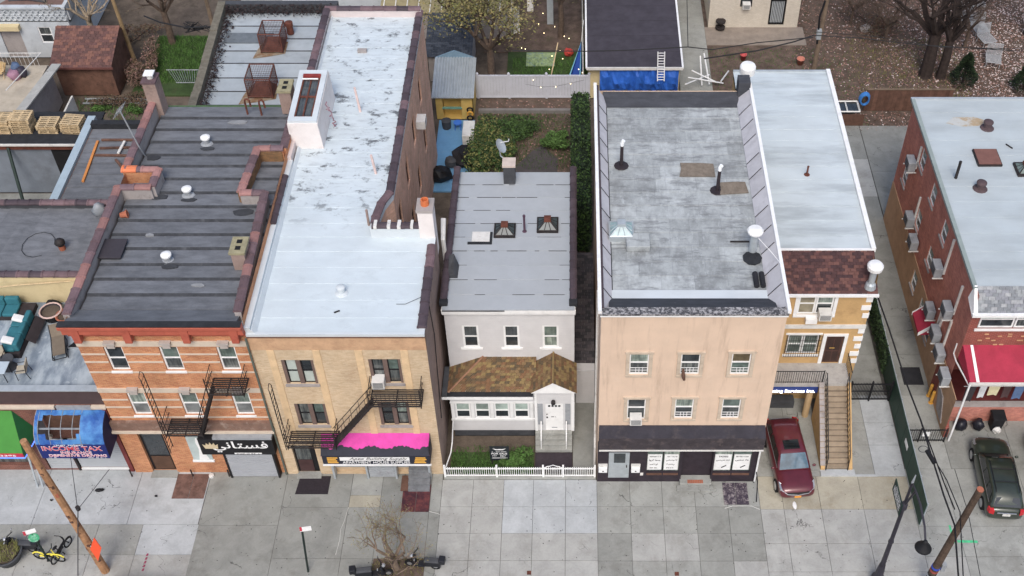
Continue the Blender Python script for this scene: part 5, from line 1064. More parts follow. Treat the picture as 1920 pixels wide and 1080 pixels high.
MB().box(18.55,18.75,4.6,19.05,8.8,8.96).build('gutter', plain('green_grey_gutter',(140,152,148),.6,.1), F); MB().box(18.55,30,18.98,19.12,8.8,8.97).build('gutter', M['galv'], F)
stain = NM('ochre_stain', .9); stain = stain.done(stain.mix(stain.ramp(stain.noise(1.6,6,.7),.4,.6,0,1), lin((182,184,180)), lin((170,148,116)))); MB().prism([(20.0,16.9),(20.8,16.6),(21.9,16.7),(22.3,17.1),(21.6,17.45),(20.5,17.4)],8.9,8.905).build('roof_stain', stain, rF)
for (x,y),lab in (((22.1,16.5),'squat maroon roof vent nearest the rear of pale grey roof'),((20.55,11.6),'squat maroon roof vent in front of the rusty hatch')): vent((x,y,8.9),lab,plain('maroon_vent',(84,68,70),.7,.15) if 'maroon_vent' not in bpy.data.materials else bpy.data.materials['maroon_vent'],.2,.32,.26)
t = thing('roof_hatch','flat rust brown hatch on the pale grey roof','roof hatch',(21.5,13.9,8.9)); MB().box(20.85,22.1,13.3,14.6,8.88,9.02).build('curb', M['iron'], t); MB().box(20.9,22.05,13.35,14.55,9.02,9.06).build('lid', plain('rust_brown_lid',(124,84,74),.8,.12), t)
skylight((23.15,13.0,8.9),.8,.9,.25,'dark framed skylight cut by the right edge of the picture', M['iron'], M['pane_g'])
MB().tube([(19.5,12.4,8.9),(19.5,12.4,10.0)], .08, 8).build('vent_pipe', M['iron'], None, 'upright dark vent pipe on the pale grey roof', 'pipe')
MB().tube([(22.75,15.1,8.93),(23.0,14.75,8.93)], .04, 5).build('pipe_scrap', M['iron'], None, 'short dark pipe lying on the pale grey roof', 'pipe')
# wall units: grey boxes on brackets with white conduits
units = [(1773,307+0,16.4,6.3,'nearest the rear yard'),]
spots = [(16.3,6.3,'highest and farthest back on the maroon side wall'),(14.3,4.0,'second from the rear low on the maroon wall'),(12.9,3.6,'third from the rear just above the tan base'),(8.9,5.6,'beside the middle window of the maroon wall'),(8.2,3.2,'right above the small red canopy'),(6.7,3.1,'below the red canopy unit on the tan edge'),(6.3,5.3,'high near the front between two long conduits'),(5.55,2.9,'above the bend of the gas pipe'),(4.2,2.7,'nearest the street on the tan base')]
um = None
def wall_unit(y, z, lab):
    t = thing('wall_unit','grey boxed air conditioner '+lab,'air conditioner',(XF0-.3,y,z),0,'air conditioners on the maroon side wall')
    MB().box(XF0-.5,XF0-.08,y-.4,y+.4,z,z+.62).build('case', M['grey'], t, bevel=.03); MB().lathe([(.22,0),(.22,.02),(.19,.03)],(0,0,0),12)
    g = MB(); 
    for k in range(6): g.box(XF0-.515,XF0-.5,y-.32,y+.32,z+.08+k*.085,z+.11+k*.085)
    g.build('grille', M['darkgrey'], t); MB().box(XF0-.55,XF0-.0,y-.42,y-.36,z-.06,z-.01).build('bracket', M['offwhite'], t); MB().box(XF0-.55,XF0,y+.36,y+.42,z-.06,z-.01).build('bracket', M['offwhite'], t)
    return t
for y,z,lab in spots: wall_unit(y,z,lab)
for (y0,z0,y1,z1) in ((16.0,6.5,16.0,8.0),(14.2,4.3,14.2,6.0),(8.5,5.9,8.5,8.3),(6.0,5.6,6.0,7.6),(7.3,2.9,7.3,5.2),(7.0,2.9,7.0,4.8),(5.9,5.2,5.3,3.0)):
    MB().box(XF0-.1,XF0-.0,y0-.05,y0+.05,z0,z1).build('conduit', M['offwhite'], F)
cn = thing('side_canopy','small red canopy with white trim over the alley door','canopy',(18.4,8.2,2.6))
MB().hexa([(18.0,7.6,2.25),(18.72,7.6,2.3),(18.72,9.1,2.3),(18.0,9.1,2.25),(18.0,7.6,2.4),(18.72,7.6,3.1),(18.72,9.1,3.1),(18.0,9.1,2.4)]).build('canvas', M['red'], cn)
for y in (7.58,9.06): MB().hexa([(17.98,y,2.22),(18.72,y,2.9),(18.72,y+.06,2.9),(17.98,y+.06,2.22),(17.98,y,2.42),(18.72,y,3.12),(18.72,y+.06,3.12),(17.98,y+.06,2.42)]).build('trim', M['white'], cn)
# red porch awning on posts, raised porch
aw = thing('porch_awning','large crimson porch awning with a white stripe on the maroon brick front','awning',(22,3,4.6))
MB().hexa([(18.95,2.5,4.55),(30,2.5,4.55),(30,YF,5.35),(18.8,YF,5.35),(18.95,2.5,4.63),(30,2.5,4.63),(30,YF,5.43),(18.8,YF,5.43)]).build('canvas', M['red'], aw); MB().hexa([(19.25,2.48,4.64),(19.4,2.48,4.64),(19.28,YF-.02,5.44),(19.15,YF-.02,5.44),(19.25,2.48,4.65),(19.4,2.48,4.65),(19.28,YF-.02,5.45),(19.15,YF-.02,5.45)]).build('stripe', M['white'], aw)
MB().add([(18.8,YF,5.4),(18.95,2.5,4.6),(18.93,2.5,4.4),(18.78,YF,4.5)],[(0,1,2,3)]).build('end_panel', M['red'], aw); MB().box(18.92,30,2.44,2.5,4.42,4.6).build('rail', M['offwhite'], aw)
MB().tube([(18.98,2.47,0),(18.98,2.47,4.5)], .05, 6).build('post', M['white'], aw); MB().tube([(18.95,2.47,4.4),(18.72,4.1,4.3),(18.72,4.6,4.3),(18.72,4.6,5.0)], .04, 5).build('drain', M['white'], aw)
MB().box(XF0+.3,30,3.95,6.2,.05,1.15).build('porch_floor', plain('red_porch_floor',(112,50,48),.7,.15,2), F); MB().box(XF0+.3,30,3.72,3.95,0,1.2).build('porch_front', br_F, F); MB().box(XF0+.28,30,3.68,4.0,1.2,1.3).build('porch_coping', M['stucco_grey'], F)
MB().sprism([(2.7,0),(4.1,0),(6.0,0),(6.0,2.6),(4.3,2.3),(2.7,.5)],18.72,18.95).build('stoop_wall', br_F2, F); MB().sprism([(3.3,.35),(4.3,.35),(4.9,1.6),(4.0,1.6)],18.66,18.72).build('lattice_panel', M['stucco_grey'], F)
ln = thing('laundry_line','row of clothes hanging under the crimson awning','laundry',(21,3.6,2.5)); MB().tube([(19.2,3.4,3.2),(30,3.4,3.2)], .012, 4).build('line', M['white'], ln)
for k,(x,c,w,h) in enumerate(((19.6,(60,56,60),.5,1.2),(20.2,(196,198,200),.35,.9),(20.75,(214,204,160),.55,.7),(21.4,(80,60,60),.4,.9),(22.0,(86,110,150),.5,1.0),(22.7,(60,60,70),.5,1.0))):
    q = MB(); q.yprism([(x-w/2,3.2),(x+w/2,3.2),(x+w/2*.8,3.2-h),(x+.05,3.2-h*.9),(x-w/2*.9,3.2-h)],3.37,3.43); q.build('garment', plain('cloth%d'%k,c,.9,.15), ln, bevel=.02)
lab = ['filled black rubbish bag nearest the awning post','black bin bag left of the bin beneath the porch','dark wheelie bin with white bags beneath the porch wall']
for k,(x,lb) in enumerate(zip((19.7,20.6),lab)):
    MB().blob((x,3.25,.32),(.34,.3,.34),.22,k).build('rubbish_bag', plain('bin_bag',(34,34,42),.35,.2) if k==0 else bpy.data.materials['bin_bag'], None, lb, 'rubbish bag', smooth=True)
wb = thing('wheelie_bin',lab[2],'bin',(21.5,3.3,0)); MB().hexa([(21.25,3.1,0),(21.75,3.1,0),(21.75,3.55,0),(21.25,3.55,0),(21.2,3.05,.95),(21.8,3.05,.95),(21.8,3.6,.95),(21.2,3.6,.95)]).build('body', M['black'], wb); MB().hexa([(21.15,3.0,.95),(21.85,3.0,.95),(21.85,3.65,.97),(21.15,3.65,.97),(21.18,3.02,1.0),(21.82,3.02,1.0),(21.82,3.62,1.06),(21.18,3.62,1.06)]).build('lid', M['black'], wb); MB().blob((21.5,2.95,.25),(.22,.14,.22),.25,3).build('white_bag', M['offwhite'], wb)
# yellow bollards at the alley mouth, low black gate
yel2 = plain('yellow_paint',(220,160,40),.5,.08)
for (px,py),lb in (((1745,755),'front yellow bollard by the tan wall base'),((1741,742),'rear yellow bollard by the tan wall base')):
    p = onz(px,py); t = thing('bollard',lb,'bollard',(p.x,p.y,0)); MB().lathe([(.09,0),(.09,.85),(.07,.92),(.02,.95)],(p.x,p.y,0),10).build('tube', yel2, t); MB().lathe([(.13,0),(.13,.03)],(p.x,p.y,0),10).build('base_plate', yel2, t)
gt = thing('alley_gate','low black iron gate across the alley with a white notice','gate',(17.6,2.4,0)); L_ = MB()
for z in (.12,.95): L_.box(16.7,18.7,2.38,2.42,z,z+.05)
for k in range(18): L_.tube([(16.72+k*.115,2.4,.05),(16.72+k*.115,2.4,1.05)], .013, 4)
L_.build('bars', M['black'], gt); MB().box(17.5,17.85,2.33,2.37,.55,.85).build('notice', M['white'], gt)
for x in (16.68,17.4,18.7): MB().box(x-.03,x+.03,2.37,2.43,0,1.1).build('post', M['black'], gt)
MB().box(17.45,18.5,6.1,7.3,.0,.02).build('doormat', plain('black_rubber_mat',(44,44,48),.9,.2), None, 'dark mat outside the alley door of the maroon building', 'mat')

# ================================================================ left side: terrace shop, low dark roof, yards
XL1, YL = -21.66, .7
Lb = thing('terrace_shop','low shop with a worn blue grey roof terrace left of the orange building','shop',(-26.5,YL,0))
P = PF(YL); mb = MB(); wall(mb, P, -34, XL1, 0, 5.25, [(-25.9,-24.5,.05,2.6),(-24.35,-21.9,.15,2.6),(-31,-26.3,.4,2.9)]); mb.build('wall', brick('dark_red_shop_brick',(132,78,62),(112,64,54),(130,108,96)), Lb)
choc = plain('chocolate_membrane',(78,62,62),.8,.12,2,fine=40); pbox(MB(),P,-34,XL1,5.25,6.2,-.02,.25).build('parapet', choc, Lb); pbox(MB(),P,-34,XL1,6.2,6.25,-.05,.3).build('parapet_edge', M['galv'], Lb)
for a,b in ((-34,-24.05),(-22.35,-21.67)): pbox(MB(),P,a,b,5.0,5.2,-.16,0).build('stone_coping', stone, Lb, bevel=.02)
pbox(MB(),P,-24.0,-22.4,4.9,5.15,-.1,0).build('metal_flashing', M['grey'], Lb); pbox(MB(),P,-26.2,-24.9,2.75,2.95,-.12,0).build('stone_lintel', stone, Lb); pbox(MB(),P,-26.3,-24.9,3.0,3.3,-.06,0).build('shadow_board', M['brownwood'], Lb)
gsh2 = plain('pale_grey_shutter',(172,176,180),.55,.05,2)
for u0,u1,z0 in ((-25.85,-24.5,.06),(-24.32,-21.95,.2)):
    s_ = MB()
    for k in range(30): pbox(s_,P,u0,u1,z0+k*.08,z0+k*.08+.074,.04+(.01 if k%2 else 0),.08)
    s_.build('shutter', gsh2, Lb)
pbox(MB(),P,-24.3,-21.95,.08,.16,-.05,.05).build('threshold', M['white'], Lb); pbox(MB(),P,-24.45,-24.35,0,2.6,-.05,.1).build('shutter_guide', M['iron'], Lb); pbox(MB(),P,-21.9,-21.7,0,5.0,-.12,0).build('red_pilaster', plain('dark_red_paint',(120,52,50),.7,.15), Lb)
# terrace floor
terr = NM('worn_blue_terrace',.8,0,.35); a_ = terr.noise(.9,8,.68,terr.mapv(terr.pos(),(1.6,.6,1))); c_ = terr.mix(terr.ramp(a_,.35,.65,0,1), lin((112,126,140)), lin((168,180,188))); c_ = terr.mix(terr.ramp(terr.noise(2.6,7,.7),.58,.72,0,.8), c_, lin((196,206,212))); c_ = terr.mix(terr.ramp(terr.noise(1.5,7,.7),.62,.75,0,.5), c_, lin((84,92,100))); terr = terr.done(c_)
rL = MB().box(-34,XL1,YL+.25,6.5,5.6,5.88).build('roof', M['mem_edge'], Lb)
xs_ = frange(-34,XL1,13,.05)
for a,b in zip(xs_[:-1],xs_[1:]): MB().hexa([(a,.95,5.86),(b,.95,5.86),(b,6.5,5.86),(a,6.5,5.86),(a,.95,5.905),(b+.03,.95,5.9),(b+.03,6.5,5.93),(a,6.5,5.935)]).build('roof_sheet', terr, rL)
# torn blue awning
aw = thing('blue_awning','torn blue shop awning with pink INCOME TAX lettering','awning',(-23.3,YL,2.9))
blue = NM('sun_bleached_blue_canvas',.65); c_ = blue.mix(blue.ramp(blue.noise(1.1,5,.6),.35,.65,0,1), lin((34,84,160)), lin((74,140,200))); blue = blue.done(c_); navy2 = plain('navy_canvas',(30,44,110),.65,.12,2); navy3 = plain('dark_navy_end',(26,32,72),.65,.15,2)
prof = [(.62,4.9),(.35,4.85),(.1,4.75),(-.15,4.6),(-.38,4.38),(-.52,4.12),(-.6,3.85)]; U0, U1 = -24.95, -21.75; NU = 18
def aP(u, i): return (U0+(U1-U0)*u, prof[i][0], prof[i][1])
cv = MB(); r_ = random.Random(9); cache = {}
for i in range(len(prof)):
    for j in range(NU+1): cache[i,j] = Vector(aP(j/NU,i))+Vector((0,r_.uniform(-.02,.02),r_.uniform(-.03,.03)))
for i in range(len(prof)-1):
    for j in range(NU):
        if 1 <= i <= 4 and 1 <= j <= 11 and not (i==4 and j in (1,2,11)) and not (i==1 and j==1): continue
        cv.quad(cache[i,j],cache[i,j+1],cache[i+1,j+1],cache[i+1,j])
cv.build('torn_canvas', blue, aw, recalc=False)
v_ = MB(); v_.quad((U0,-.6,3.86),(U1,-.6,3.86),(U1+.02,-.68,2.88),(U0+.05,-.68,2.88)); v_.build('valance', navy2, aw)
for x,m_ in ((U0,M['stucco_grey']),(U1,navy3)): MB().sprism(prof+[(-.67,2.9),(.62,2.9)], x-.012, x+.012).build('end_panel', m_, aw)
fr = MB()
for j in (1,4,7,10,12): fr.tube([aP(j/NU,i) for i in range(len(prof))], .018, 5)
fr.tube([(U0,-.1,4.4),(U1,-.1,4.4)], .05, 5); fr.build('frame', plain('dull_awning_frame',(136,142,148),.5,.1), aw)
MB().box(U0+.3,U1-1.2,.55,.6,3.6,4.6).build('rear_board', M['brownwood'], aw)
def PV(u, z, d): t = (3.86-z)/.98; return (u, -.6-.08*t+d, z)
pinkl = plain('pink_letters',(226,150,160),.6,.08); redl = plain('red_outline',(206,60,80),.6,.08)
for body,u0,u1,z0,z1 in (('INCOME TAX',-24.75,-21.95,3.42,3.74),('INSURANCE',-23.95,-22.5,3.2,3.38),('DEFENSIVE DRIVING',-24.55,-21.85,3.0,3.17)):
    text(aw,body,PV,u0,u1,z0,z1,-.008,M['white'],bold=.03); text(aw,body,PV,u0+.02,u1-.02,z0+.015,z1-.015,-.016,redl if z0>3.4 else pinkl,bold=.004)
text(aw,'TRUST  PROMPT',PV,-24.15,-22.75,3.77,3.84,-.008,M['white'],bold=.01); scribble(aw,PV,-24.6,-24.25,2.91,2.97,-.008,M['white'],6,seed=4); scribble(aw,PV,-22.75,-21.9,2.91,2.97,-.008,M['white'],12,seed=5)
# green awning with neon edge
aw = thing('green_awning','green shop awning with blue neon edge cut by the left edge','awning',(-27,YL,2.9)); grc = plain('green_canvas',(56,132,40),.6,.08,2); grd = plain('dark_green_end',(20,84,44),.6,.1,2)
MB().hexa([(-31,.68,4.3),(-26.2,.68,4.3),(-25.85,-.5,2.9),(-31,-.5,2.9),(-31,.68,4.75),(-26.2,.68,4.75),(-25.85,-.52,3.05),(-31,-.52,3.05)]).build('canvas', grc, aw)
MB().add([(-26.19,.68,4.75),(-25.84,-.52,3.05),(-25.84,-.52,2.75),(-25.5,.5,3.2),(-25.6,.68,3.6)],[(0,1,2,3,4)]).build('end_panel', grd, aw)
MB().box(-31,-25.86,-.545,-.51,2.78,3.04).build('valance', plain('red_valance',(196,40,60),.6,.08), aw); MB().tube([(-31,-.57,2.76),(-25.82,-.57,2.76),(-25.5,.3,3.05)], .03, 6).build('neon_edge', M['lit_blue'], aw)
def PG(u, z, d): t = (4.75-z)/1.7; return (u, .68-1.2*t+d*.6, z-d)
text(aw,'i',PG,-27.25,-26.85,3.3,3.95,-.012,navy2,shear=.25,bold=.05); text(aw,'i',PG,-27.2,-26.9,3.35,3.9,-.024,M['white'],shear=.25,bold=.02); text(aw,'8',PG,-27.35,-27.1,4.1,4.4,-.012,M['white'],bold=.02); text(aw,'3395',PF(-.55),-26.95,-26.2,2.85,2.97,-.004,M['white'],bold=.01)
pbox(MB(),P,-31,-26.3,.45,2.85,.15,.2).build('shop_window', M['pane'], Lb)
for x in (-26.25,-26.0): MB().hexa([(x,-.35,0),(x+.08,-.35,0),(x+.08,-.3,0),(x,-.3,0),(x-.1,.5,2.6),(x-.02,.5,2.6),(x-.02,.55,2.6),(x-.1,.55,2.6)]).build('stall_leg', M['galv'], Lb)
# terrace furniture
def at(px, py, z): return onz(px, py, z)
teal = plain('teal_cushion',(40,110,122),.85,.12,3); ZT = 5.92
sf = thing('corner_sofa','teal cushioned corner sofa with white pillows on the roof terrace','sofa',(-27.2,5.0,ZT)); wick = plain('dark_wicker',(56,50,52),.85,.2)
MB().box(-29.8,-26.3,5.3,6.2,ZT,ZT+.3).build('base', wick, sf); MB().box(-26.95,-26.05,2.9,5.3,ZT,ZT+.3).build('base', wick, sf)
for k in range(4): MB().box(-29.8+k*.72,-29.12+k*.72,5.25,5.95,ZT+.3,ZT+.48).build('seat_cushion', teal, sf, bevel=.05); MB().box(-29.8+k*.72,-29.12+k*.72,5.95,6.2,ZT+.35,ZT+.85).build('back_cushion', teal, sf, bevel=.06)
for k in range(3): MB().box(-26.98,-26.3,3.0+k*.76,3.72+k*.76,ZT+.3,ZT+.48).build('seat_cushion', teal, sf, bevel=.05); MB().box(-26.3,-26.05,3.0+k*.76,3.72+k*.76,ZT+.35,ZT+.85).build('back_cushion', teal, sf, bevel=.06)
for x,y in ((-26.65,4.9),(-26.7,3.5)): MB().cbox(x,y,ZT+.6,.55,.4,.16,Matrix.Rotation(.35,3,'Y')).build('pillow', M['white'], sf, bevel=.06)
MB().lathe([(.34,0),(.3,.05),(.2,.25),(.2,.4),(.34,.55),(.34,.6)],(-26.4,2.35,ZT),14).build('drum_table', M['darkgrey'], None, 'dark waisted round side table at the end of the teal sofa', 'side table')
for (x,y,r,h,m_),lb in (((-25.3,5.45,.5,.5,wick),'large dark planter tub with pink rim on the terrace'),((-24.55,5.2,.4,.45,M['terra']),'terracotta planter pot by the dark coping')):
    t = thing('planter_pot',lb,'planter',(x,y,ZT)); MB().lathe([(r*.7,0),(r,h),(r*1.06,h),(r*1.06,h+.06),(r*.9,h+.06),(r*.85,h-.08)],(x,y,ZT),16).build('pot', m_, t, smooth=True); MB().tube([(x+r*1.02*math.cos(a*.393),y+r*1.02*math.sin(a*.393),ZT+h+.05) for a in range(17)], .045, 6, False).build('rim', plain('pale_pink_rim',(206,176,166),.7,.08) if r>.45 else M['terra'], t); MB().lathe([(r*.9,h-.1),(r*.88,h-.03)],(x,y,ZT),12).build('soil', M['dirt'], t)
MB().blob((-25.45,6.1,ZT+.2),(.4,.22,.3),.3,5).build('black_bag', M['black'], None, 'black bag heaped behind the dark planter tub', 'bag'); MB().blob((-24.5,6.0,ZT+.25),(.14,.14,.16),.2,6).build('white_pot', M['white'], None, 'small white pot behind the terracotta planter', 'pot')
MB().cbox(-25.75,4.4,ZT+.35,.5,1.5,.06,Matrix.Rotation(.7,3,'Y')).build('folded_chair', wick, None, 'dark folded deck chair leaning beside the sofa', 'chair')
lg = thing('sun_lounger','brown slatted sun lounger with black frame on the roof terrace','sun lounger',(-24.35,3.4,ZT),RAD(20)); taupe = plain('taupe_sling',(120,108,92),.85,.1,4)
MB().cbox(0,.0,.36,.56,1.25,.035).build('sling', taupe, lg, local=True); MB().cbox(0,.85,.55,.56,.62,.035,Matrix.Rotation(.6,3,'X')).build('headrest', taupe, lg, local=True)
for s in (-.31,.31): MB().tube([(s,-.85,.3),(s,-.65,.36),(s,.62,.36),(s,1.12,.72)], .022, 6).build('side_rail', M['black'], lg, local=True); MB().tube([(s,-.55,.34),(s,-.6,0),(s,-.1,0),(s,-.05,.34)], .02, 5).build('leg', M['black'], lg, local=True); MB().tube([(s,.5,.34),(s,.6,0),(s,.15,0)], .02, 5).build('leg', M['black'], lg, local=True)
MB().tube([(-.31,-.85,.3),(.31,-.85,.3)], .022, 6).build('foot_rail', M['black'], lg, local=True)
t = thing('foot_mat','dark foam mat with pale border lying beside the lounger','mat',(-23.35,3.8,ZT)); MB().prism([(-24.0,3.55),(-22.95,3.5),(-22.7,3.95),(-23.55,4.2)],ZT+.03,ZT+.1).build('pad', M['black'], t); MB().prism([(-24.08,3.48),(-22.88,3.42),(-22.6,3.97),(-23.56,4.3)],ZT,ZT+.05).build('border', M['galv'], t)
tb = thing('patio_table','pale glass patio table with black legs at the left edge of terrace','table',(-26.7,1.75,ZT)); MB().box(-27.6,-26.1,1.35,2.1,ZT+.68,ZT+.71).build('top', plain('pale_table_top',(176,190,198),.3,.06), tb, bevel=.015)
for x in (-27.5,-26.2):
    for y in (1.42,2.02): MB().tube([(x,y,ZT),(x,y,ZT+.68)], .02, 5).build('leg', M['black'], tb)
def patio_chair(x, y, rz, lb):
    t = thing('patio_chair',lb,'chair',(x,y,ZT),rz,None); bg_ = plain('beige_sling',(170,160,140),.85,.08) if 'beige_sling' not in bpy.data.materials else bpy.data.materials['beige_sling']
    MB().cbox(0,0,.44,.5,.48,.04).build('seat', bg_, t, local=True, bevel=.015); MB().cbox(0,.27,.7,.48,.05,.45,Matrix.Rotation(-.15,3,'X')).build('backrest', bg_, t, local=True)
    for s in (-.27,.27): MB().tube([(s,-.25,0),(s,-.22,.62),(s,.22,.64)], .018, 5).build('arm', M['black'], t, local=True); MB().tube([(s,.3,0),(s,.22,.44),(s,.32,.95)], .018, 5).build('leg', M['black'], t, local=True)
patio_chair(-25.55,1.85,RAD(-80),'sling patio chair to the right of the pale table'); patio_chair(-26.9,2.6,RAD(0),'sling patio chair behind the pale table')
MB().tube([(-31,5.6,7.3),(-27,6.3,7.35),(-21.9,6.6,7.6)], .035, 5).build('bamboo_pole', M['wood'], None, 'long thin pole slanting above the teal sofa', 'pole')
# low dark roof H
Hb = thing('dark_roof_building','low building with dark strip roof and cream parapet wall behind terrace','building',(-27,6.6,0)); cream = plain('cream_stucco',(206,188,142),.92,.06,1,fine=20,dirt=(160,140,100),dirtamt=.4)
mb = MB(); wall(mb, PF(6.52), -36, -21.9, 5.6, 7.72); wall(mb, PB(12.1), -36, -21.9, 0, 7.6); mb.build('wall', cream, Hb); coping(Hb,(-36,6.65,7.76),(-22.0,6.65,7.76),(0,1),.62)
MB().box(-36,-21.9,11.9,12.15,7.1,7.55).build('parapet', M['darkgrey'], Hb); coping(Hb,(-36,12.02,7.58),(-22.0,12.02,7.58),(0,1,1),.62); rH = MB().box(-36,-21.85,6.75,11.9,6.9,7.2).build('roof', M['mem_edge'], Hb)
xs_ = frange(-36,-21.8,15,.03)
for a,b in zip(xs_[:-1],xs_[1:]): MB().hexa([(a-.3,6.8,7.18),(b-.3,6.8,7.18),(b+.3,11.9,7.18),(a+.3,11.9,7.18),(a-.3,6.8,7.25),(b-.26,6.8,7.21),(b+.34,11.9,7.25),(a+.3,11.9,7.29)]).build('roof_sheet', mem_dark, rH)
t = thing('roof_vent','terracotta based vent with dark ball cap on low dark roof','roof vent',(-25.5,8.9,7.25)); MB().lathe([(.16,0),(.16,.3)],(-25.5,8.9,7.24),10).build('pipe', M['terra'], t); MB().blob((-25.5,8.9,7.72),(.26,.26,.24),.02).build('cap', M['iron'], t, smooth=True)
MB().blob((-24.3,11.5,7.6),(.35,.3,.45),.25,4,9,6).build('plastic_bag', plain('grey_plastic',(140,146,152),.4,.1), None, 'grey plastic wrapped bundle on rear parapet of low dark roof', 'bag', smooth=True)
MB().cbox(-24.2,7.0,7.32,.75,.07,.04,Matrix.Rotation(.35,3,'Z')).build('white_stick', M['white'], None, 'white stick lying at the front of low dark roof', 'stick')
lp = MB(); lp.tube([(-26.8+.8*math.cos(a*.524), 9.2+.9*math.sin(a*.524), 7.29) for a in range(11)], .015, 4); lp.build('cable_loop', M['black'], None, 'loop of black cable on the low dark roof', 'cable')
# yard behind H: wall with pallets on top, dark K roof
Kb = thing('rear_shed_block','flat dark lean-to roof with a pale metal edge beside the orange building','outbuilding',(-25,17,0)); kroof = MB().box(-28.3,-21.9,12.2,21.6,0,4.9).build('block', br_red, Kb)
sheets(Kb,-28.25,-21.9,frange(12.2,21.5,9,.1),lambda y:4.92,mem_dark,lap=.02,th=.02); MB().box(-28.75,-28.3,12.3,22.4,4.6,5.15).build('metal_edge', plain('pale_blue_metal',(160,178,188),.45,.08,2), Kb)
MB().box(-28.3,-21.9,21.4,21.8,4.9,5.3).build('parapet', M['mem_edge'], Kb)
for (x,y,l,rz,m_),lb in (((-27.5,18.4,3.6,1.62,plain('orange_board',(206,130,54),.8,.1)),'orange board lying along the pale metal edge'),((-27.7,13.9,2.0,1.5,plain('red_board',(150,54,56),.8,.1)),'red boards lying near the low dark roof'),((-25.6,17.9,1.6,-.9,M['brownwood']),'dark beam lying crooked on the lean-to roof'),((-25.9,20.3,3.0,0,M['brownwood']),'rearmost dark plank on the lean-to roof'),((-25.9,19.6,2.8,.04,M['brownwood']),'middle dark plank on the lean-to roof'),((-26.2,18.9,2.4,-.02,M['brownwood']),'front dark plank on the lean-to roof'),((-26.0,19.5,1.1,1.5,M['offwhite']),'white board lying across the dark planks')):
    MB().cbox(x,y,5.02+(.1 if m_ is M['offwhite'] else 0),l,.14,.1,Matrix.Rotation(rz,3,'Z')).build('board', m_, None, lb, 'board', bevel=.01)
Wb = thing('pallet_store','grey rendered store with wooden pallets stacked on its roof','outbuilding',(-33,21.5,0)); MB().box(-40,-28.8,21.4,24.2,0,3.9).build('wall', plain('grey_render',(120,128,138),.9,.15,.8,dirt=(96,100,108)), Wb); MB().box(-40,-28.8,21.2,21.4,3.55,3.9).build('rusty_beam', M['rust'], Wb); MB().box(-40,-28.6,21.1,24.3,3.9,4.0).build('roof', M['mem_edge'], Wb); MB().box(-40,-28.6,21.05,21.12,3.92,4.06).build('white_edge', M['offwhite'], Wb)
MB().box(-31.2,-29.6,21.36,21.4,.1,3.4).build('doorway', M['interior'], Wb); MB().tube([(-33.6,21.2,3.7),(-32.6,18.4,.2)], .1, 6).build('downpipe', plain('green_pipe',(30,50,44),.6,.2), Wb)
MB().box(-40,-28.9,12.3,21.3,-.1,.0).build('sunken_yard', M['conc_dark'], kind='structure')
plank = MB().box(-.6,.6,-.05,.05,0,.02).mesh('deck_board', M['wood']); block = MB().box(-.06,.06,-.5,.5,0,.09).mesh('bearer', M['wood'])
def pallets(x, y, z, n, lb, rz=0, par=None):
    for k in range(n):
        t = thing('wooden_pallet', lb[k] if isinstance(lb, list) else lb, 'pallet', (x+random.uniform(-.04,.04),y+random.uniform(-.04,.04),z+k*.15), rz+random.uniform(-.03,.03), 'pallets stacked on the grey store')
        for j in range(6): o = inst(plank,'deck_board',None,(0,0,0)); o.parent = t; o.location = (0,-.45+j*.18,.11)
        for j in range(3): o = inst(block,'bearer',None,(0,0,0)); o.parent = t; o.location = (-.52+j*.52,0,.02)
        for j in (0,3,5): o = inst(plank,'bottom_board',None,(0,0,0)); o.parent = t; o.location = (0,-.45+j*.18,0)
for x,nm,n in ((-34.2,'leftmost greyed stack',6),(-32.9,'second stack from the left',7),(-31.4,'third stack from the left',4),(-29.95,'rightmost stack',5)):
    pallets(x,22.6,4.0,n,['wooden pallet, %s of the %s on the grey store'%(('lowest','second','third','fourth','fifth','sixth','seventh')[k] if k<n-1 else 'topmost',nm) for k in range(n)],0.0 if n!=5 else -.08)
# bins and blankets in the sunken yard
t = MB().lathe([(.45,0),(.55,1.1),(.58,1.1),(.58,1.16),(.5,1.16),(.45,.3)],(-34.5,14.2,0),14).build('blue_barrel', plain('faded_blue_plastic',(92,112,132),.6,.1), None, 'faded blue barrel at the left edge of the sunken yard', 'barrel', smooth=True)
MB().blob((-31.7,14.0,.7),(1.2,1.0,.9),.22,2,10,6).build('tarp_heap', M['black'], None, 'heap under a black tarp in the sunken yard', 'tarp'); MB().cbox(-29.5,12.9,3.6,.8,.5,.5).build('grey_duct', M['galv'], None, 'pale metal duct box at the corner of the sunken yard', 'duct', bevel=.02)
MB().box(-35.5,-33.4,12.4,14.9,-.05,.03).build('cardboard_sheet', plain('cardboard',(170,130,80),.9,.12), None, 'brown cardboard spread under the blue barrel', 'cardboard')
# side court with a beige roof deck, shed, white block building
Jb = thing('beige_deck_building','low building with beige worn deck roof at the left edge','outbuilding',(-37,26,0)); MB().box(-44,-34.3,24.4,30.5,0,3.0).build('block', M['stucco_grey'], Jb); MB().box(-44,-34.3,24.4,30.4,3.0,3.08).build('deck', plain('beige_deck',(178,166,146),.9,.14,1,dirt=(140,126,104),dirtamt=.5), Jb); MB().hexa([(-34.9,24.4,3.1),(-34.3,24.4,3.1),(-33.4,30.4,3.1),(-34.0,30.4,3.1),(-34.9,24.4,3.2),(-34.3,24.4,3.2),(-33.4,30.4,3.2),(-34.0,30.4,3.2)]).build('ridge_strip', M['concrete'], Jb)
r_ = MB()
for k in range(16): r_.tube([(-39+.28*k,30.3,3.1),(-39+.28*k,30.3,4.1)], .015, 4)
r_.tube([(-39.2,30.3,4.1),(-34.4,30.3,4.1)], .025, 5); r_.tube([(-34.4,30.3,4.1),(-35.3,26.3,4.1)], .03, 5); r_.build('railing', M['offwhite'], Jb)
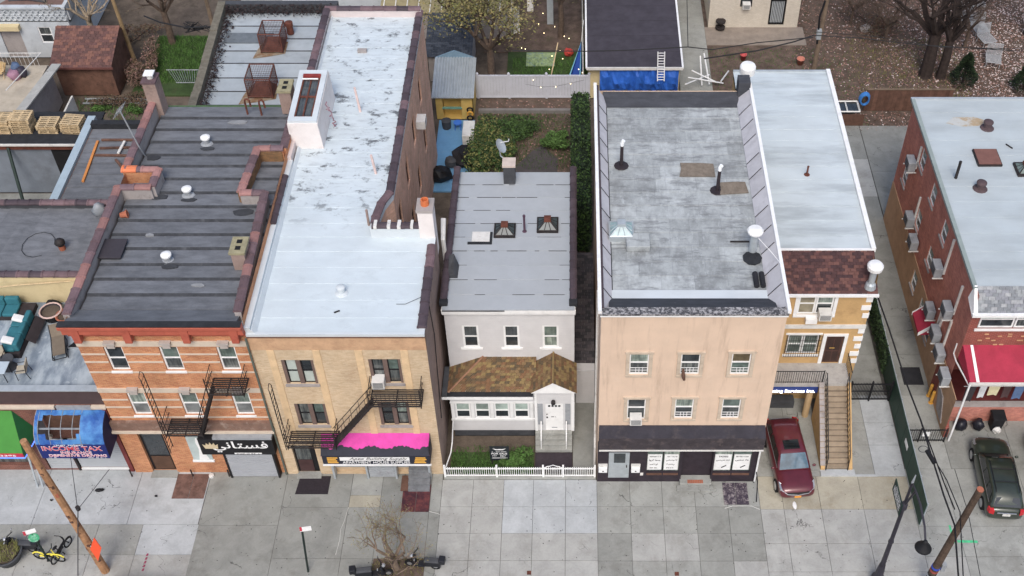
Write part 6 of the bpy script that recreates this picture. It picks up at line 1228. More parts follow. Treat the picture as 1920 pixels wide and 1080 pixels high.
for (x,y,c,h),lb in (((-37.9,29.4,(190,40,60),.9),'red folding chair on the beige deck'),((-36.9,29.2,(190,160,110),.8),'wooden folding chair on the beige deck')):
    t = thing('folding_chair',lb,'chair',(x,y,3.08)); m_ = plain('seat_cloth%d'%int(h*10),c,.8,.1); MB().cbox(x,y+.25,3.7,.7,.08,.75,Matrix.Rotation(.4,3,'Y')).build('backrest', m_, t); MB().cbox(x,y-.1,3.5,.6,.5,.05).build('seat', m_, t)
    for s in (-.28,.28): MB().tube([(x+s,y-.35,3.08),(x+s,y+.3,4.0)], .025, 5).build('leg', M['wood'], t); MB().tube([(x+s,y+.35,3.08),(x+s,y-.3,3.6)], .025, 5).build('leg', M['wood'], t)
for k,(x,y,c) in enumerate(((-36.0,29.6,(80,100,130)),(-35.5,29.2,(60,56,70)),(-35.9,28.9,(150,110,130)))): MB().blob((x,y,3.4),(.4,.35,.4),.25,k+20).build('clutter_bag', plain('clutter%d'%k,c,.6,.2), None, ('blue','dark','pink')[k]+' bag among the clutter by the deck railing', 'bag', smooth=True)
Gb = thing('white_block_house','white block house with patterned breeze block parapet at top left','house',(-37,35.7,0)); wht = plain('weathered_white_paint',(186,192,196),.85,.1,1.2,dirt=(140,146,150),dirtamt=.5)
P = PF(35.7); mb = MB(); wall(mb, P, -46, -34.6, 0, 2.9, [(-36.9,-36.0,1.2,2.5),(-39.6,-38.2,0,2.3)]); wall(mb, PR(-34.6), 35.7, 46, 0, 3.0); mb.build('wall', wht, Gb); window(Gb, P, -36.9, -36.0, 1.2, 2.5, fw=.08, d=.04); pbox(MB(),P,-39.6,-38.2,0,2.3,.1,.15).build('door', M['stucco_grey'], Gb); pbox(MB(),P,-39.8,-38.0,2.4,2.75,-.4,0).build('door_canopy', cream, Gb)
MB().box(-46,-34.6,35.9,46,2.7,2.95).build('roof', M['conc_mid'], Gb); MB().prism([(-41,36.2),(-34.9,36.2),(-34.9,43),(-37,43)],2.95,2.97).build('roof_patch', plain('brown_roof_patch',(120,94,84),.9,.2), Gb); MB().box(-46,-34.5,35.6,35.95,3.95,4.1).build('parapet_cap', wht, Gb); MB().box(-34.75,-34.5,35.95,46,2.9,4.1).build('parapet', wht, Gb); pbox(MB(),P,-46,-34.6,2.9,3.95,.1,.2).build('parapet_back', wht, Gb)
ring = MB().tube([(.17*math.cos(a*.449),0,.17*math.sin(a*.449)) for a in range(15)], .045, 5).mesh('breeze_block', wht)
for k in range(17):
    for j in range(2): inst(ring,'breeze_block',Gb,(-40.9+k*.38,35.72,3.18+j*.42))
MB().tube([(-39.5,38.3,3.0),(-38.2,38.5,3.05),(-36.8,38.0,3.05)], [.18,.28,.12], 7).build('dark_tarp', M['darkgrey'], None, 'dark crumpled tarp on the white block house roof', 'tarp')
sd = thing('brown_shed','brown shed with a rust coloured shingle roof in the left back yard','shed',(-32.4,32,0)); MB().box(-34.4,-30.7,31.3,35.4,0,2.5).build('wall', M['brownwood'], sd)
sh_rust = shingle_mats('rust_shingle',[(112,78,70),(100,70,66),(122,84,72),(92,66,62)]); shingles(sd,(-34.6,31.0,2.45),(-30.5,31.0,2.45),(-30.2,33.6,4.0),(-34.4,33.6,4.0),sh_rust,.2,.32,seed=31); MB().sprism([(31.05,2.4),(35.5,2.4),(33.6,3.95)],-34.5,-30.5).build('roof', M['brownwood'], sd); MB().box(-34.6,-30.4,30.92,31.02,2.35,2.48).build('fascia', plain('rust_fascia',(104,64,56),.8,.1), sd)
# back yards on the left: earth, lawn, ladder, posts
MB().prism([(-30,31.3),(-25,31.3),(-24.8,38.4),(-29.8,38.4)],-.115,-.02).build('back_lawn', M['lawn'], kind='structure'); tag(grass('grass',-29.6,-25.1,32.6,38.2,5200,.3,M['grass'],z=-.02,seed=5),'thick green grass in the left back yard','grass')
ldr = thing('aluminium_ladder','aluminium ladder lying flat in the left back yard','ladder',(-30,30.2,.1))
a_, b_ = onz(160,184,.1), onz(262,192,.1)
for dy in (0,.5): MB().box(a_.x,b_.x+.8,a_.y-.6+dy,a_.y-.53+dy,.05,.14).build('rail', M['galv'], ldr)
for k in range(13): x = a_.x+.2+k*.36; MB().box(x,x+.05,a_.y-.55,a_.y-.1,.07,.12).build('rung', M['galv'], ldr)
for k,(px,py,h,dx) in enumerate(((165,168,2.6,-.5),(220,172,2.6,-.6),(145,166,1.4,-.2),(205,170,1.3,-.3))): p = onz(px,py); MB().tube([p,p+Vector((dx,0,h))], .05, 6).build('fence_post', M['wood_old'], None, 'leaning bare fence post '+('left of the ladder, tall','right of centre, tall','short and leftmost','short between the tall posts')[k], 'post')
tag(grass('weeds',-33.5,-28.9,28.2,31.0,900,.3,M['grass'],z=-.1,seed=6),'patchy weeds in the bare left yard','weeds')
MB().cbox(-33.0,27.9,.6,.12,3.2,1.4).build('panel_fence', M['offwhite'], None, 'pale leaning panel beside the bare left yard', 'panel')
rk = thing('clothes_rack','white wire clothes rack standing in the lawn','rack',(-26.2,31.6,0)); 
for (a,b) in (((312,131),(390,131)),((330,155),(378,155))): p,q = onz(a[0],a[1],1.0), onz(b[0],b[1],1.0); MB().tube([p,q], .03, 5).build('rail', M['grey'], rk)
for k in range(14): p, q = onz(315+k*5,131,1.0), onz(332+k*3.3,155,1.0); MB().tube([p,q], .012, 4).build('wire', M['grey'], rk)
# rear grey roof with rusty cages
Rb = thing('rear_grey_building','rear building with pale sheet roof, rusty skylight cages and overgrown parapets','building',(-18,22,0)); MB().prism([(-20.7,16.5),(-14.25,16.5),(-14.25,28.6),(-21.3,28.6)],0,8.3).build('block', br_red, Rb)
pale = plain('pale_sheet_roofing',(164,173,178),.8,.08,1.2,objvar=.06,dirt=(122,130,134),dirtamt=.4); ysR = frange(16.5,28.3,9,.08); sheets(Rb,lambda y:-20.5-.05*(y-16.5),lambda y:-14.25,ysR,lambda y:8.35,pale,lap=.02,th=.02)
for y in ysR[1:-1]: MB().box(-20.45-.05*(y-16.5),-14.3,y-.05,y,8.36,8.4).build('tar_seam', seam_m, Rb)
MB().box(-20.6,-17.8,25.1,26.1,8.36,8.45).build('dark_patch', plain('grey_patch',(104,112,118),.9,.15,3), Rb)
mossy = plain('mossy_stone',(112,106,92),.95,.25,3,dirt=(74,72,56)); 
for a,b in ((16.5,19.5),(19.5,22.5),(22.5,25.5),(25.5,28.6)): MB().prism([(-20.9-.05*(a-16.5),a),(-20.45-.05*(a-16.5),a),(-20.45-.05*(b-16.5),b),(-20.9-.05*(b-16.5),b)],8.2,9.0+random.uniform(-.04,.04)).build('parapet', mossy, Rb)
MB().box(-21.5,-14.25,28.3,28.7,8.2,9.0).build('parapet', M['darkgrey'], Rb); MB().box(-21.0,-14.3,16.42,16.5,8.2,10.35).build('joint_wall', M['stucco_grey'], Rb); MB().box(-21.6,-14.3,16.38,16.46,10.3,10.42).build('green_edge', plain('mossy_edge',(80,110,70),.9,.2), Rb)
cr = MB(); r_ = random.Random(12)
for k in range(2600):
    if k%2: y = r_.uniform(16.8,28.3); x = -20.35-.05*(y-16.5)+abs(r_.gauss(0,.22)); z = 8.45+max(0,.55-abs(x+20.35+.05*(y-16.5)))*r_.random()
    else: x = r_.uniform(-21,-14.6); y = 28.3-abs(r_.gauss(0,.28)); z = 8.45+.6*r_.random()
    s_ = r_.uniform(.03,.09); d1 = Vector((r_.uniform(-1,1),r_.uniform(-1,1),r_.uniform(-.6,.6)))*s_; d2 = Vector((r_.uniform(-1,1),r_.uniform(-1,1),r_.uniform(-.6,.6)))*s_; p = Vector((x,y,z)); cr.quad(p-d1,p-d2,p+d1,p+d2)
cr.build('dead_creeper', plain('dead_leaves',(56,46,46),.95,.3,4), Rb, kind='stuff', recalc=False)
for (px,py,w),lb in (((514,88,1.0),'rusty cage over the rear skylight of the pale sheet roof'),((493,172,1.1),'rusty cage over the front skylight of the pale sheet roof')):
    p = onz(px,py,8.45); t = thing('skylight_cage',lb,'skylight cage',p); x,y,z = p; w2 = w*.62; h = 1.25
    MB().hexa([(x-w2,y-.5,z),(x+w2,y-.5,z),(x+w2,y+.7,z),(x-w2,y+.7,z),(x-w2*.5,y-.1,z+.45),(x+w2*.5,y-.1,z+.45),(x+w2*.5,y+.4,z+.45),(x-w2*.5,y+.4,z+.45)]).build('skylight', M['rust'], t)
    c_ = MB(); C0 = [(x-w2,y-.6,z),(x+w2,y-.6,z),(x+w2,y+.85,z),(x-w2,y+.85,z)]; C1 = [(a*1,b,z+h) for a,b,_ in C0]
    for i in range(4): c_.tube([C0[i],C1[i]], .035, 4); c_.tube([C1[i],C1[(i+1)%4]], .035, 4); c_.tube([(C0[i][0],C0[i][1],z+.1),(C0[(i+1)%4][0],C0[(i+1)%4][1],z+.1)], .03, 4)
    c_.build('frame', M['rust'], t); g = MB()
    for i in range(4):
        A0, A1, B0, B1 = Vector(C0[i]), Vector(C0[(i+1)%4]), Vector(C1[i]), Vector(C1[(i+1)%4])
        for k in range(1,14): g.tube([A0.lerp(A1,k/14),B0.lerp(B1,k/14)], .011, 3)
        for k in range(1,10): g.tube([A0.lerp(B0,k/10),A1.lerp(B1,k/10)], .011, 3)
    g.build('mesh_panel', plain('rusty_wire',(84,58,54),.8,.3) if 'rusty_wire' not in bpy.data.materials else bpy.data.materials['rusty_wire'], t, kind='stuff')
    st_ = NM('rust_stain',.9) if 'rust_stain' not in bpy.data.materials else None
    if st_: st_.done(st_.mix(st_.ramp(st_.noise(2,6,.7),.35,.6,0,1), lin((150,140,120)), lin((128,96,66))))
    MB().prism([(x-w2*1.7,y-1.1),(x-w2*.3,y-.9),(x+w2*1.2,y-.6),(x+w2*1.15,y+.6),(x-w2*1.25,y+.5),(x-w2*1.5,y-.2)],8.405,8.412).build('rust_stain_sheet', bpy.data.materials['rust_stain'], Rb)
p = onz(545,62,8.45); MB().lathe([(.22,0),(.2,.5),(.24,.5),(.24,.75),(.1,.8)],p,9).build('rusty_vent', M['rust'], None, 'rusty stub vent beside the rear skylight cage', 'roof vent')
# far top-left: concrete drive and walls
MB().prism([(-24.5,38.6),(-13,38.6),(-13,60),(-26,60)],-.115,-.02).build('rear_drive', M['conc_mid'], kind='structure')
t = thing('rear_white_wall_house','pale rear house with metal stair at the top edge','house',(-15.5,44.5,0)); MB().box(-21,-10.2,40.6,50,0,4).build('block', wht, t)
st_ = thing('tan_metal_roof_shed','shed with a tan ribbed metal roof at the top edge','shed',(-9,41,0)); MB().box(-13.4,-4.4,38.0,46,0,2.2).build('wall', M['stucco_grey'], st_); MB().hexa([(-13.6,37.8,2.2),(-4.2,37.8,2.2),(-4.2,46,3.2),(-13.6,46,3.2),(-13.6,37.8,2.28),(-4.2,37.8,2.28),(-4.2,46,3.28),(-13.6,46,3.28)]).build('roof', plain('tan_metal_roof',(150,138,100),.6,.12), st_)
for k in range(12): x = -13.4+k*.82; MB().hexa([(x,37.8,2.28),(x+.07,37.8,2.28),(x+.07,46,3.28),(x,46,3.28),(x,37.8,2.34),(x+.07,37.8,2.34),(x+.07,46,3.34),(x,46,3.34)]).build('roof_rib', M['offwhite'], st_)
st_ = thing('slate_roof_shed','small shed with a dark slate coloured roof behind the willow','shed',(-8,34.5,0)); MB().box(-9.8,-6.9,32.9,36.5,0,2.1).build('wall', M['stucco_grey'], st_); shingles(st_,(-10,32.7,2.1),(-6.8,32.7,2.1),(-6.8,36.7,3.0),(-10,36.7,3.0),shingle_mats('slate_shingle',[(62,68,78),(72,78,88),(54,60,70)]),.22,.34,seed=41)
# blue patio, yellow shed
MB().box(-8.85,-6.5,21.5,28.6,-.1,.0).build('blue_patio', plain('blue_painted_concrete',(96,150,190),.8,.1,1.5,dirt=(120,160,186),dirtamt=.5), kind='structure')
sd = thing('yellow_shed','yellow play shed with corrugated white roof on the blue patio','shed',(-7.8,29,0)); yw = plain('yellow_boards',(206,172,84),.85,.1,2)
P = PF(28.7); mb = MB(); wall(mb, P, -9.0, -6.55, 0, 1.9, [(-8.55,-7.35,.0,1.65)], .6); mb.build('wall', yw, sd); MB().box(-6.6,-6.55,28.7,31.5,0,2.0).build('side_wall', yw, sd); pbox(MB(),P,-8.6,-7.3,.85,.95,-.05,.1).build('shelf', plain('green_pink_shelf',(110,160,140),.7,.2), sd)
for k in range(14): x = -9.15+k*.19; MB().hexa([(x,28.4,1.95),(x+.16,28.4,1.95),(x+.16,32.0,2.55),(x,32.0,2.55),(x+.03,28.4,2.02),(x+.13,28.4,2.02),(x+.13,32.0,2.62),(x+.03,32.0,2.62)]).build('corrugation', M['galv'], sd)
MB().hexa([(-9.2,28.38,1.93),(-6.45,28.38,1.93),(-6.45,32.02,2.53),(-9.2,32.02,2.53),(-9.2,28.38,1.96),(-6.45,28.38,1.96),(-6.45,32.02,2.56),(-9.2,32.02,2.56)]).build('roof', M['galv'], sd); MB().yprism([(-9.2,2.55),(-6.6,2.55),(-7.9,3.1)],32.0,32.1).build('gable', plain('pale_blue_gable',(120,150,170),.8,.1), sd)
stl = thing('blue_stool','round blue plastic stool on the blue patio','stool',(-7.55,27.7,0)); bl = plain('blue_plastic',(60,120,210),.4,.06); MB().lathe([(.27,.46),(.28,.5),(.27,.53),(.02,.54)],(-7.55,27.7,0),16).build('seat', bl, stl)
for k in range(4): a = .8+k*1.57; MB().tube([(-7.55+.2*math.cos(a),27.7+.2*math.sin(a),.48),(-7.55+.26*math.cos(a),27.7+.26*math.sin(a),0)], .03, 5).build('leg', bl, stl)
MB().lathe([(.28,0),(.32,.6),(.2,.62)],(-8.3,27.8,0),12).build('dark_tub', M['darkgrey'], None, 'dark round tub left of the blue stool', 'tub'); MB().cbox(-6.75,26.6,.45,.75,1.6,.9).build('white_cabinet', M['offwhite'], None, 'white cabinet lying at the right of the blue patio', 'cabinet', bevel=.03)
MB().blob((-6.9,24.3,.5),(.75,.9,.6),.2,31,10,6).build('covered_grill', plain('black_cover',(34,32,36),.7,.2), None, 'bulky grill under a black cover on the blue patio', 'grill'); MB().blob((-7.7,23.9,.35),(.45,.4,.38),.1,32,10,6).build('dark_sack', M['darkgrey'], None, 'round dark sack beside the covered grill', 'sack')
for k in range(3): MB().tube([(-6.75+.18*math.cos(a*.63),28.1+.1*k,.55+.25*k+.18*math.sin(a*.63)) for a in range(11)], .06, 5).build('striped_ring', yel2 if k%2 else M['black'], None, ('lowest','middle','top')[k]+' ring of the yellow and black rings by the yellow shed', 'ring')
MB().blob((-8.2,22.4,.5),(.6,.5,.6),.3,35).build('bicycle_heap', M['black'], None, 'black heap at the street end of blue patio', 'heap')
# middle yard: path bed edges, white vinyl fence, hedge
MB().box(-6.4,.2,14.0,31.0,-.115,-.02).build('middle_yard', M['leafdirt'], kind='structure'); MB().prism([(-3.9,14.2),(-1.0,14.2),(-1.0,24.6),(-2.0,25.9),(-2.6,25.4),(-3.9,23.5)],-.02,.03).build('dark_patio', plain('dark_patio_stone',(80,74,74),.95,.15,2), kind='structure'); MB().box(-6.3,-.2,29.3,29.55,-.02,.25).build('bed_beam', plain('grey_timber',(120,116,112),.9,.15), None, 'long grey timber edging across the middle yard', 'timber')
vf = thing('vinyl_fence','tall white vinyl fence across the middle back yard','fence',(-2.8,31,0)); vin = plain('white_vinyl',(196,198,206),.45,.04,1.5,dirt=(160,160,166),dirtamt=.3)
for a,b in ((-6.9,-6.45),(-6.35,-4.35),(-4.25,-1.85),(-1.75,1.0)):
    n_ = max(1,round((b-a)/.2))
    for k in range(n_): MB().box(a+(b-a)*k/n_+.004,a+(b-a)*(k+1)/n_-.004,30.98,31.02,.12,1.75).build('board', vin, vf)
    MB().box(a,b,30.95,31.05,1.72,1.86).build('rail', vin, vf); MB().box(a,b,30.95,31.05,.05,.17).build('rail', vin, vf)
for x in (-6.4,-4.3,-1.8,1.05): MB().box(x-.07,x+.07,30.93,31.07,0,1.95).build('post', vin, vf); MB().lathe([(.1,0),(.1,.05),(.03,.14),(.01,.16)],(x,31,1.95),8).build('post_cap', vin, vf)
MB().box(-4.6,1.0,31.2,36.4,-.115,-.03).build('play_lawn', M['lawn'], kind='structure'); MB().box(-6.3,1.0,36.4,50,-.117,-.04).build('rear_garden', M['leafdirt'], kind='structure'); tag(grass('grass',-4.2,1.0,31.4,35.6,4200,.2,M['grass'],z=-.03,seed=8),'green play lawn behind the white vinyl fence','grass')
MB().box(-3.3,-1.3,34.6,36.2,.0,.06).build('play_mat', plain('patterned_play_mat',(140,160,110),.8,.3,5,dirt=(90,120,170),dirtamt=.8), None, 'patterned play mat on the lawn behind vinyl fence', 'mat')
sw_ = thing('hanging_swing','blue fabric hanging swing seat on the play lawn','swing',(.1,33.70,0)); MB().add([(-.25,33.20,.25),(.35,33.10,.2),(.55,33.40,.3),(.55,35.10,1.7),(.1,33.35,.02),(-.05,33.60,.15)],[(0,4,5),(4,1,2),(0,5,3),(5,2,3),(4,2,5)]).build('pouch', plain('blue_fabric',(30,70,150),.7,.1), sw_); MB().tube([(-.25,33.20,.25),(.1,33.05,.15),(.45,33.15,.25),(.55,35.10,1.7),(-.25,33.20,.25)], .045, 5).build('rim', plain('pale_blue_rim',(120,190,210),.6,.06), sw_); MB().tube([(.55,35.10,1.7),(.7,35.50,3.2)], .02, 4).build('rope', M['white'], sw_)
MB().tube([onz(1033,144,.2),onz(1046,80,1.6)], .04, 5).build('pole', M['wood'], None, 'thin pale pole leaning on the vinyl fence', 'pole'); MB().blob((-.35,35.9,.3),(.32,.3,.3),.2,51).build('red_toy', plain('red_plastic',(190,60,50),.5,.1), None, 'red toy beside the play mat', 'toy')
# string lights
sl_ = thing('string_lights','string of lit bulbs above the play lawn and vinyl fence','string lights',(-1.5,33,1.8)); pts_ = [(985,92),(1018,25),(1040,50),(1020,62),(1058,68),(1050,95),(1035,105),(1030,130),(1085,130),(1055,110),(1067,72),(1092,136),(978,90),(1010,45),(1000,150),(1014,164),(1042,163),(1070,157)]
for k,(px,py) in enumerate(pts_): p = onz(px,py,1.6); MB().blob(p,(.026,.026,.03),0,0,6,4).build('bulb', M['bulb'], sl_)
MB().tube([onz(985,158,1.65),onz(1014,163,1.65),onz(1042,162,1.65),onz(1070,156,1.65),onz(1095,150,1.65)], .012, 4).build('wire', M['darkgrey'], sl_)
# dark garage with blue tarp, ladder
Gr = thing('dark_garage','garage with a charcoal felt roof, white edges and blue tarp front','garage',(4,31,0)); gm = plain('charcoal_felt',(66,62,70),.95,.16,1.5,fine=50)
MB().box(1.0,7.05,31.0,48,0,2.7).build('wall', cream, Gr)
for a,b in zip(frange(30.6,48,10)[:-1],frange(30.6,48,10)[1:]): MB().hexa([(.85,a,2.7+(a-30.6)*.03),(7.2,a,2.7+(a-30.6)*.03),(7.2,b+.03,2.7+(b-30.6)*.03),(.85,b+.03,2.7+(b-30.6)*.03),(.85,a,2.78+(a-30.6)*.03),(7.2,a,2.78+(a-30.6)*.03),(7.2,b+.03,2.765+(b-30.6)*.03),(.85,b+.03,2.765+(b-30.6)*.03)]).build('roof_sheet', gm, Gr)
for x in (.8,7.12): MB().hexa([(x,30.55,2.7),(x+.12,30.55,2.7),(x+.12,48,3.22),(x,48,3.22),(x,30.55,2.82),(x+.12,30.55,2.82),(x+.12,48,3.34),(x,48,3.34)]).build('edge_trim', M['white'], Gr)
MB().box(.85,7.2,30.52,30.6,2.6,2.8).build('edge_trim', M['offwhite'], Gr)
tp = MB(); r_ = random.Random(3); n_ = 26; V = []
for i in range(n_+1):
    for j in range(5): V.append((1.75+5.2*i/n_, 30.75-.25*math.sin(j*.8)+.09*math.sin(i*1.7+j)+r_.uniform(-.09,.09), 2.55-.5*j))
tp.add(V,[(i*5+j,(i+1)*5+j,(i+1)*5+j+1,i*5+j+1) for i in range(n_) for j in range(4)]); tp.build('blue_tarp', M['blue_tarp'], Gr, recalc=False)
ld = thing('tall_ladder','white aluminium ladder propped against the garage roof','ladder',(5.6,30.2,0)); a_, b_ = ony(1239,152,30.1), ony(1240,97,30.45)
for dx in (-.22,.22): MB().tube([a_+Vector((dx,0,0)),b_+Vector((dx,0,0))], .04, 5).build('rail', M['white'], ld)
for k in range(11): q = a_.lerp(b_,(k+.5)/11); MB().tube([q-Vector((.22,0,0)),q+Vector((.22,0,0))], .028, 4).build('rung', M['white'], ld)
pf = thing('low_picket_fence','low grey picket fence in front of the blue tarp','fence',(4.8,29.5,0)); q = MB().box(-.03,.03,-.01,.01,0,.75).mesh('picket', M['wood_old'])
for k in range(62): inst(q,'picket',pf,(1.6+k*.108,29.4,0),(0,random.uniform(-.05,.05),0))
MB().box(1.5,8.3,29.42,29.46,.55,.62).build('rail', M['wood_old'], pf)
fr_ = thing('frame_scrap_heap','heap of white metal poles and frames beside the garage','scrap heap',(8,30,0)); r_ = random.Random(14)
for (a,b) in (((1320,100),(1330,158)),((1313,105),(1316,160)),((1297,132),(1345,155)),((1290,145),(1356,156)),((1285,158),(1330,140)),((1352,152),(1366,133))): MB().tube([onz(*a,1.2),onz(*b,.3)], .05, 5).build('pole', M['white'], fr_)
MB().box(8.0,8.8,29.7,30.6,.0,.4).build('wheel_crate', M['iron'], fr_); MB().box(7.4,8.2,30.5,31.4,0,.1).build('board', M['wood'], fr_)
MB().box(7.3,9.5,31,50,-.115,-.02).build('rear_path', M['conc_mid'], kind='structure')
wf = thing('slat_fence','white slatted fence along the left side of the charcoal garage','fence',(.6,38,0))
for k in range(48): y = 31.3+k*.28; MB().box(.62,.66,y,y+.2,.05,1.9).build('slat', M['offwhite'], wf)
MB().box(.66,.7,31.2,44.8,1.5,1.6).build('rail', M['offwhite'], wf)
for k,(x,y,h) in enumerate(((-5.2,40.2,2.6),(-3.4,41.5,2.4),(-1.9,39.8,2.2),(-4.3,38.6,2.0))): MB().hexa([(x,y,0),(x+.45,y,0),(x+.45,y+.12,0),(x,y+.12,0),(x,y+.3,h),(x+.45,y+.3,h),(x+.45,y+.42,h),(x,y+.42,h)]).build('standing_panel', M['offwhite'] if k%2 else M['galv'], None, ('tall white panel leftmost','grey panel second from left','short white panel nearest the garage','grey panel nearest the play lawn')[k]+' in the cluttered rear garden', 'panel')
# cream brick house top right
Cr = thing('cream_brick_house','cream painted brick house with barred door at the top edge','house',(13,39.4,0)); cbm = brick('cream_brick',(206,196,180),(196,186,168),(184,174,158),dirt=(166,152,132),dirtamt=.3,var=.06); P = PF(39.4)
mb = MB(); wall(mb, P, 9.75, 16.2, 0, 6.5, [(11.9,12.75,1.7,4.0),(14.1,15.15,.3,4.2)]); wall(mb, PL(9.75), 39.4, 50, 0, 6.5); wall(mb, PR(16.2), 39.4, 50, 0, 6.5); mb.build('wall', cbm, Cr); MB().quad((9.75,39.4,6.5),(16.2,39.4,6.5),(16.2,50,6.5),(9.75,50,6.5)).build('roof', M['mem_edge'], Cr)
w = window(Cr, P, 11.9, 12.75, 1.7, 4.0, frame=M['iron'], fw=.07, d=.08); ac_box(Cr, P, 12.05, 12.6, 1.75, 2.15, .05); dr = pbox(MB(),P,14.1,15.15,.3,4.2,.06,.12).build('door', M['galv'], Cr)
for k in range(9): pbox(MB(),P,14.15+k*.115,14.18+k*.115,.3,4.2,.03,.06).build('bar', M['iron'], dr)
for a,b,c,d in ((14.05,15.2,4.1,4.25),(14.05,15.2,.25,.4),(14.05,15.2,2.2,2.35),(14.05,14.17,.3,4.2),(15.08,15.2,.3,4.2)): pbox(MB(),P,a,b,c,d,.0,.07).build('door_frame', M['black'], dr)
for z in (.25,1.1): MB().lathe([(.35,0),(.36,.12),(.2,.14)],(10.6,39.1,z*.6),12).build('wall_drum', M['iron'], None, ('lower' if z<1 else 'upper')+' dark round drum against the cream house wall', 'drum')
MB().box(9.5,16.6,37.2,39.4,-.11,.02).build('rear_walk', plain('dirty_concrete',(140,128,116),.92,.15,1.2,dirt=(110,98,84)), kind='structure')
# right back yard
MB().prism([(9.0,27.3),(40,27.3),(40,60),(9.0,60),(9.0,37)],-.117,-.05).build('right_yard', M['leafdirt'], kind='structure')
tag(grass('weeds',9.4,19.5,28,36.8,2600,.14,M['grass'],z=-.05,seed=12),'thin weedy grass in the right back yard','weeds')
lt = MB(); r_ = random.Random(15); 
for k in range(26000):
    x = r_.uniform(15,36); y = r_.uniform(27.5,44); d = (x-15)/21
    if r_.random() > .12+.88*min(1,d*1.5): continue
    s_ = r_.uniform(.03,.1); a = r_.uniform(0,6.28); b = r_.uniform(-.03,.03); lt.mat(0 if r_.random() < .06+.6*d*d else (1 if r_.random() < .55 else 2))
    lt.quad((x-s_*math.cos(a),y-s_*math.sin(a),-.03+b),(x+s_*.6*math.sin(a),y-s_*.6*math.cos(a),.0+abs(b)),(x+s_*math.cos(a),y+s_*math.sin(a),-.02-b),(x-s_*.6*math.sin(a),y+s_*.6*math.cos(a),.01))
tag(lt.build('leaf_litter', [M['petal'],M['petal_p'],plain('brown_leaves',(104,78,64),.95,.3)], None, kind='stuff', recalc=False),'pale petals and brown leaves covering the right back yard','leaf litter')
bf = thing('brown_board_fence','short run of stained brown board fence behind the maroon building','fence',(21,29,0)); a_, b_ = onz(1642,198), onz(1795,200)
n_ = 22; yb_ = 29.6
for k in range(n_): x = 19.3+k*.26; MB().box(x+.004,x+.256,yb_,yb_+.04,0,1.7+random.uniform(-.02,.02)).build('board', M['brownwood'], bf)
MB().box(19.3,25.05,yb_-.04,yb_+.08,1.7,1.76).build('cap_rail', M['wood_old'], bf)
for k in range(10): y = yb_-.3-k*.26; MB().box(25.05,25.09,y-.25,y,0,1.7).build('board', M['wood_old'], bf)
hs = MB(); c0 = Vector((19.15,yb_-.25,1.2)); 
for k in range(4): hs.tube([c0+Vector((.33*math.cos(a*.45)*(1-.06*k),-.06*k,.48*math.sin(a*.45)*(1-.06*k))) for a in range(15)], .06, 5)
hs.build('hose_coil', plain('blue_hose',(50,120,190),.5,.1), None, 'blue garden hose coiled on the brown board fence', 'hose')
cf = thing('cold_frame','white framed glazed cold frame in the right yard','cold frame',(16.5,28.6,0))
MB().box(15.6,19.0,28.0,28.06,0,.9).build('board', M['brownwood'], cf)
q0 = [(15.9,28.2),(18.7,28.2),(18.7,29.3),(15.9,29.3)]
for i in range(4): a,b = q0[i],q0[(i+1)%4]; MB().tube([(a[0],a[1],1.0),(b[0],b[1],1.0)], .06, 4).build('frame_bar', M['offwhite'], cf)
MB().tube([(17.9,28.2,1.0),(17.9,29.3,1.0)], .05, 4).build('frame_bar', M['offwhite'], cf); MB().box(15.9,18.7,28.2,29.3,.9,.93).build('pane', M['pane'], cf)
for k,(px,py,r,c) in enumerate(((1500,120,.26,(190,120,100)),(1393,112,.22,(190,80,80)))): p = onz(px,py); MB().lathe([(r*.7,0),(r,.4),(r*1.1,.4),(r*1.1,.48),(r*.9,.46),(r*.8,.2)],p,12).build('clay_pot', plain('pink_clay%d'%k,c,.8,.1), None, ('pinkish clay pot near the utility pole','red pot behind the white drum cowl')[k], 'pot', smooth=True)
p = onz(1624,57); MB().blob(p+Vector((0,0,.15)),(.5,.35,.3),.2,61).build('boulder', M['stucco_grey'], None, 'pale boulder in the right back yard', 'boulder')
gc = [((1832,15),'rearmost'),((1808,42),'second from the rear'),((1835,62),'third from the rear'),((1848,82),'small nearly tipped'),((1860,120),'nearest to the maroon roof')]
wirew = plain('dull_white_wire',(168,170,172),.6,.1); slat = MB().box(-.5,.5,-.022,.022,0,.02).mesh('slat', wirew); p0 = None
for k,((px,py),lb) in enumerate(gc):
    p = onz(px,py); t = thing('wire_garden_chair','white wire garden chair '+lb+' among fallen petals','chair',(p.x,p.y,0),random.uniform(-.5,.5),'white wire garden chairs')
    for j in range(11): o = inst(slat,'slat',None,(0,0,0)); o.parent = t; o.location = (0,-.5+j*.1,.45+.0*j); o = inst(slat,'slat',None,(0,0,0)); o.parent = t; o.location = (0,.55+.012*j,.5+j*.07)
    for sx in (-.45,.45):
        for sy in (-.45,.45): MB().tube([(sx,sy,0),(sx,sy,.45)], .025, 4).build('leg', wirew, t, local=True)
    MB().tube([(-.5,-.52,.45),(-.5,.55,.45),(-.5,.7,1.25),(.5,.7,1.25),(.5,.55,.45),(.5,-.52,.45),(-.5,-.52,.45)], .025, 4).build('frame', wirew, t, local=True)

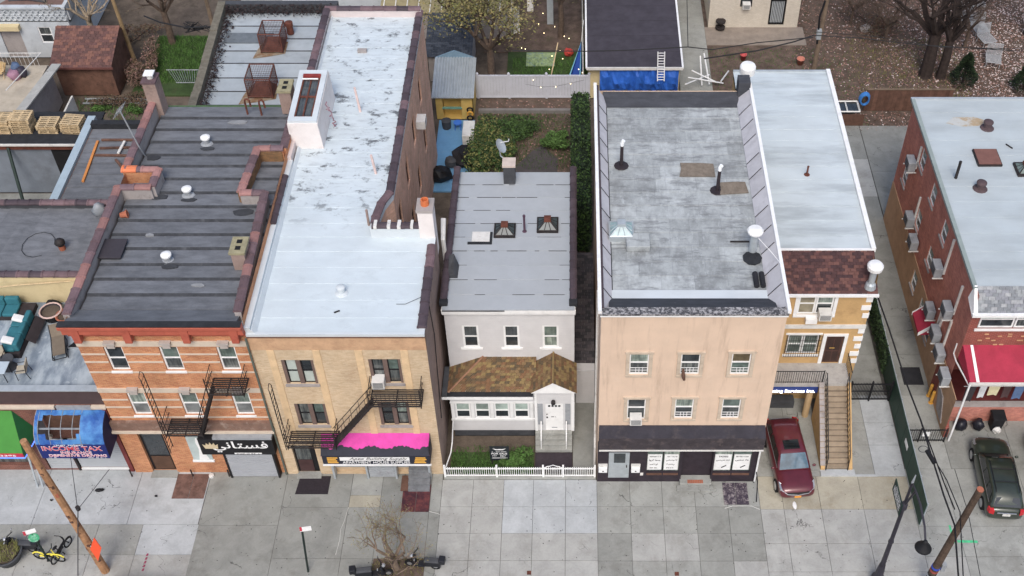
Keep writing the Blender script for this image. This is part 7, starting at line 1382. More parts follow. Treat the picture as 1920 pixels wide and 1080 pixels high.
# ================================================================ street furniture, vehicles
wpole = plain('tan_pole_wood',(172,126,86),.9,.25,3,fine=14,dirt=(110,74,50),dirtamt=.6)
b_ = onz(198,1070); tpt = ony(47,832,b_.y)
up = thing('wooden_pole','pale wooden utility pole with torn posters and an orange diamond sign','utility pole',(b_.x,b_.y,0))
MB().tube([b_+Vector((0,0,-.1)), b_.lerp(tpt,.5), tpt, tpt+(tpt-b_)*.02], [.2,.17,.145,.14], 10).build('shaft', wpole, up)
r_ = random.Random(21)
for k in range(26):
    t = r_.uniform(.05,.9); c = b_.lerp(tpt,t); a = r_.uniform(-2.6,-.4); rr = .2-.055*t; w = r_.uniform(.05,.14)
    n = Vector((math.cos(a),math.sin(a),0)); s = Vector((-n.y,n.x,0)); p = c+n*(rr+.004); h = r_.uniform(.05,.3)
    MB().quad(p-s*w*.5,p+s*w*.5,p+s*w*.5+Vector((0,0,h)),p-s*w*.5+Vector((0,0,h*.8))).build('staple_patch', M['brownwood'] if k%3 else M['terra'], up)
dsg = [ony(*q,b_.y-.24) for q in ((176,1008),(190,1028),(184,1052),(169,1030))]
sgn = thing('diamond_sign','blank fluorescent orange diamond sign strapped to the wooden pole','sign',dsg[2]); MB().add(dsg+[q+Vector((0,.03,0)) for q in dsg],[(0,1,2,3),(7,6,5,4),(0,4,5,1),(1,5,6,2),(2,6,7,3),(3,7,4,0)]).build('plate', plain('fluorescent_orange',(255,86,30),.5,.06), sgn)
MB().tube([dsg[3]+Vector((0,.1,.1)),dsg[1]+Vector((0,.1,.1))], .02, 4).build('strap', M['galv'], sgn)
# sign posts
def sign_post(px, py, tx, ty, lb, plates):
    b = onz(px,py); t = ony(tx,ty,b.y); o = thing('sign_post',lb,'sign post',(b.x,b.y,0)); MB().tube([b,t], .05, 6).build('post', plain('dark_green_post',(36,50,46),.6,.2) if 'dark_green_post' not in bpy.data.materials else bpy.data.materials['dark_green_post'], o)
    return o, b, t
o, b, t = sign_post(92,1052,60,1000,'leaning dark post with a parking plate and round green sign',0)
pl_ = lambda c,w,h,rz,name,m,par,th=.02: MB().cbox(c.x,c.y,c.z,w,th,h,Matrix.Rotation(rz,3,'Z')@Matrix.Rotation(-.2,3,'X')).build(name,m,par)
w1 = pl_(t+Vector((-.02,-.06,.22)),.52,.24,.35,'parking_plate',M['white'],o); pl_(t+Vector((-.22,-.15,.22)),.1,.23,.35,'red_band',plain('sign_red',(190,50,70),.5,.1),o)
g_ = MB(); c = t+Vector((.02,-.08,-.25)); R_ = Matrix.Rotation(.35,3,'Z')@Matrix.Rotation(-.2,3,'X'); n_ = 20; vs = [R_@Vector((.23*math.cos(a*.314),0,.27*math.sin(a*.314))) for a in range(n_)]
g_.add([c+v for v in vs]+[c+v+Vector((0,.02,0)) for v in vs],[tuple(range(n_)),tuple(range(2*n_-1,n_-1,-1))]+[(i,(i+1)%n_,n_+(i+1)%n_,n_+i) for i in range(n_)]); g_.build('round_sign', plain('green_white_sign',(60,170,120),.5,.2,5,dirt=(220,230,226),dirtamt=.7), o)
o, b, t = sign_post(578,1072,566,992,'slim black post with a white parking plate before the tan building',0); pl_(t+Vector((.18,-.04,.08)),.5,.26,.15,'parking_plate',M['white'],o); pl_(t+Vector((-.02,-.07,.1)),.1,.24,.15,'red_band',bpy.data.materials['sign_red'],o)
# cast lamp post with hanging bell lamp and street name sign
lpm = plain('cast_iron_grey',(58,56,64),.5,.2,4); yq = -5.55; p0 = ony(1640,1080,yq); p1 = ony(1702,950,yq); p2 = ony(1719,905,yq)
lp = thing('lamp_post','dark cast street lamp with a curved bracket and bell shade','street lamp',(p0.x,yq,0)); x_ = (p0.x+p1.x)/2
MB().lathe([(.32,0),(.3,.5),(.2,.7),(.17,1.2),(.14,1.6),(.17,p0.z+.3),(.12,p0.z+.5),(.1,(p0.z+p1.z)/2),(.13,(p0.z+p1.z)/2+.1),(.09,(p0.z+p1.z)/2+.3),(.085,p1.z-.2),(.15,p1.z-.1),(.15,p1.z+.2),(.07,p1.z+.4),(.05,p2.z)],(x_,yq,0),12).build('shaft', lpm, lp, smooth=False)
q = Vector((x_,yq,p2.z)); tip = q+Vector((0,-2.7,-.15))
MB().tube([Vector((x_,yq,p1.z)), q+Vector((0,-.5,.15)), q+Vector((0,-1.3,.32)), q+Vector((0,-2.2,.2)), tip], .045, 6).build('bracket_arm', lpm, lp); MB().tube([q, q+Vector((0,-.05,.6))], [.06,.02], 6).build('finial', M['galv'], lp)
MB().tube([q,q+Vector((.0,-.7,.22)),q+Vector((0,-1.1,.32))], .03, 5).build('scroll', lpm, lp)
MB().lathe([(.06,.1),(.1,0),(.14,-.15),(.3,-.35),(.34,-.42),(.3,-.44)],tip,16).build('bell_shade', M['black'], lp, smooth=True); MB().lathe([(.26,-.44),(.2,-.56),(.05,-.6)],tip,12).build('lens', M['pane_b'], lp)
ss = thing('street_name_sign','dark green street name sign with white writing on the lamp post','sign',(x_-.1,yq,p1.z)); MB().box(x_-.14,x_-.1,yq-.1,yq+1.25,p1.z-.55,p1.z+.25).build('plate', plain('dark_green_sign',(20,54,44),.5,.1), ss)
def PSx(u,z,d): return (x_-.14+d, yq+1.2-u, z)
scribble(ss,PSx,.1,1.2,p1.z-.38,p1.z+.0,-.006,M['white'],6,seed=13); scribble(ss,PSx,.2,1.1,p1.z+.06,p1.z+.2,-.006,M['white'],9,seed=14)
# right sawn-off wooden pole
yq = -5.75; a_ = ony(1745,1080,yq); b_ = ony(1838,918,yq); d_ = (b_-a_)/(b_.z-a_.z); base = a_-d_*a_.z
rp_ = thing('sawn_pole','dark sawn-off wooden pole with straps and cables at lower right','utility pole',(base.x,yq,0)); MB().tube([base,a_,b_], [.2,.19,.15], 10).build('shaft', plain('dark_pole_wood',(84,68,56),.9,.3,4,fine=14), rp_); MB().tube([b_,b_+d_*.03], .15, 10).build('sawn_top', M['terra'], rp_)
for z,m_ in ((a_.z+.25,M['iron']),(a_.z+.55,plain('red_strap',(150,70,60),.7,.2)),(a_.z+.8,plain('blue_tape',(50,80,190),.6,.1)),(a_.z+.1,M['galv'])): c = base+d_*z; MB().tube([c-d_*.05,c+d_*.06], .205, 10).build('strap', m_, rp_)
MB().cbox(*(base+d_*(a_.z+.9)+Vector((.28,-.05,0))),.2,.2,.5).build('junction_box', M['grey'], rp_)
# planter, scooter shapes, bikes
c = onz(18,1048); t = thing('street_planter','big black planter of rough green grass at bottom left','planter',(c.x,c.y,0)); MB().lathe([(.5,0),(.72,.55),(.78,.6),(.76,.66),(.66,.62),(.62,.5)],(c.x,c.y,0),18).build('pot', M['darkgrey'], t, smooth=True); MB().blob((c.x,c.y,.55),(.62,.62,.16),.1,70).build('soil', M['dirt'], t)
gm_ = MB(); r_ = random.Random(30)
for k in range(420): a = r_.uniform(0,6.28); rr = .6*math.sqrt(r_.random()); x = c.x+rr*math.cos(a); y = c.y+rr*math.sin(a); h = r_.uniform(.12,.38); gm_.add([(x-.02,y,.62),(x+.02,y,.62),(x+r_.uniform(-.2,.2),y+r_.uniform(-.2,.2),.62+h)],[(0,1,2)])
gm_.build('grass_tuft', M['leaf_olive'], t, kind='stuff', recalc=False)
def ring(mb, c, r, th, n=16, axis='Y'):
    mb.tube([(c[0]+r*math.cos(2*math.pi*a/n), c[1], c[2]+r*math.sin(2*math.pi*a/n)) for a in range(n+1)], th, 6, caps=False); return mb
def bicycle(loc, rz, m, lb, r=.27, tilt=0):
    t = thing('bicycle',lb,'bicycle',loc,rz)
    for x in (-.48,.48):
        w = ring(MB(),(x,0,r),r,.035).build('wheel', M['tyre'], t, local=True); sp = MB()
        for k in range(8): a = k*math.pi/4; sp.tube([(x,0,r),(x+r*math.cos(a),0,r+r*math.sin(a))], .006, 3)
        sp.build('spokes', M['galv'], w, local=True); MB().tube([(x,-.05,r),(x,.05,r)], .04, 8).build('hub', M['black'], w, local=True)
        MB().tube([(x+(r+.05)*math.cos(a),0,r+(r+.05)*math.sin(a)) for a in (.5,1.0,1.5,2.0,2.6)], .035, 5).build('mudguard', m, t, local=True)
    MB().tube([(-.48,0,r),(-.05,0,r+.02),(.34,0,.62)], .035, 6).build('frame', m, t, local=True); MB().tube([(-.48,.0,r),(-.15,0,.5),(.34,0,.6)], .03, 6).build('top_tube', m, t, local=True); MB().tube([(-.05,0,r),(-.2,0,.78)], .025, 6).build('seat_post', M['black'], t, local=True)
    MB().blob((-.22,0,.82),(.15,.08,.05),.05).build('saddle', M['black'], t, local=True); MB().tube([(.48,0,r),(.36,0,.6),(.3,0,1.0)], .025, 6).build('fork', m, t, local=True); MB().tube([(.22,-.28,1.04),(.3,-.1,1.0),(.3,.1,1.0),(.22,.28,1.04)], .02, 5).build('handlebar', M['black'], t, local=True)
    MB().tube([(-.05,-.1,r),(-.05,-.18,r-.12)], .03, 5).build('crank', M['black'], t, local=True); MB().cbox(-.02,0,.4,.34,.1,.12).build('battery', M['black'], t, local=True); return t
yb = plain('bright_yellow',(236,220,40),.4,.05); c = onz(96,1050); bicycle((c.x,c.y,0), RAD(-8), yb, 'yellow folding bike chained to the leaning sign post'); bicycle((c.x+.45,c.y+.35,0), RAD(70), M['black'], 'black bike half hidden behind the yellow bike', .24)
def scooter(loc, rz, lb):
    t = thing('motor_scooter',lb,'scooter',loc,rz); bk = plain('scooter_black',(34,36,42),.35,.15) if 'scooter_black' not in bpy.data.materials else bpy.data.materials['scooter_black']
    for x in (-.6,.62):
        w = ring(MB(),(x,0,.24),.18,.07).build('wheel', M['tyre'], t, local=True); MB().tube([(x,-.04,.24),(x,.04,.24)], .12, 10).build('rim', M['chrome'], w, local=True)
    MB().hexa([(-.85,-.13,.35),(-.1,-.16,.3),(-.1,.16,.3),(-.85,.13,.35),(-.95,-.12,.68),(-.1,-.15,.66),(-.1,.15,.66),(-.95,.12,.68)]).build('body', bk, t, local=True, bevel=.05)
    MB().hexa([(-.85,-.15,.68),(-.08,-.16,.66),(-.08,.16,.66),(-.85,.15,.68),(-.82,-.12,.8),(-.12,-.13,.76),(-.12,.13,.76),(-.82,.12,.8)]).build('seat', M['darkgrey'], t, local=True, bevel=.04)
    MB().box(-.12,.4,-.16,.16,.26,.33).build('footboard', bk, t, local=True, bevel=.02); MB().hexa([(.36,-.2,.28),(.48,-.12,.28),(.48,.12,.28),(.36,.2,.28),(.3,-.2,.85),(.4,-.14,.9),(.4,.14,.9),(.3,.2,.85)]).build('leg_shield', bk, t, local=True, bevel=.03)
    MB().tube([(.62,0,.24),(.42,0,.8),(.36,0,1.0)], .04, 6).build('fork', M['iron'], t, local=True); MB().tube([(.22,-.34,1.05),(.36,-.1,1.02),(.36,.1,1.02),(.22,.34,1.05)], .025, 5).build('handlebar', M['black'], t, local=True)
    MB().blob((.46,0,.92),(.1,.11,.1),.05).build('headlight', M['chrome'], t, local=True)
    for s in (-1,1): MB().tube([(.26,s*.28,1.05),(.22,s*.36,1.2)], .012, 4).build('mirror_stem', M['black'], t, local=True); MB().blob((.22,s*.38,1.22),(.03,.07,.05),0).build('mirror', M['chrome'], t, local=True)
    MB().cbox(-.95,0,.82,.3,.34,.3).build('rear_box', bk, t, local=True, bevel=.04); return t
scooter((-9.1,-5.25,0), RAD(8), 'black scooter left of the budding street tree'); scooter((-6.95,-4.75,0), RAD(172), 'black scooter right of the budding street tree'); c = onz(40,1032); scooter((c.x,c.y,0), RAD(175), 'black scooter behind the grass planter')
# pavement hatches and mats
t = thing('cellar_doors','rusty double cellar doors set in the pale pavement','cellar hatch',(-18.75,-.3,0))
for a,b in ((-19.5,-18.72),(-18.7,-17.95)): MB().box(a,b,-1.0,.42,0,.03).build('leaf', plain('rusty_plate',(112,84,74),.8,.3,3,dirt=(80,52,42),dirtamt=.7) if 'rusty_plate' not in bpy.data.materials else bpy.data.materials['rusty_plate'], t)
mesh_m = plain('black_grating',(46,40,46),.8,.25,12); MB().prism([(-13.55,-.75),(-11.95,-.75),(-11.95,.3),(-13.45,.3)],.0,.025).build('rubber_mat', mesh_m, None, 'black rubber mat before the tan building door', 'mat')
t = thing('red_cellar_doors','worn dark red cellar doors below the grey metal steps','cellar hatch',(-7.6,-.95,0)); rd = NM('worn_red_plate',.75); rd = rd.done(rd.mix(rd.ramp(rd.noise(3,8,.75),.4,.62,0,1), lin((70,40,48)), lin((112,58,58))))
for a,b in ((-8.3,-7.64),(-7.62,-6.96)): MB().box(a,b,-1.75,-.2,0,.04).build('leaf', rd, t)
MB().cbox(-8.15,-.15,.06,.55,.85,.1).build('folded_board', M['brownwood'], None, 'dark folded board beside the grey metal steps', 'board')
for (px,py),lb in (((187,920),'black scrap of litter on the pale pavement'),((97,939),'tiny dark litter left of the black scrap'),((293,931),'dark spot of litter on old concrete')):
    p = onz(px,py); MB().blob((p.x,p.y,.06),(.2 if px==187 else .07,.12 if px==187 else .05,.06),.35,px).build('litter', M['black'], None, lb, 'litter')
for (px,py),lb in (((992,1074),'small square iron cover on the pale slabs'),((1269,1076),'small square iron cover on grey slabs')): p = onz(px,py); MB().box(p.x-.1,p.x+.1,p.y-.1,p.y+.1,0,.012).build('valve_cover', M['rust'], None, lb, 'cover')
def cone_bits(): pass
p = onz(397,893); MB().lathe([(.14,0),(.13,.1),(.02,.12)],(p.x,p.y,0),8).build('stone_block', M['offwhite'], None, 'small white block beside the rusty cellar doors', 'block')
for x in (-21.75,-18.75,-16.95): MB().tube([(x,.3,0),(x,.3,.55)], .035, 6).build('hose_valve', M['iron'], None, {-21.75:'black standpipe by the red pilaster',-18.75:'black standpipe below the dress panel',-16.95:'black standpipe beside the roller shutter'}[x], 'pipe')
# ---------------------------------------------------------------- cars
def loft(sections, close=True):
    mb = MB(); n = len(sections[0]); vs = [p for s in sections for p in s]; fs = []
    for i in range(len(sections)-1):
        for j in range(n): fs.append((i*n+j,i*n+(j+1)%n,(i+1)*n+(j+1)%n,(i+1)*n+j))
    if close: fs += [tuple(range(n-1,-1,-1)), tuple(range((len(sections)-1)*n,len(sections)*n))]
    return mb.add(vs, fs)
def car(loc, rz, paint, lb, L=4.35, W=1.82, H=1.62, sunroof=True, rails=False, plate=None, roofm=None):
    t = thing('parked_car',lb,'car',loc,rz); h = W/2      # front is -Y
    st = [(-.5,.80,.36,.62),(-.485,.9,.27,.8),(-.44,.97,.22,.88),(-.36,.99,.2,.96),(-.2,1,.2,1.02),(0,1,.2,1.04),(.25,1,.2,1.05),(.4,.99,.22,1.06),(.47,.95,.26,1.04),(.5,.88,.34,.9)]
    sec = []
    for y,w,z0,z1 in st:
        a = h*w; Y_ = y*L; zm = z0+(z1-z0)*.55
        sec.append([(-a*.86,Y_,z0),(-a*.98,Y_,z0+.12),(-a,Y_,zm),(-a*.96,Y_,z1-.1),(-a*.84,Y_,z1),(0,Y_,z1+.03),(a*.84,Y_,z1),(a*.96,Y_,z1-.1),(a,Y_,zm),(a*.98,Y_,z0+.12),(a*.86,Y_,z0),(0,Y_,z0-.02)])
    loft(sec).build('body', paint, t, local=True, smooth=True, sub=1)
    # greenhouse
    gs = [(-.235,.80,1.02,1.03),(-.17,.8,1.03,1.28),(-.085,.74,1.03,H-.05),(.03,.73,1.03,H),(.25,.72,1.03,H-.01),(.385,.7,1.04,H-.09),(.44,.76,1.05,1.22),(.465,.78,1.03,1.04)]
    sec = []
    for y,w,z0,z1 in gs:
        a = h*w; b = h*.87; Y_ = y*L; k = (z1-z0)/(H-1.03)
        sec.append([(-b,Y_,z0),(-(b+(a-b)*k*.55),Y_,z0+(z1-z0)*.55),(-(b+(a-b)*k*.96),Y_,z1-.05*k),(-a*.8,Y_,z1),(0,Y_,z1+.025*k),(a*.8,Y_,z1),(b+(a-b)*k*.96,Y_,z1-.05*k),(b+(a-b)*k*.55,Y_,z0+(z1-z0)*.55),(b,Y_,z0)])
    g = loft(sec); cab = g.build('cabin', roofm or paint, t, local=True, smooth=True)
    def on(sy, fx, fz):     # point on the cabin side/roof skin
        for i in range(len(gs)-1):
            if gs[i][0] <= sy <= gs[i+1][0]: f = (sy-gs[i][0])/(gs[i+1][0]-gs[i][0]); break
        w = gs[i][1]+(gs[i+1][1]-gs[i][1])*f; z1 = gs[i][3]+(gs[i+1][3]-gs[i][3])*f; return w, z1
    e = .012; H1 = H-.05
    ws = MB(); ws.quad((-h*.8,-.228*L,1.06+e),(h*.8,-.228*L,1.06+e),(h*.66,-.092*L-.01,H1+e-.01),(-h*.66,-.092*L-.01,H1+e-.01)); V = ws.v; ws.v = [(x,y-.03,z+.015) for x,y,z in V]; ws.build('windscreen', M['pane_b'] if not sunroof else glass('windscreen_glass',(70,96,112),.06), t, local=True)
    rw = MB(); rw.quad((-h*.6,.388*L+.02,H-.12),(h*.6,.388*L+.02,H-.12),(h*.72,.452*L+.03,1.12),(-h*.72,.452*L+.03,1.12)); rw.build('rear_window', M['pane_b'], t, local=True)
    for s in (-1,1):
        for (y0,y1,y2,y3) in ((-.17,.02,.015,-.1),(.03,.2,.19,.03),(.22,.37,.33,.22)):
            q = MB(); xb, xt = s*(h*.87+.012), s*(h*.755+.012); q.quad((xb,y0*L,1.07),(xb,y1*L,1.07),(xt,y2*L,H-.12),(xt,y3*L,H-.12)); q.build('side_window', M['pane_b'], t, local=True)
        MB().tube([(s*(h*.88+.01),-.2*L,1.06),(s*(h*.88+.01),.4*L,1.08)], .012, 4).build('window_trim', M['chrome'], t, local=True)
        MB().blob((s*(h+.1),-.2*L,1.08),(.1,.07,.08),0).build('mirror', paint, t, local=True, smooth=True)
        MB().hexa([(s*h*.55,-.492*L,.6),(s*h*.93,-.45*L,.62),(s*h*.95,-.42*L,.64),(s*h*.6,-.46*L,.62),(s*h*.55,-.48*L,.72),(s*h*.93,-.44*L,.84),(s*h*.95,-.36*L,.92),(s*h*.62,-.42*L,.84)]).build('headlight', M['chrome'], t, local=True)
        MB().hexa([(s*h*.66,.505*L,.78),(s*h*.9,.49*L,.78),(s*h*.97,.45*L,.8),(s*h*.7,.47*L,.8),(s*h*.66,.5*L,1.02),(s*h*.88,.485*L,1.02),(s*h*.95,.44*L,1.06),(s*h*.7,.46*L,1.06)]).build('tail_light', plain('tail_red',(190,20,30),.25,.05) if 'tail_red' not in bpy.data.materials else bpy.data.materials['tail_red'], t, local=True)
        for y in (-.32*L,.3*L):
            w = MB().tube([(s*(h-.2),y,.33),(s*(h+.02),y,.33)], .34, 20).build('wheel', M['tyre'], t, local=True)
            rm = MB().tube([(s*(h+.01),y,.33),(s*(h+.03),y,.33)], .22, 16).build('rim', M['chrome'], w, local=True)
        if rails: MB().tube([(s*h*.62,-.05*L,H+.02),(s*h*.62,-.03*L,H+.08),(s*h*.6,.33*L,H+.06),(s*h*.6,.35*L,H)], .02, 5).build('roof_rail', M['black'], t, local=True)
    if rails:
        for y in (.06,.22): MB().tube([(-h*.6,y*L,H+.06),(h*.6,y*L,H+.06)], .02, 5).build('cross_bar', M['black'], t, local=True)
    if sunroof: MB().hexa([(-h*.42,-.05*L,H-.01),(h*.42,-.05*L,H-.01),(h*.42,.07*L,H+.01),(-h*.42,.07*L,H+.01),(-h*.42,-.05*L,H+.025),(h*.42,-.05*L,H+.025),(h*.42,.07*L,H+.04),(-h*.42,.07*L,H+.04)]).build('sunroof', M['pane_b'], t, local=True)
    MB().hexa([(-h*.55,-.505*L,.58),(h*.55,-.505*L,.58),(h*.55,-.49*L,.58),(-h*.55,-.49*L,.58),(-h*.6,-.498*L,.72),(h*.6,-.498*L,.72),(h*.6,-.48*L,.74),(-h*.6,-.48*L,.74)]).build('grille', M['iron'], t, local=True); MB().tube([(-h*.9,-.452*L,.8),(-h*.55,-.5*L,.66),(0,-.512*L,.62),(h*.55,-.5*L,.66),(h*.9,-.452*L,.8)], .028, 5).build('chrome_strip', M['chrome'], t, local=True)
    MB().box(-.16,.16,-.512*L,-.5*L,.4,.5).build('number_plate', plain('amber_plate',(230,150,40),.5,.05) if 'amber_plate' not in bpy.data.materials else bpy.data.materials['amber_plate'], t, local=True); MB().box(-.18,.18,.5*L,.512*L,.72,.84).build('rear_plate', M['offwhite'], t, local=True)
    MB().box(-h*.5,h*.5,.5*L,.508*L,.88,.93).build('rear_chrome', M['chrome'], t, local=True); return t
def carpaint(name, col):
    n = NM(name, .28, .15, .6); n.b.inputs['Coat Weight'].default_value = .5; n.b.inputs['Coat Roughness'].default_value = .08; return n.done(n.scale_col(lin(col), n.ramp(n.noise(3,4),.3,.7,.9,1.1)))
car((10.62,1.0,0), RAD(5), carpaint('burgundy_paint',(96,28,40)), 'burgundy crossover with sunroof parked in the gold house drive')
car((20.6,-.15,0), RAD(176), carpaint('dark_green_paint',(48,56,46)), 'dark green estate with roof rails parked before the maroon building', L=4.55, W=1.8, H=1.6, sunroof=False, rails=True)
car((23.55,.3,0), RAD(178), carpaint('black_car_paint',(24,24,28)), 'black car cut by the right edge beside the green estate', sunroof=False)
car((-19.0,-7.0,-.1), RAD(90), carpaint('charcoal_car_paint',(40,42,48)), 'dark car at the kerb, only its roof showing at the bottom', sunroof=False, H=1.6)
p = onz(1490,948); MB().blob((p.x,p.y,.01),(.1,.22,.015),.2,3).build('paper_scrap', M['white'], None, 'white paper scrap in front of the burgundy car', 'litter')
# thin guy wire pole at the left
a_, b_ = onz(146,1080), onz(146,952); MB().tube([Vector((-21.65,-4.9,0)),Vector((-21.75,-4.6,0))], .02, 4)
MB().tube([ony(146,1080,-5.2),ony(146,955,-5.2)], .025, 5).build('guy_wire', M['darkgrey'], None, 'thin vertical cable beside the wooden pole', 'cable')

# ================================================================ vegetation and cables
def grow(mb, p, d, L, r, depth, rnd, tips, up=.12, split=(2,3), spread=.55, taper=.7):
    n = 3; pts = [p]; q = p; dd = d
    for i in range(n):
        dd = (dd+Vector((rnd.uniform(-.16,.16),rnd.uniform(-.16,.16),rnd.uniform(-.08,.16)*1+up*.3))).normalized(); q = q+dd*L/n; pts.append(q)
    mb.tube(pts, [max(.008,r*(1-(1-taper)*i/n)) for i in range(n+1)], 5 if r > .03 else 3, caps=False)
    tips.append((q, dd, depth))
    if depth <= 1: tips += [(pts[1],dd,depth),(pts[2],dd,depth)]
    if depth == 0: return
    for k in range(rnd.randint(*split)):
        a = rnd.uniform(0,6.28); s = Vector((math.cos(a),math.sin(a),0)); nd = (dd+s*rnd.uniform(.5,1)*spread*1.6+Vector((0,0,up))).normalized()
        grow(mb, q if k else pts[2], nd, L*rnd.uniform(.62,.85), r*taper*.66, depth-1, rnd, tips, up, split, spread, taper)
def leafcloud(tips, n, rad, size, rnd, mats, kind_of=None):
    mb = MB()
    for k in range(n):
        p, d, dep = rnd.choice(tips); c = p+Vector((rnd.gauss(0,rad),rnd.gauss(0,rad),rnd.gauss(0,rad*.8))); s = size*rnd.uniform(.5,1.3)
        d1 = Vector((rnd.uniform(-1,1),rnd.uniform(-1,1),rnd.uniform(-.5,.5))).normalized()*s; d2 = Vector((rnd.uniform(-1,1),rnd.uniform(-1,1),rnd.uniform(-.5,.5))).normalized()*s*.6
        mb.mat(rnd.randrange(len(mats))); mb.quad(c-d1,c-d2,c+d1,c+d2)
    return mb
def tree(name, label, loc, trunk_h, r, L, depth, seed, bark, mats, nleaf, rad, size, forks=4, spread=.6, up=.15, lean=(0,0)):
    rnd = random.Random(seed); t = thing(name,label,'tree',loc); b = Vector(loc); top = b+Vector((lean[0],lean[1],trunk_h)); mb = MB(); tips = []
    mb.tube([b-Vector((0,0,.15)),b+Vector((0,0,.1)),b.lerp(top,.5)+Vector((rnd.uniform(-.05,.05),0,0)),top],[r*1.4,r*1.1,r,r*.85],9)
    for k in range(forks):
        a = 6.28*k/forks+rnd.uniform(-.4,.4); d = Vector((math.cos(a)*spread,math.sin(a)*spread,1)).normalized(); grow(mb, top-Vector((0,0,rnd.uniform(0,.3)*trunk_h*.4)), d, L, r*.6, depth, rnd, tips, up, (2,3), spread)
    mb.build('trunk', bark, t, recalc=False)
    if nleaf: leafcloud(tips, nleaf, rad, size, rnd, mats).build('crown', mats, t, recalc=False)
    return t
buds = [M['leaf_bud'], M['leaf_olive']]
tree('street_tree','small street tree with bare branches and yellow green buds','%s'%'' or (-8.15,-4.75,0),1.0,.2,1.0,4,4,M['bark'],buds,1500,.12,.035,6,.75,.12) if False else tree('street_tree','small street tree with bare branches and yellow green buds',(-8.2,-4.8,0),.9,.15,1.2,4,4,plain('light_twig_bark',(122,104,88),.95,.25,4),buds,1700,.16,.03,6,.85,.14)
MB().prism([(-9.4,-5.6),(-6.9,-5.6),(-6.9,-4.3),(-9.3,-4.3)],.0,.012).build('tree_pit', M['leafdirt'], kind='structure'); tag(grass('weeds',-9.3,-6.95,-5.55,-4.35,420,.16,M['leaf_olive'],z=.01,seed=33),'rough weeds in the street tree pit','weeds')
ol = [M['leaf_olive'], M['leaf_bud'], plain('brown_olive_leaves',(104,98,62),.9,.3,3)]
tree('willow_tree','tall olive green tree rising behind the yellow shed and vinyl fence',(-5.55,32.6,0),3.0,.26,2.2,4,9,M['bark'],ol,6500,.5,.1,6,.9,.1)
tree('olive_tree','olive leaved tree spilling over the slate roofed shed',(-8.6,37.3,0),3.2,.22,1.9,4,12,M['bark'],ol,3600,.45,.1,5,.9,.1)
tree('garden_tree','brownish budding tree beside the white edged garage',(-.9,38.2,0),3.0,.2,1.7,4,15,M['bark'],ol,2600,.45,.09,5,.8,.1)
tree('bare_tree','big bare dark tree with twin trunks in the right back yard',(24.3,33.6,0),3.4,.42,2.5,6,17,M['bark_dark'],[M['bark_dark']],0,0,0,6,.85,.12)
tree('bare_tree','second dark trunk close beside the big bare tree',(25.3,33.4,0),3.2,.3,2.0,5,23,M['bark_dark'],[M['bark_dark']],0,0,0,5,.7,.12)
tree('bare_shrub_tree','wiry bare tree at the top edge near the utility pole',(20.2,40.0,0),1.2,.1,1.5,6,29,M['bark'],[M['bark']],0,0,0,6,.9,.05)
tree('bare_shrub_tree','thin bare tree left of the big bare tree near the top edge',(22.2,37.4,0),1.6,.13,1.6,6,51,M['bark'],[M['bark']],0,0,0,5,.9,.05)
tree('bare_shrub_tree','thin bare tree behind the wire garden chairs',(27.8,37.0,0),1.5,.12,1.5,6,53,M['bark'],[M['bark']],0,0,0,5,.9,.05)
tag(grass('weeds',19.5,27,29.9,38,2600,.2,M['leaf_olive'],z=-.05,seed=77),'straggly weeds among the petals by the bare trees','weeds')
blossom = [M['white'], M['petal'], M['petal']]
tree('magnolia_tree','white blossoming tree at the upper right corner',(32.6,38.5,0),2.2,.22,1.7,4,31,M['bark_dark'],blossom,2300,.35,.1,5,.8,.1)
tree('creeper_tree','leafless vine covered trunk behind the brown shed',(-28.6,37.5,0),2.6,.24,1.5,4,37,M['bark'],[plain('dry_vine',(104,92,72),.95,.3)],900,.3,.07,5,.7,.05)
tree('pale_tree','bare pale tree beside the white block house',(-33.6,36.6,0),2.6,.22,1.5,4,41,plain('pale_bark',(150,134,112),.95,.2),[bpy.data.materials['dry_vine']],500,.3,.07,5,.7,.05)
def conifer(loc, h, r, seed, label):
    rnd = random.Random(seed); t = thing('conifer',label,'tree',loc); x,y,z = loc; MB().tube([(x,y,0),(x,y,h*.9)], [.09,.02], 6).build('trunk', M['bark_dark'], t); mb = MB()
    for k in range(2600):
        f = rnd.random()**.8; rr = r*(1-f)**.75*(.55+.45*math.sqrt(rnd.random())); a = rnd.uniform(0,6.28); rr *= 1+.18*math.sin(a*3+f*9); c = Vector((x+rr*math.cos(a),y+rr*math.sin(a),.1+f*h)); s = rnd.uniform(.05,.12)
        o = Vector((math.cos(a),math.sin(a),rnd.uniform(.1,.8)))*s; w = Vector((-math.sin(a),math.cos(a),rnd.uniform(-.3,.3)))*s*.5; mb.mat(rnd.randrange(2)); mb.quad(c-o,c-w,c+o,c+w)
    mb.build('crown', [M['leaf_dark'], plain('blackish_green',(34,46,30),.85,.3) if 'blackish_green' not in bpy.data.materials else bpy.data.materials['blackish_green']], t, recalc=False)
conifer((26.6,32.6,0),2.4,.95,3,'dark conical evergreen right of the bare tree'); conifer((30.6,31.9,0),2.2,1.0,5,'dark conical evergreen near the right edge of back yard')
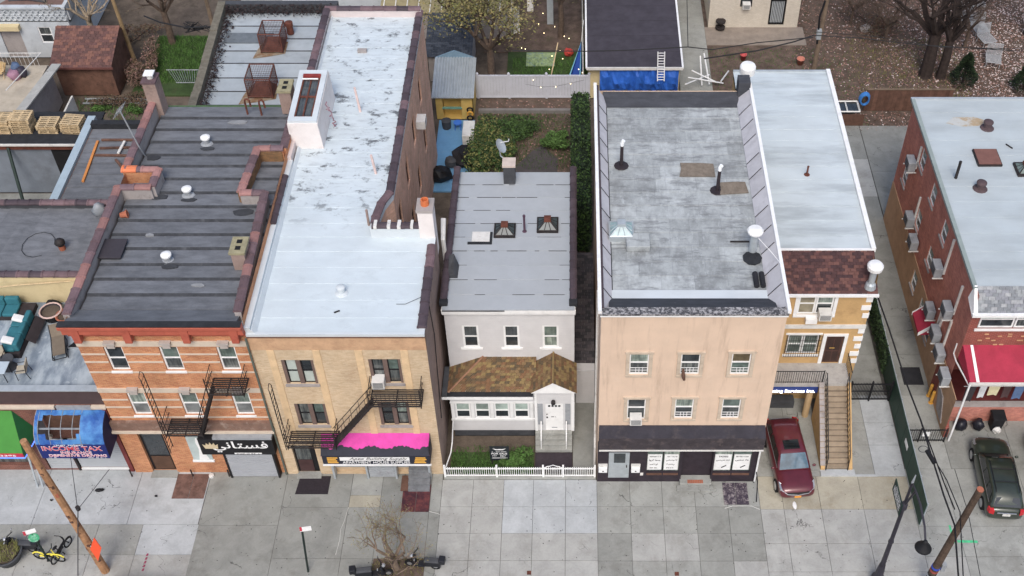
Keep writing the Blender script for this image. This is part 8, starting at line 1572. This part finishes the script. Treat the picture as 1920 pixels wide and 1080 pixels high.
def bush(name, label, c, rx, ry, h, n, seed, mats, size=.09, box=False, cat='bush'):
    rnd = random.Random(seed); t = thing(name,label,cat,c); mb = MB(); lumps = [(rnd.uniform(-.6,.6)*rx, rnd.uniform(-.6,.6)*ry, rnd.uniform(.3,.7)*h, rnd.uniform(.35,.6)) for _ in range(9)]; st = MB()
    for l in lumps: st.tube([(c[0],c[1],c[2]),(c[0]+l[0],c[1]+l[1],c[2]+l[2])], .025, 4)
    st.build('stems', M['bark_dark'], t)
    for k in range(n):
        if box: p = Vector((rnd.uniform(-rx,rx),rnd.uniform(-ry,ry),rnd.uniform(.0,h))); ax_ = rnd.randrange(3)
        else:
            l = rnd.choice(lumps); v = Vector((rnd.gauss(0,1),rnd.gauss(0,1),rnd.gauss(0,1))).normalized()*(.6+.4*rnd.random()); p = Vector((l[0]+v.x*rx*l[3],l[1]+v.y*ry*l[3],max(.02,l[2]+v.z*h*.5*l[3])))
        if box:
            if ax_ == 0: p.x = math.copysign(rx,p.x)*rnd.uniform(.8,1.22)
            elif ax_ == 1: p.z = h*(1+.05*math.sin(p.y*2.3))*rnd.uniform(.92,1.07)
            else: p.y = math.copysign(ry,p.y)*rnd.uniform(.97,1.02)
        s = size*rnd.uniform(.5,1.3); d1 = Vector((rnd.uniform(-1,1),rnd.uniform(-1,1),rnd.uniform(-.7,.7))).normalized()*s; d2 = Vector((rnd.uniform(-1,1),rnd.uniform(-1,1),rnd.uniform(-.7,.7))).normalized()*s*.6
        q = p+Vector(c); mb.mat(rnd.randrange(len(mats))); mb.quad(q-d1,q-d2,q+d1,q+d2)
    mb.build('foliage', mats, t, recalc=False); return t
gm2 = [M['leaf_dark'], M['leaf'], M['leaf_dark']]
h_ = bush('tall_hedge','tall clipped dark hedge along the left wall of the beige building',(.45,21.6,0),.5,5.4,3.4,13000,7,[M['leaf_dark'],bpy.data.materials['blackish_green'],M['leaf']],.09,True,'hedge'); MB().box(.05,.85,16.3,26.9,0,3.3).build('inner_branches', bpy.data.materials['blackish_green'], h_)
bush('dense_bush','large dense green bush covering the left of the middle yard',(-5.0,24.6,0),1.7,3.6,1.9,11000,8,[M['leaf_dark'],M['leaf'],M['leaf_olive']],.09)
bush('dense_bush','second green bush in front of the grey timber edging',(-3.4,27.4,0),2.0,1.5,.9,4200,9,[M['leaf'],M['leaf'],M['leaf_dark']],.08)
bush('leafy_bush','bright leafy bush beside the dark patio',(-1.2,25.9,0),.95,.95,1.0,2600,10,[M['leaf'],M['leaf'],plain('bright_leaves',(92,128,58),.8,.25)],.09)
tag(grass('ground_cover',-6.3,-.2,23.5,29.2,3600,.22,M['leaf'],z=-.02,seed=22),'low green ground cover in the middle yard','ground cover')
lt = MB(); r_ = random.Random(19)
for k in range(1600): x = r_.uniform(-6.2,.0); y = r_.uniform(14.5,30.8); s_ = r_.uniform(.03,.08); a = r_.uniform(0,6.28); lt.mat(r_.randrange(2)); lt.quad((x-s_*math.cos(a),y-s_*math.sin(a),-.01),(x+s_*math.sin(a),y-s_*math.cos(a),.02),(x+s_*math.cos(a),y+s_*math.sin(a),.0),(x-s_*math.sin(a),y+s_*math.cos(a),.03))
tag(lt.build('leaf_litter', [M['petal_p'],bpy.data.materials['brown_leaves']], None, kind='stuff', recalc=False),'scattered dead leaves in the middle yard','leaf litter')
for k,(c,rx,ry,h) in enumerate((((-31.5,29.8,-.1),.8,.5,.4),((-32.2,28.3,-.1),.6,.4,.4),((-29.2,29.6,-.1),.6,.6,.5))): bush('weed_clump',('green weed clump near the ladder in the bare yard','green weed clump nearest the pallets','green weed clump beside the tall chimney')[k],c,rx,ry,h,700,60+k,[M['leaf'],M['grass']],.07,False,'weeds')
# tangled brush on the left yard edge
bush('dry_brush','dry tangled brush between the shed and lawn',(-29.3,34.5,0),.7,3.0,1.5,2600,70,[bpy.data.materials['dry_vine'],M['petal_p'],bpy.data.materials['brown_leaves']],.07,False,'brush')
bush('dry_brush','dry tangled brush behind the shed roof',(-31.5,37.6,0),2.5,1.3,1.2,2400,71,[bpy.data.materials['dry_vine'],bpy.data.materials['brown_leaves']],.08,False,'brush')
bush('dry_brush','reddish dry brush around the posts below the shed',(-30.3,30.4,-.1),2.6,1.0,.8,2600,73,[bpy.data.materials['brown_leaves'],bpy.data.materials['dry_vine']],.06,False,'brush')
bush('dry_brush','reddish tangle between the pale pole and shed wall',(-29.6,32.4,0),.9,1.6,1.5,2200,74,[bpy.data.materials['brown_leaves'],M['petal_p'],bpy.data.materials['dry_vine']],.06,False,'brush')
bush('dry_brush','brown thicket at the top edge left of the bare tree',(21.6,39.5,0),2.2,2.4,1.2,2600,75,[bpy.data.materials['brown_leaves'],bpy.data.materials['dry_vine']],.07,False,'brush')
bush('grass_clump','taller grass clump left of the front steps behind the fence',(-2.8,1.1,0),.85,.6,.7,2800,80,[M['grass'],M['leaf']],.07,False,'grass')
bush('junk_bush','dark weedy heap behind the vinyl fence near the tree',(-5.5,32.0,0),.9,.6,.9,1200,72,gm2,.08)
# rear utility poles and cables
b_ = onz(1526,128); pu = thing('utility_pole','wooden utility pole with a grey transformer in the right back yard','utility pole',(b_.x,b_.y,0)); MB().tube([b_,b_+Vector((.1,.0,9.0))], [.17,.13], 9).build('shaft', M['wood_old'], pu)
MB().cbox(b_.x-.15,b_.y-.3,3.0,.3,.3,.7).build('transformer', M['galv'], pu); MB().tube([b_+Vector((-.15,-.25,2.2)),b_+Vector((-.3,-.3,4.4)),b_+Vector((-.1,-.2,5.5))], .07, 6).build('cable_bundle', M['black'], pu); MB().cbox(b_.x-.9,b_.y+.3,5.6,.7,.4,.25).build('striped_box', M['offwhite'], pu)
b2 = onz(402,58); MB().tube([b2,b2+Vector((-.05,0,8.0))], [.16,.13], 8).build('utility_pole', M['wood_old'], None, 'brown wooden pole beside the overgrown rear parapet', 'utility pole')
b3 = onz(258,128); MB().tube([b3,b3+Vector((-.3,.2,6.0))], [.15,.12], 8).build('utility_pole', plain('yellowish_pole',(140,116,80),.9,.2), None, 'thin pale pole rising from brush near the lawn', 'utility pole')
def cable(pts, lb, r=.03, m=None, nm='cable'):
    mb = MB(); P_ = [onz(px,py,z) for px,py,z in pts]; mb.tube(P_, r, 5); return mb.build(nm, m or M['black'], None, lb, 'cable')
cable([(960,95,5.5),(1100,96,5.3),(1180,94,5.2),(1290,88,5.2),(1335,93,5.2),(1420,80,5.3),(1525,70,5.6)],'long black cable crossing the garage roof',.035)
cable([(1290,88,5.2),(1288,0,6.0)],'thin cable running up from the garage path to the top edge',.025)
cable([(1320,110,5.0),(1420,95,5.1),(1490,78,5.4),(1526,66,5.6)],'thick lower cable to the rear utility pole',.045)
cable([(1526,66,5.6),(1620,72,5.4),(1720,84,5.2),(1920,96,5.0)],'black cable from the rear pole to the right edge',.03)
cable([(1526,60,5.6),(1640,68,5.3),(1760,88,5.2),(1920,92,5.2)],'second thinner cable to the right edge',.02)
cable([(270,30,4.6),(300,42,4.5),(350,52,4.5),(402,50,4.8)],'tangled black cables near the brown rear pole',.05)
tg = MB(); r_ = random.Random(44); q = onz(370,50,4.3)
for k in range(6): tg.tube([q+Vector((r_.uniform(-1,1),r_.uniform(-.4,.4),r_.uniform(-.3,.3))) for _ in range(7)], .03, 4)
tg.build('cable_coil', M['black'], None, 'coiled mess of black cable hanging by the brown rear pole', 'cable')
sp = thing('cable_span','bundle of cables running from the alley out to the street','cables',onz(1720,700,5.5))
for k,(pts,r) in enumerate((([(1640,540,6.0),(1668,620,5.8),(1700,720,5.6),(1727,790,5.5),(1745,850,5.5),(1770,930,5.6),(1790,985,5.8),(1797,1080,6.2)],.04),([(1727,790,5.5),(1748,845,5.5),(1770,905,5.4),(1790,955,5.5)],.03),([(1745,850,5.5),(1775,900,5.5),(1800,960,5.6),(1806,1080,6.2)],.025),([(1790,880,5.5),(1815,960,5.6),(1838,1080,6.0)],.015))): MB().tube([onz(*q) for q in pts], r, 5).build('cable', M['black'], sp)
MB().tube([onz(1738,845,5.5),onz(1752,868,5.5)], .11, 7).build('splice_case', M['black'], sp); MB().tube([onz(1731+9*math.cos(a*.63),842+6*math.sin(a*.63),5.5) for a in range(11)], .02, 4).build('coil', M['darkgrey'], sp)
for k,pts in enumerate(([(130,840,3.0),(145,952,5.0)],[(205,880,2.0),(150,950,5.0)])): cable(pts,('left','right')[k]+' thin cable meeting at the bracket over the pale pavement',.014)
p = onz(146,953,5.0); MB().tube([p-Vector((0,0,.1)),p+Vector((0,0,.1))], .1, 7).build('cable_bracket', M['iron'], None, 'dark ring bracket where thin cables meet over pavement', 'bracket')
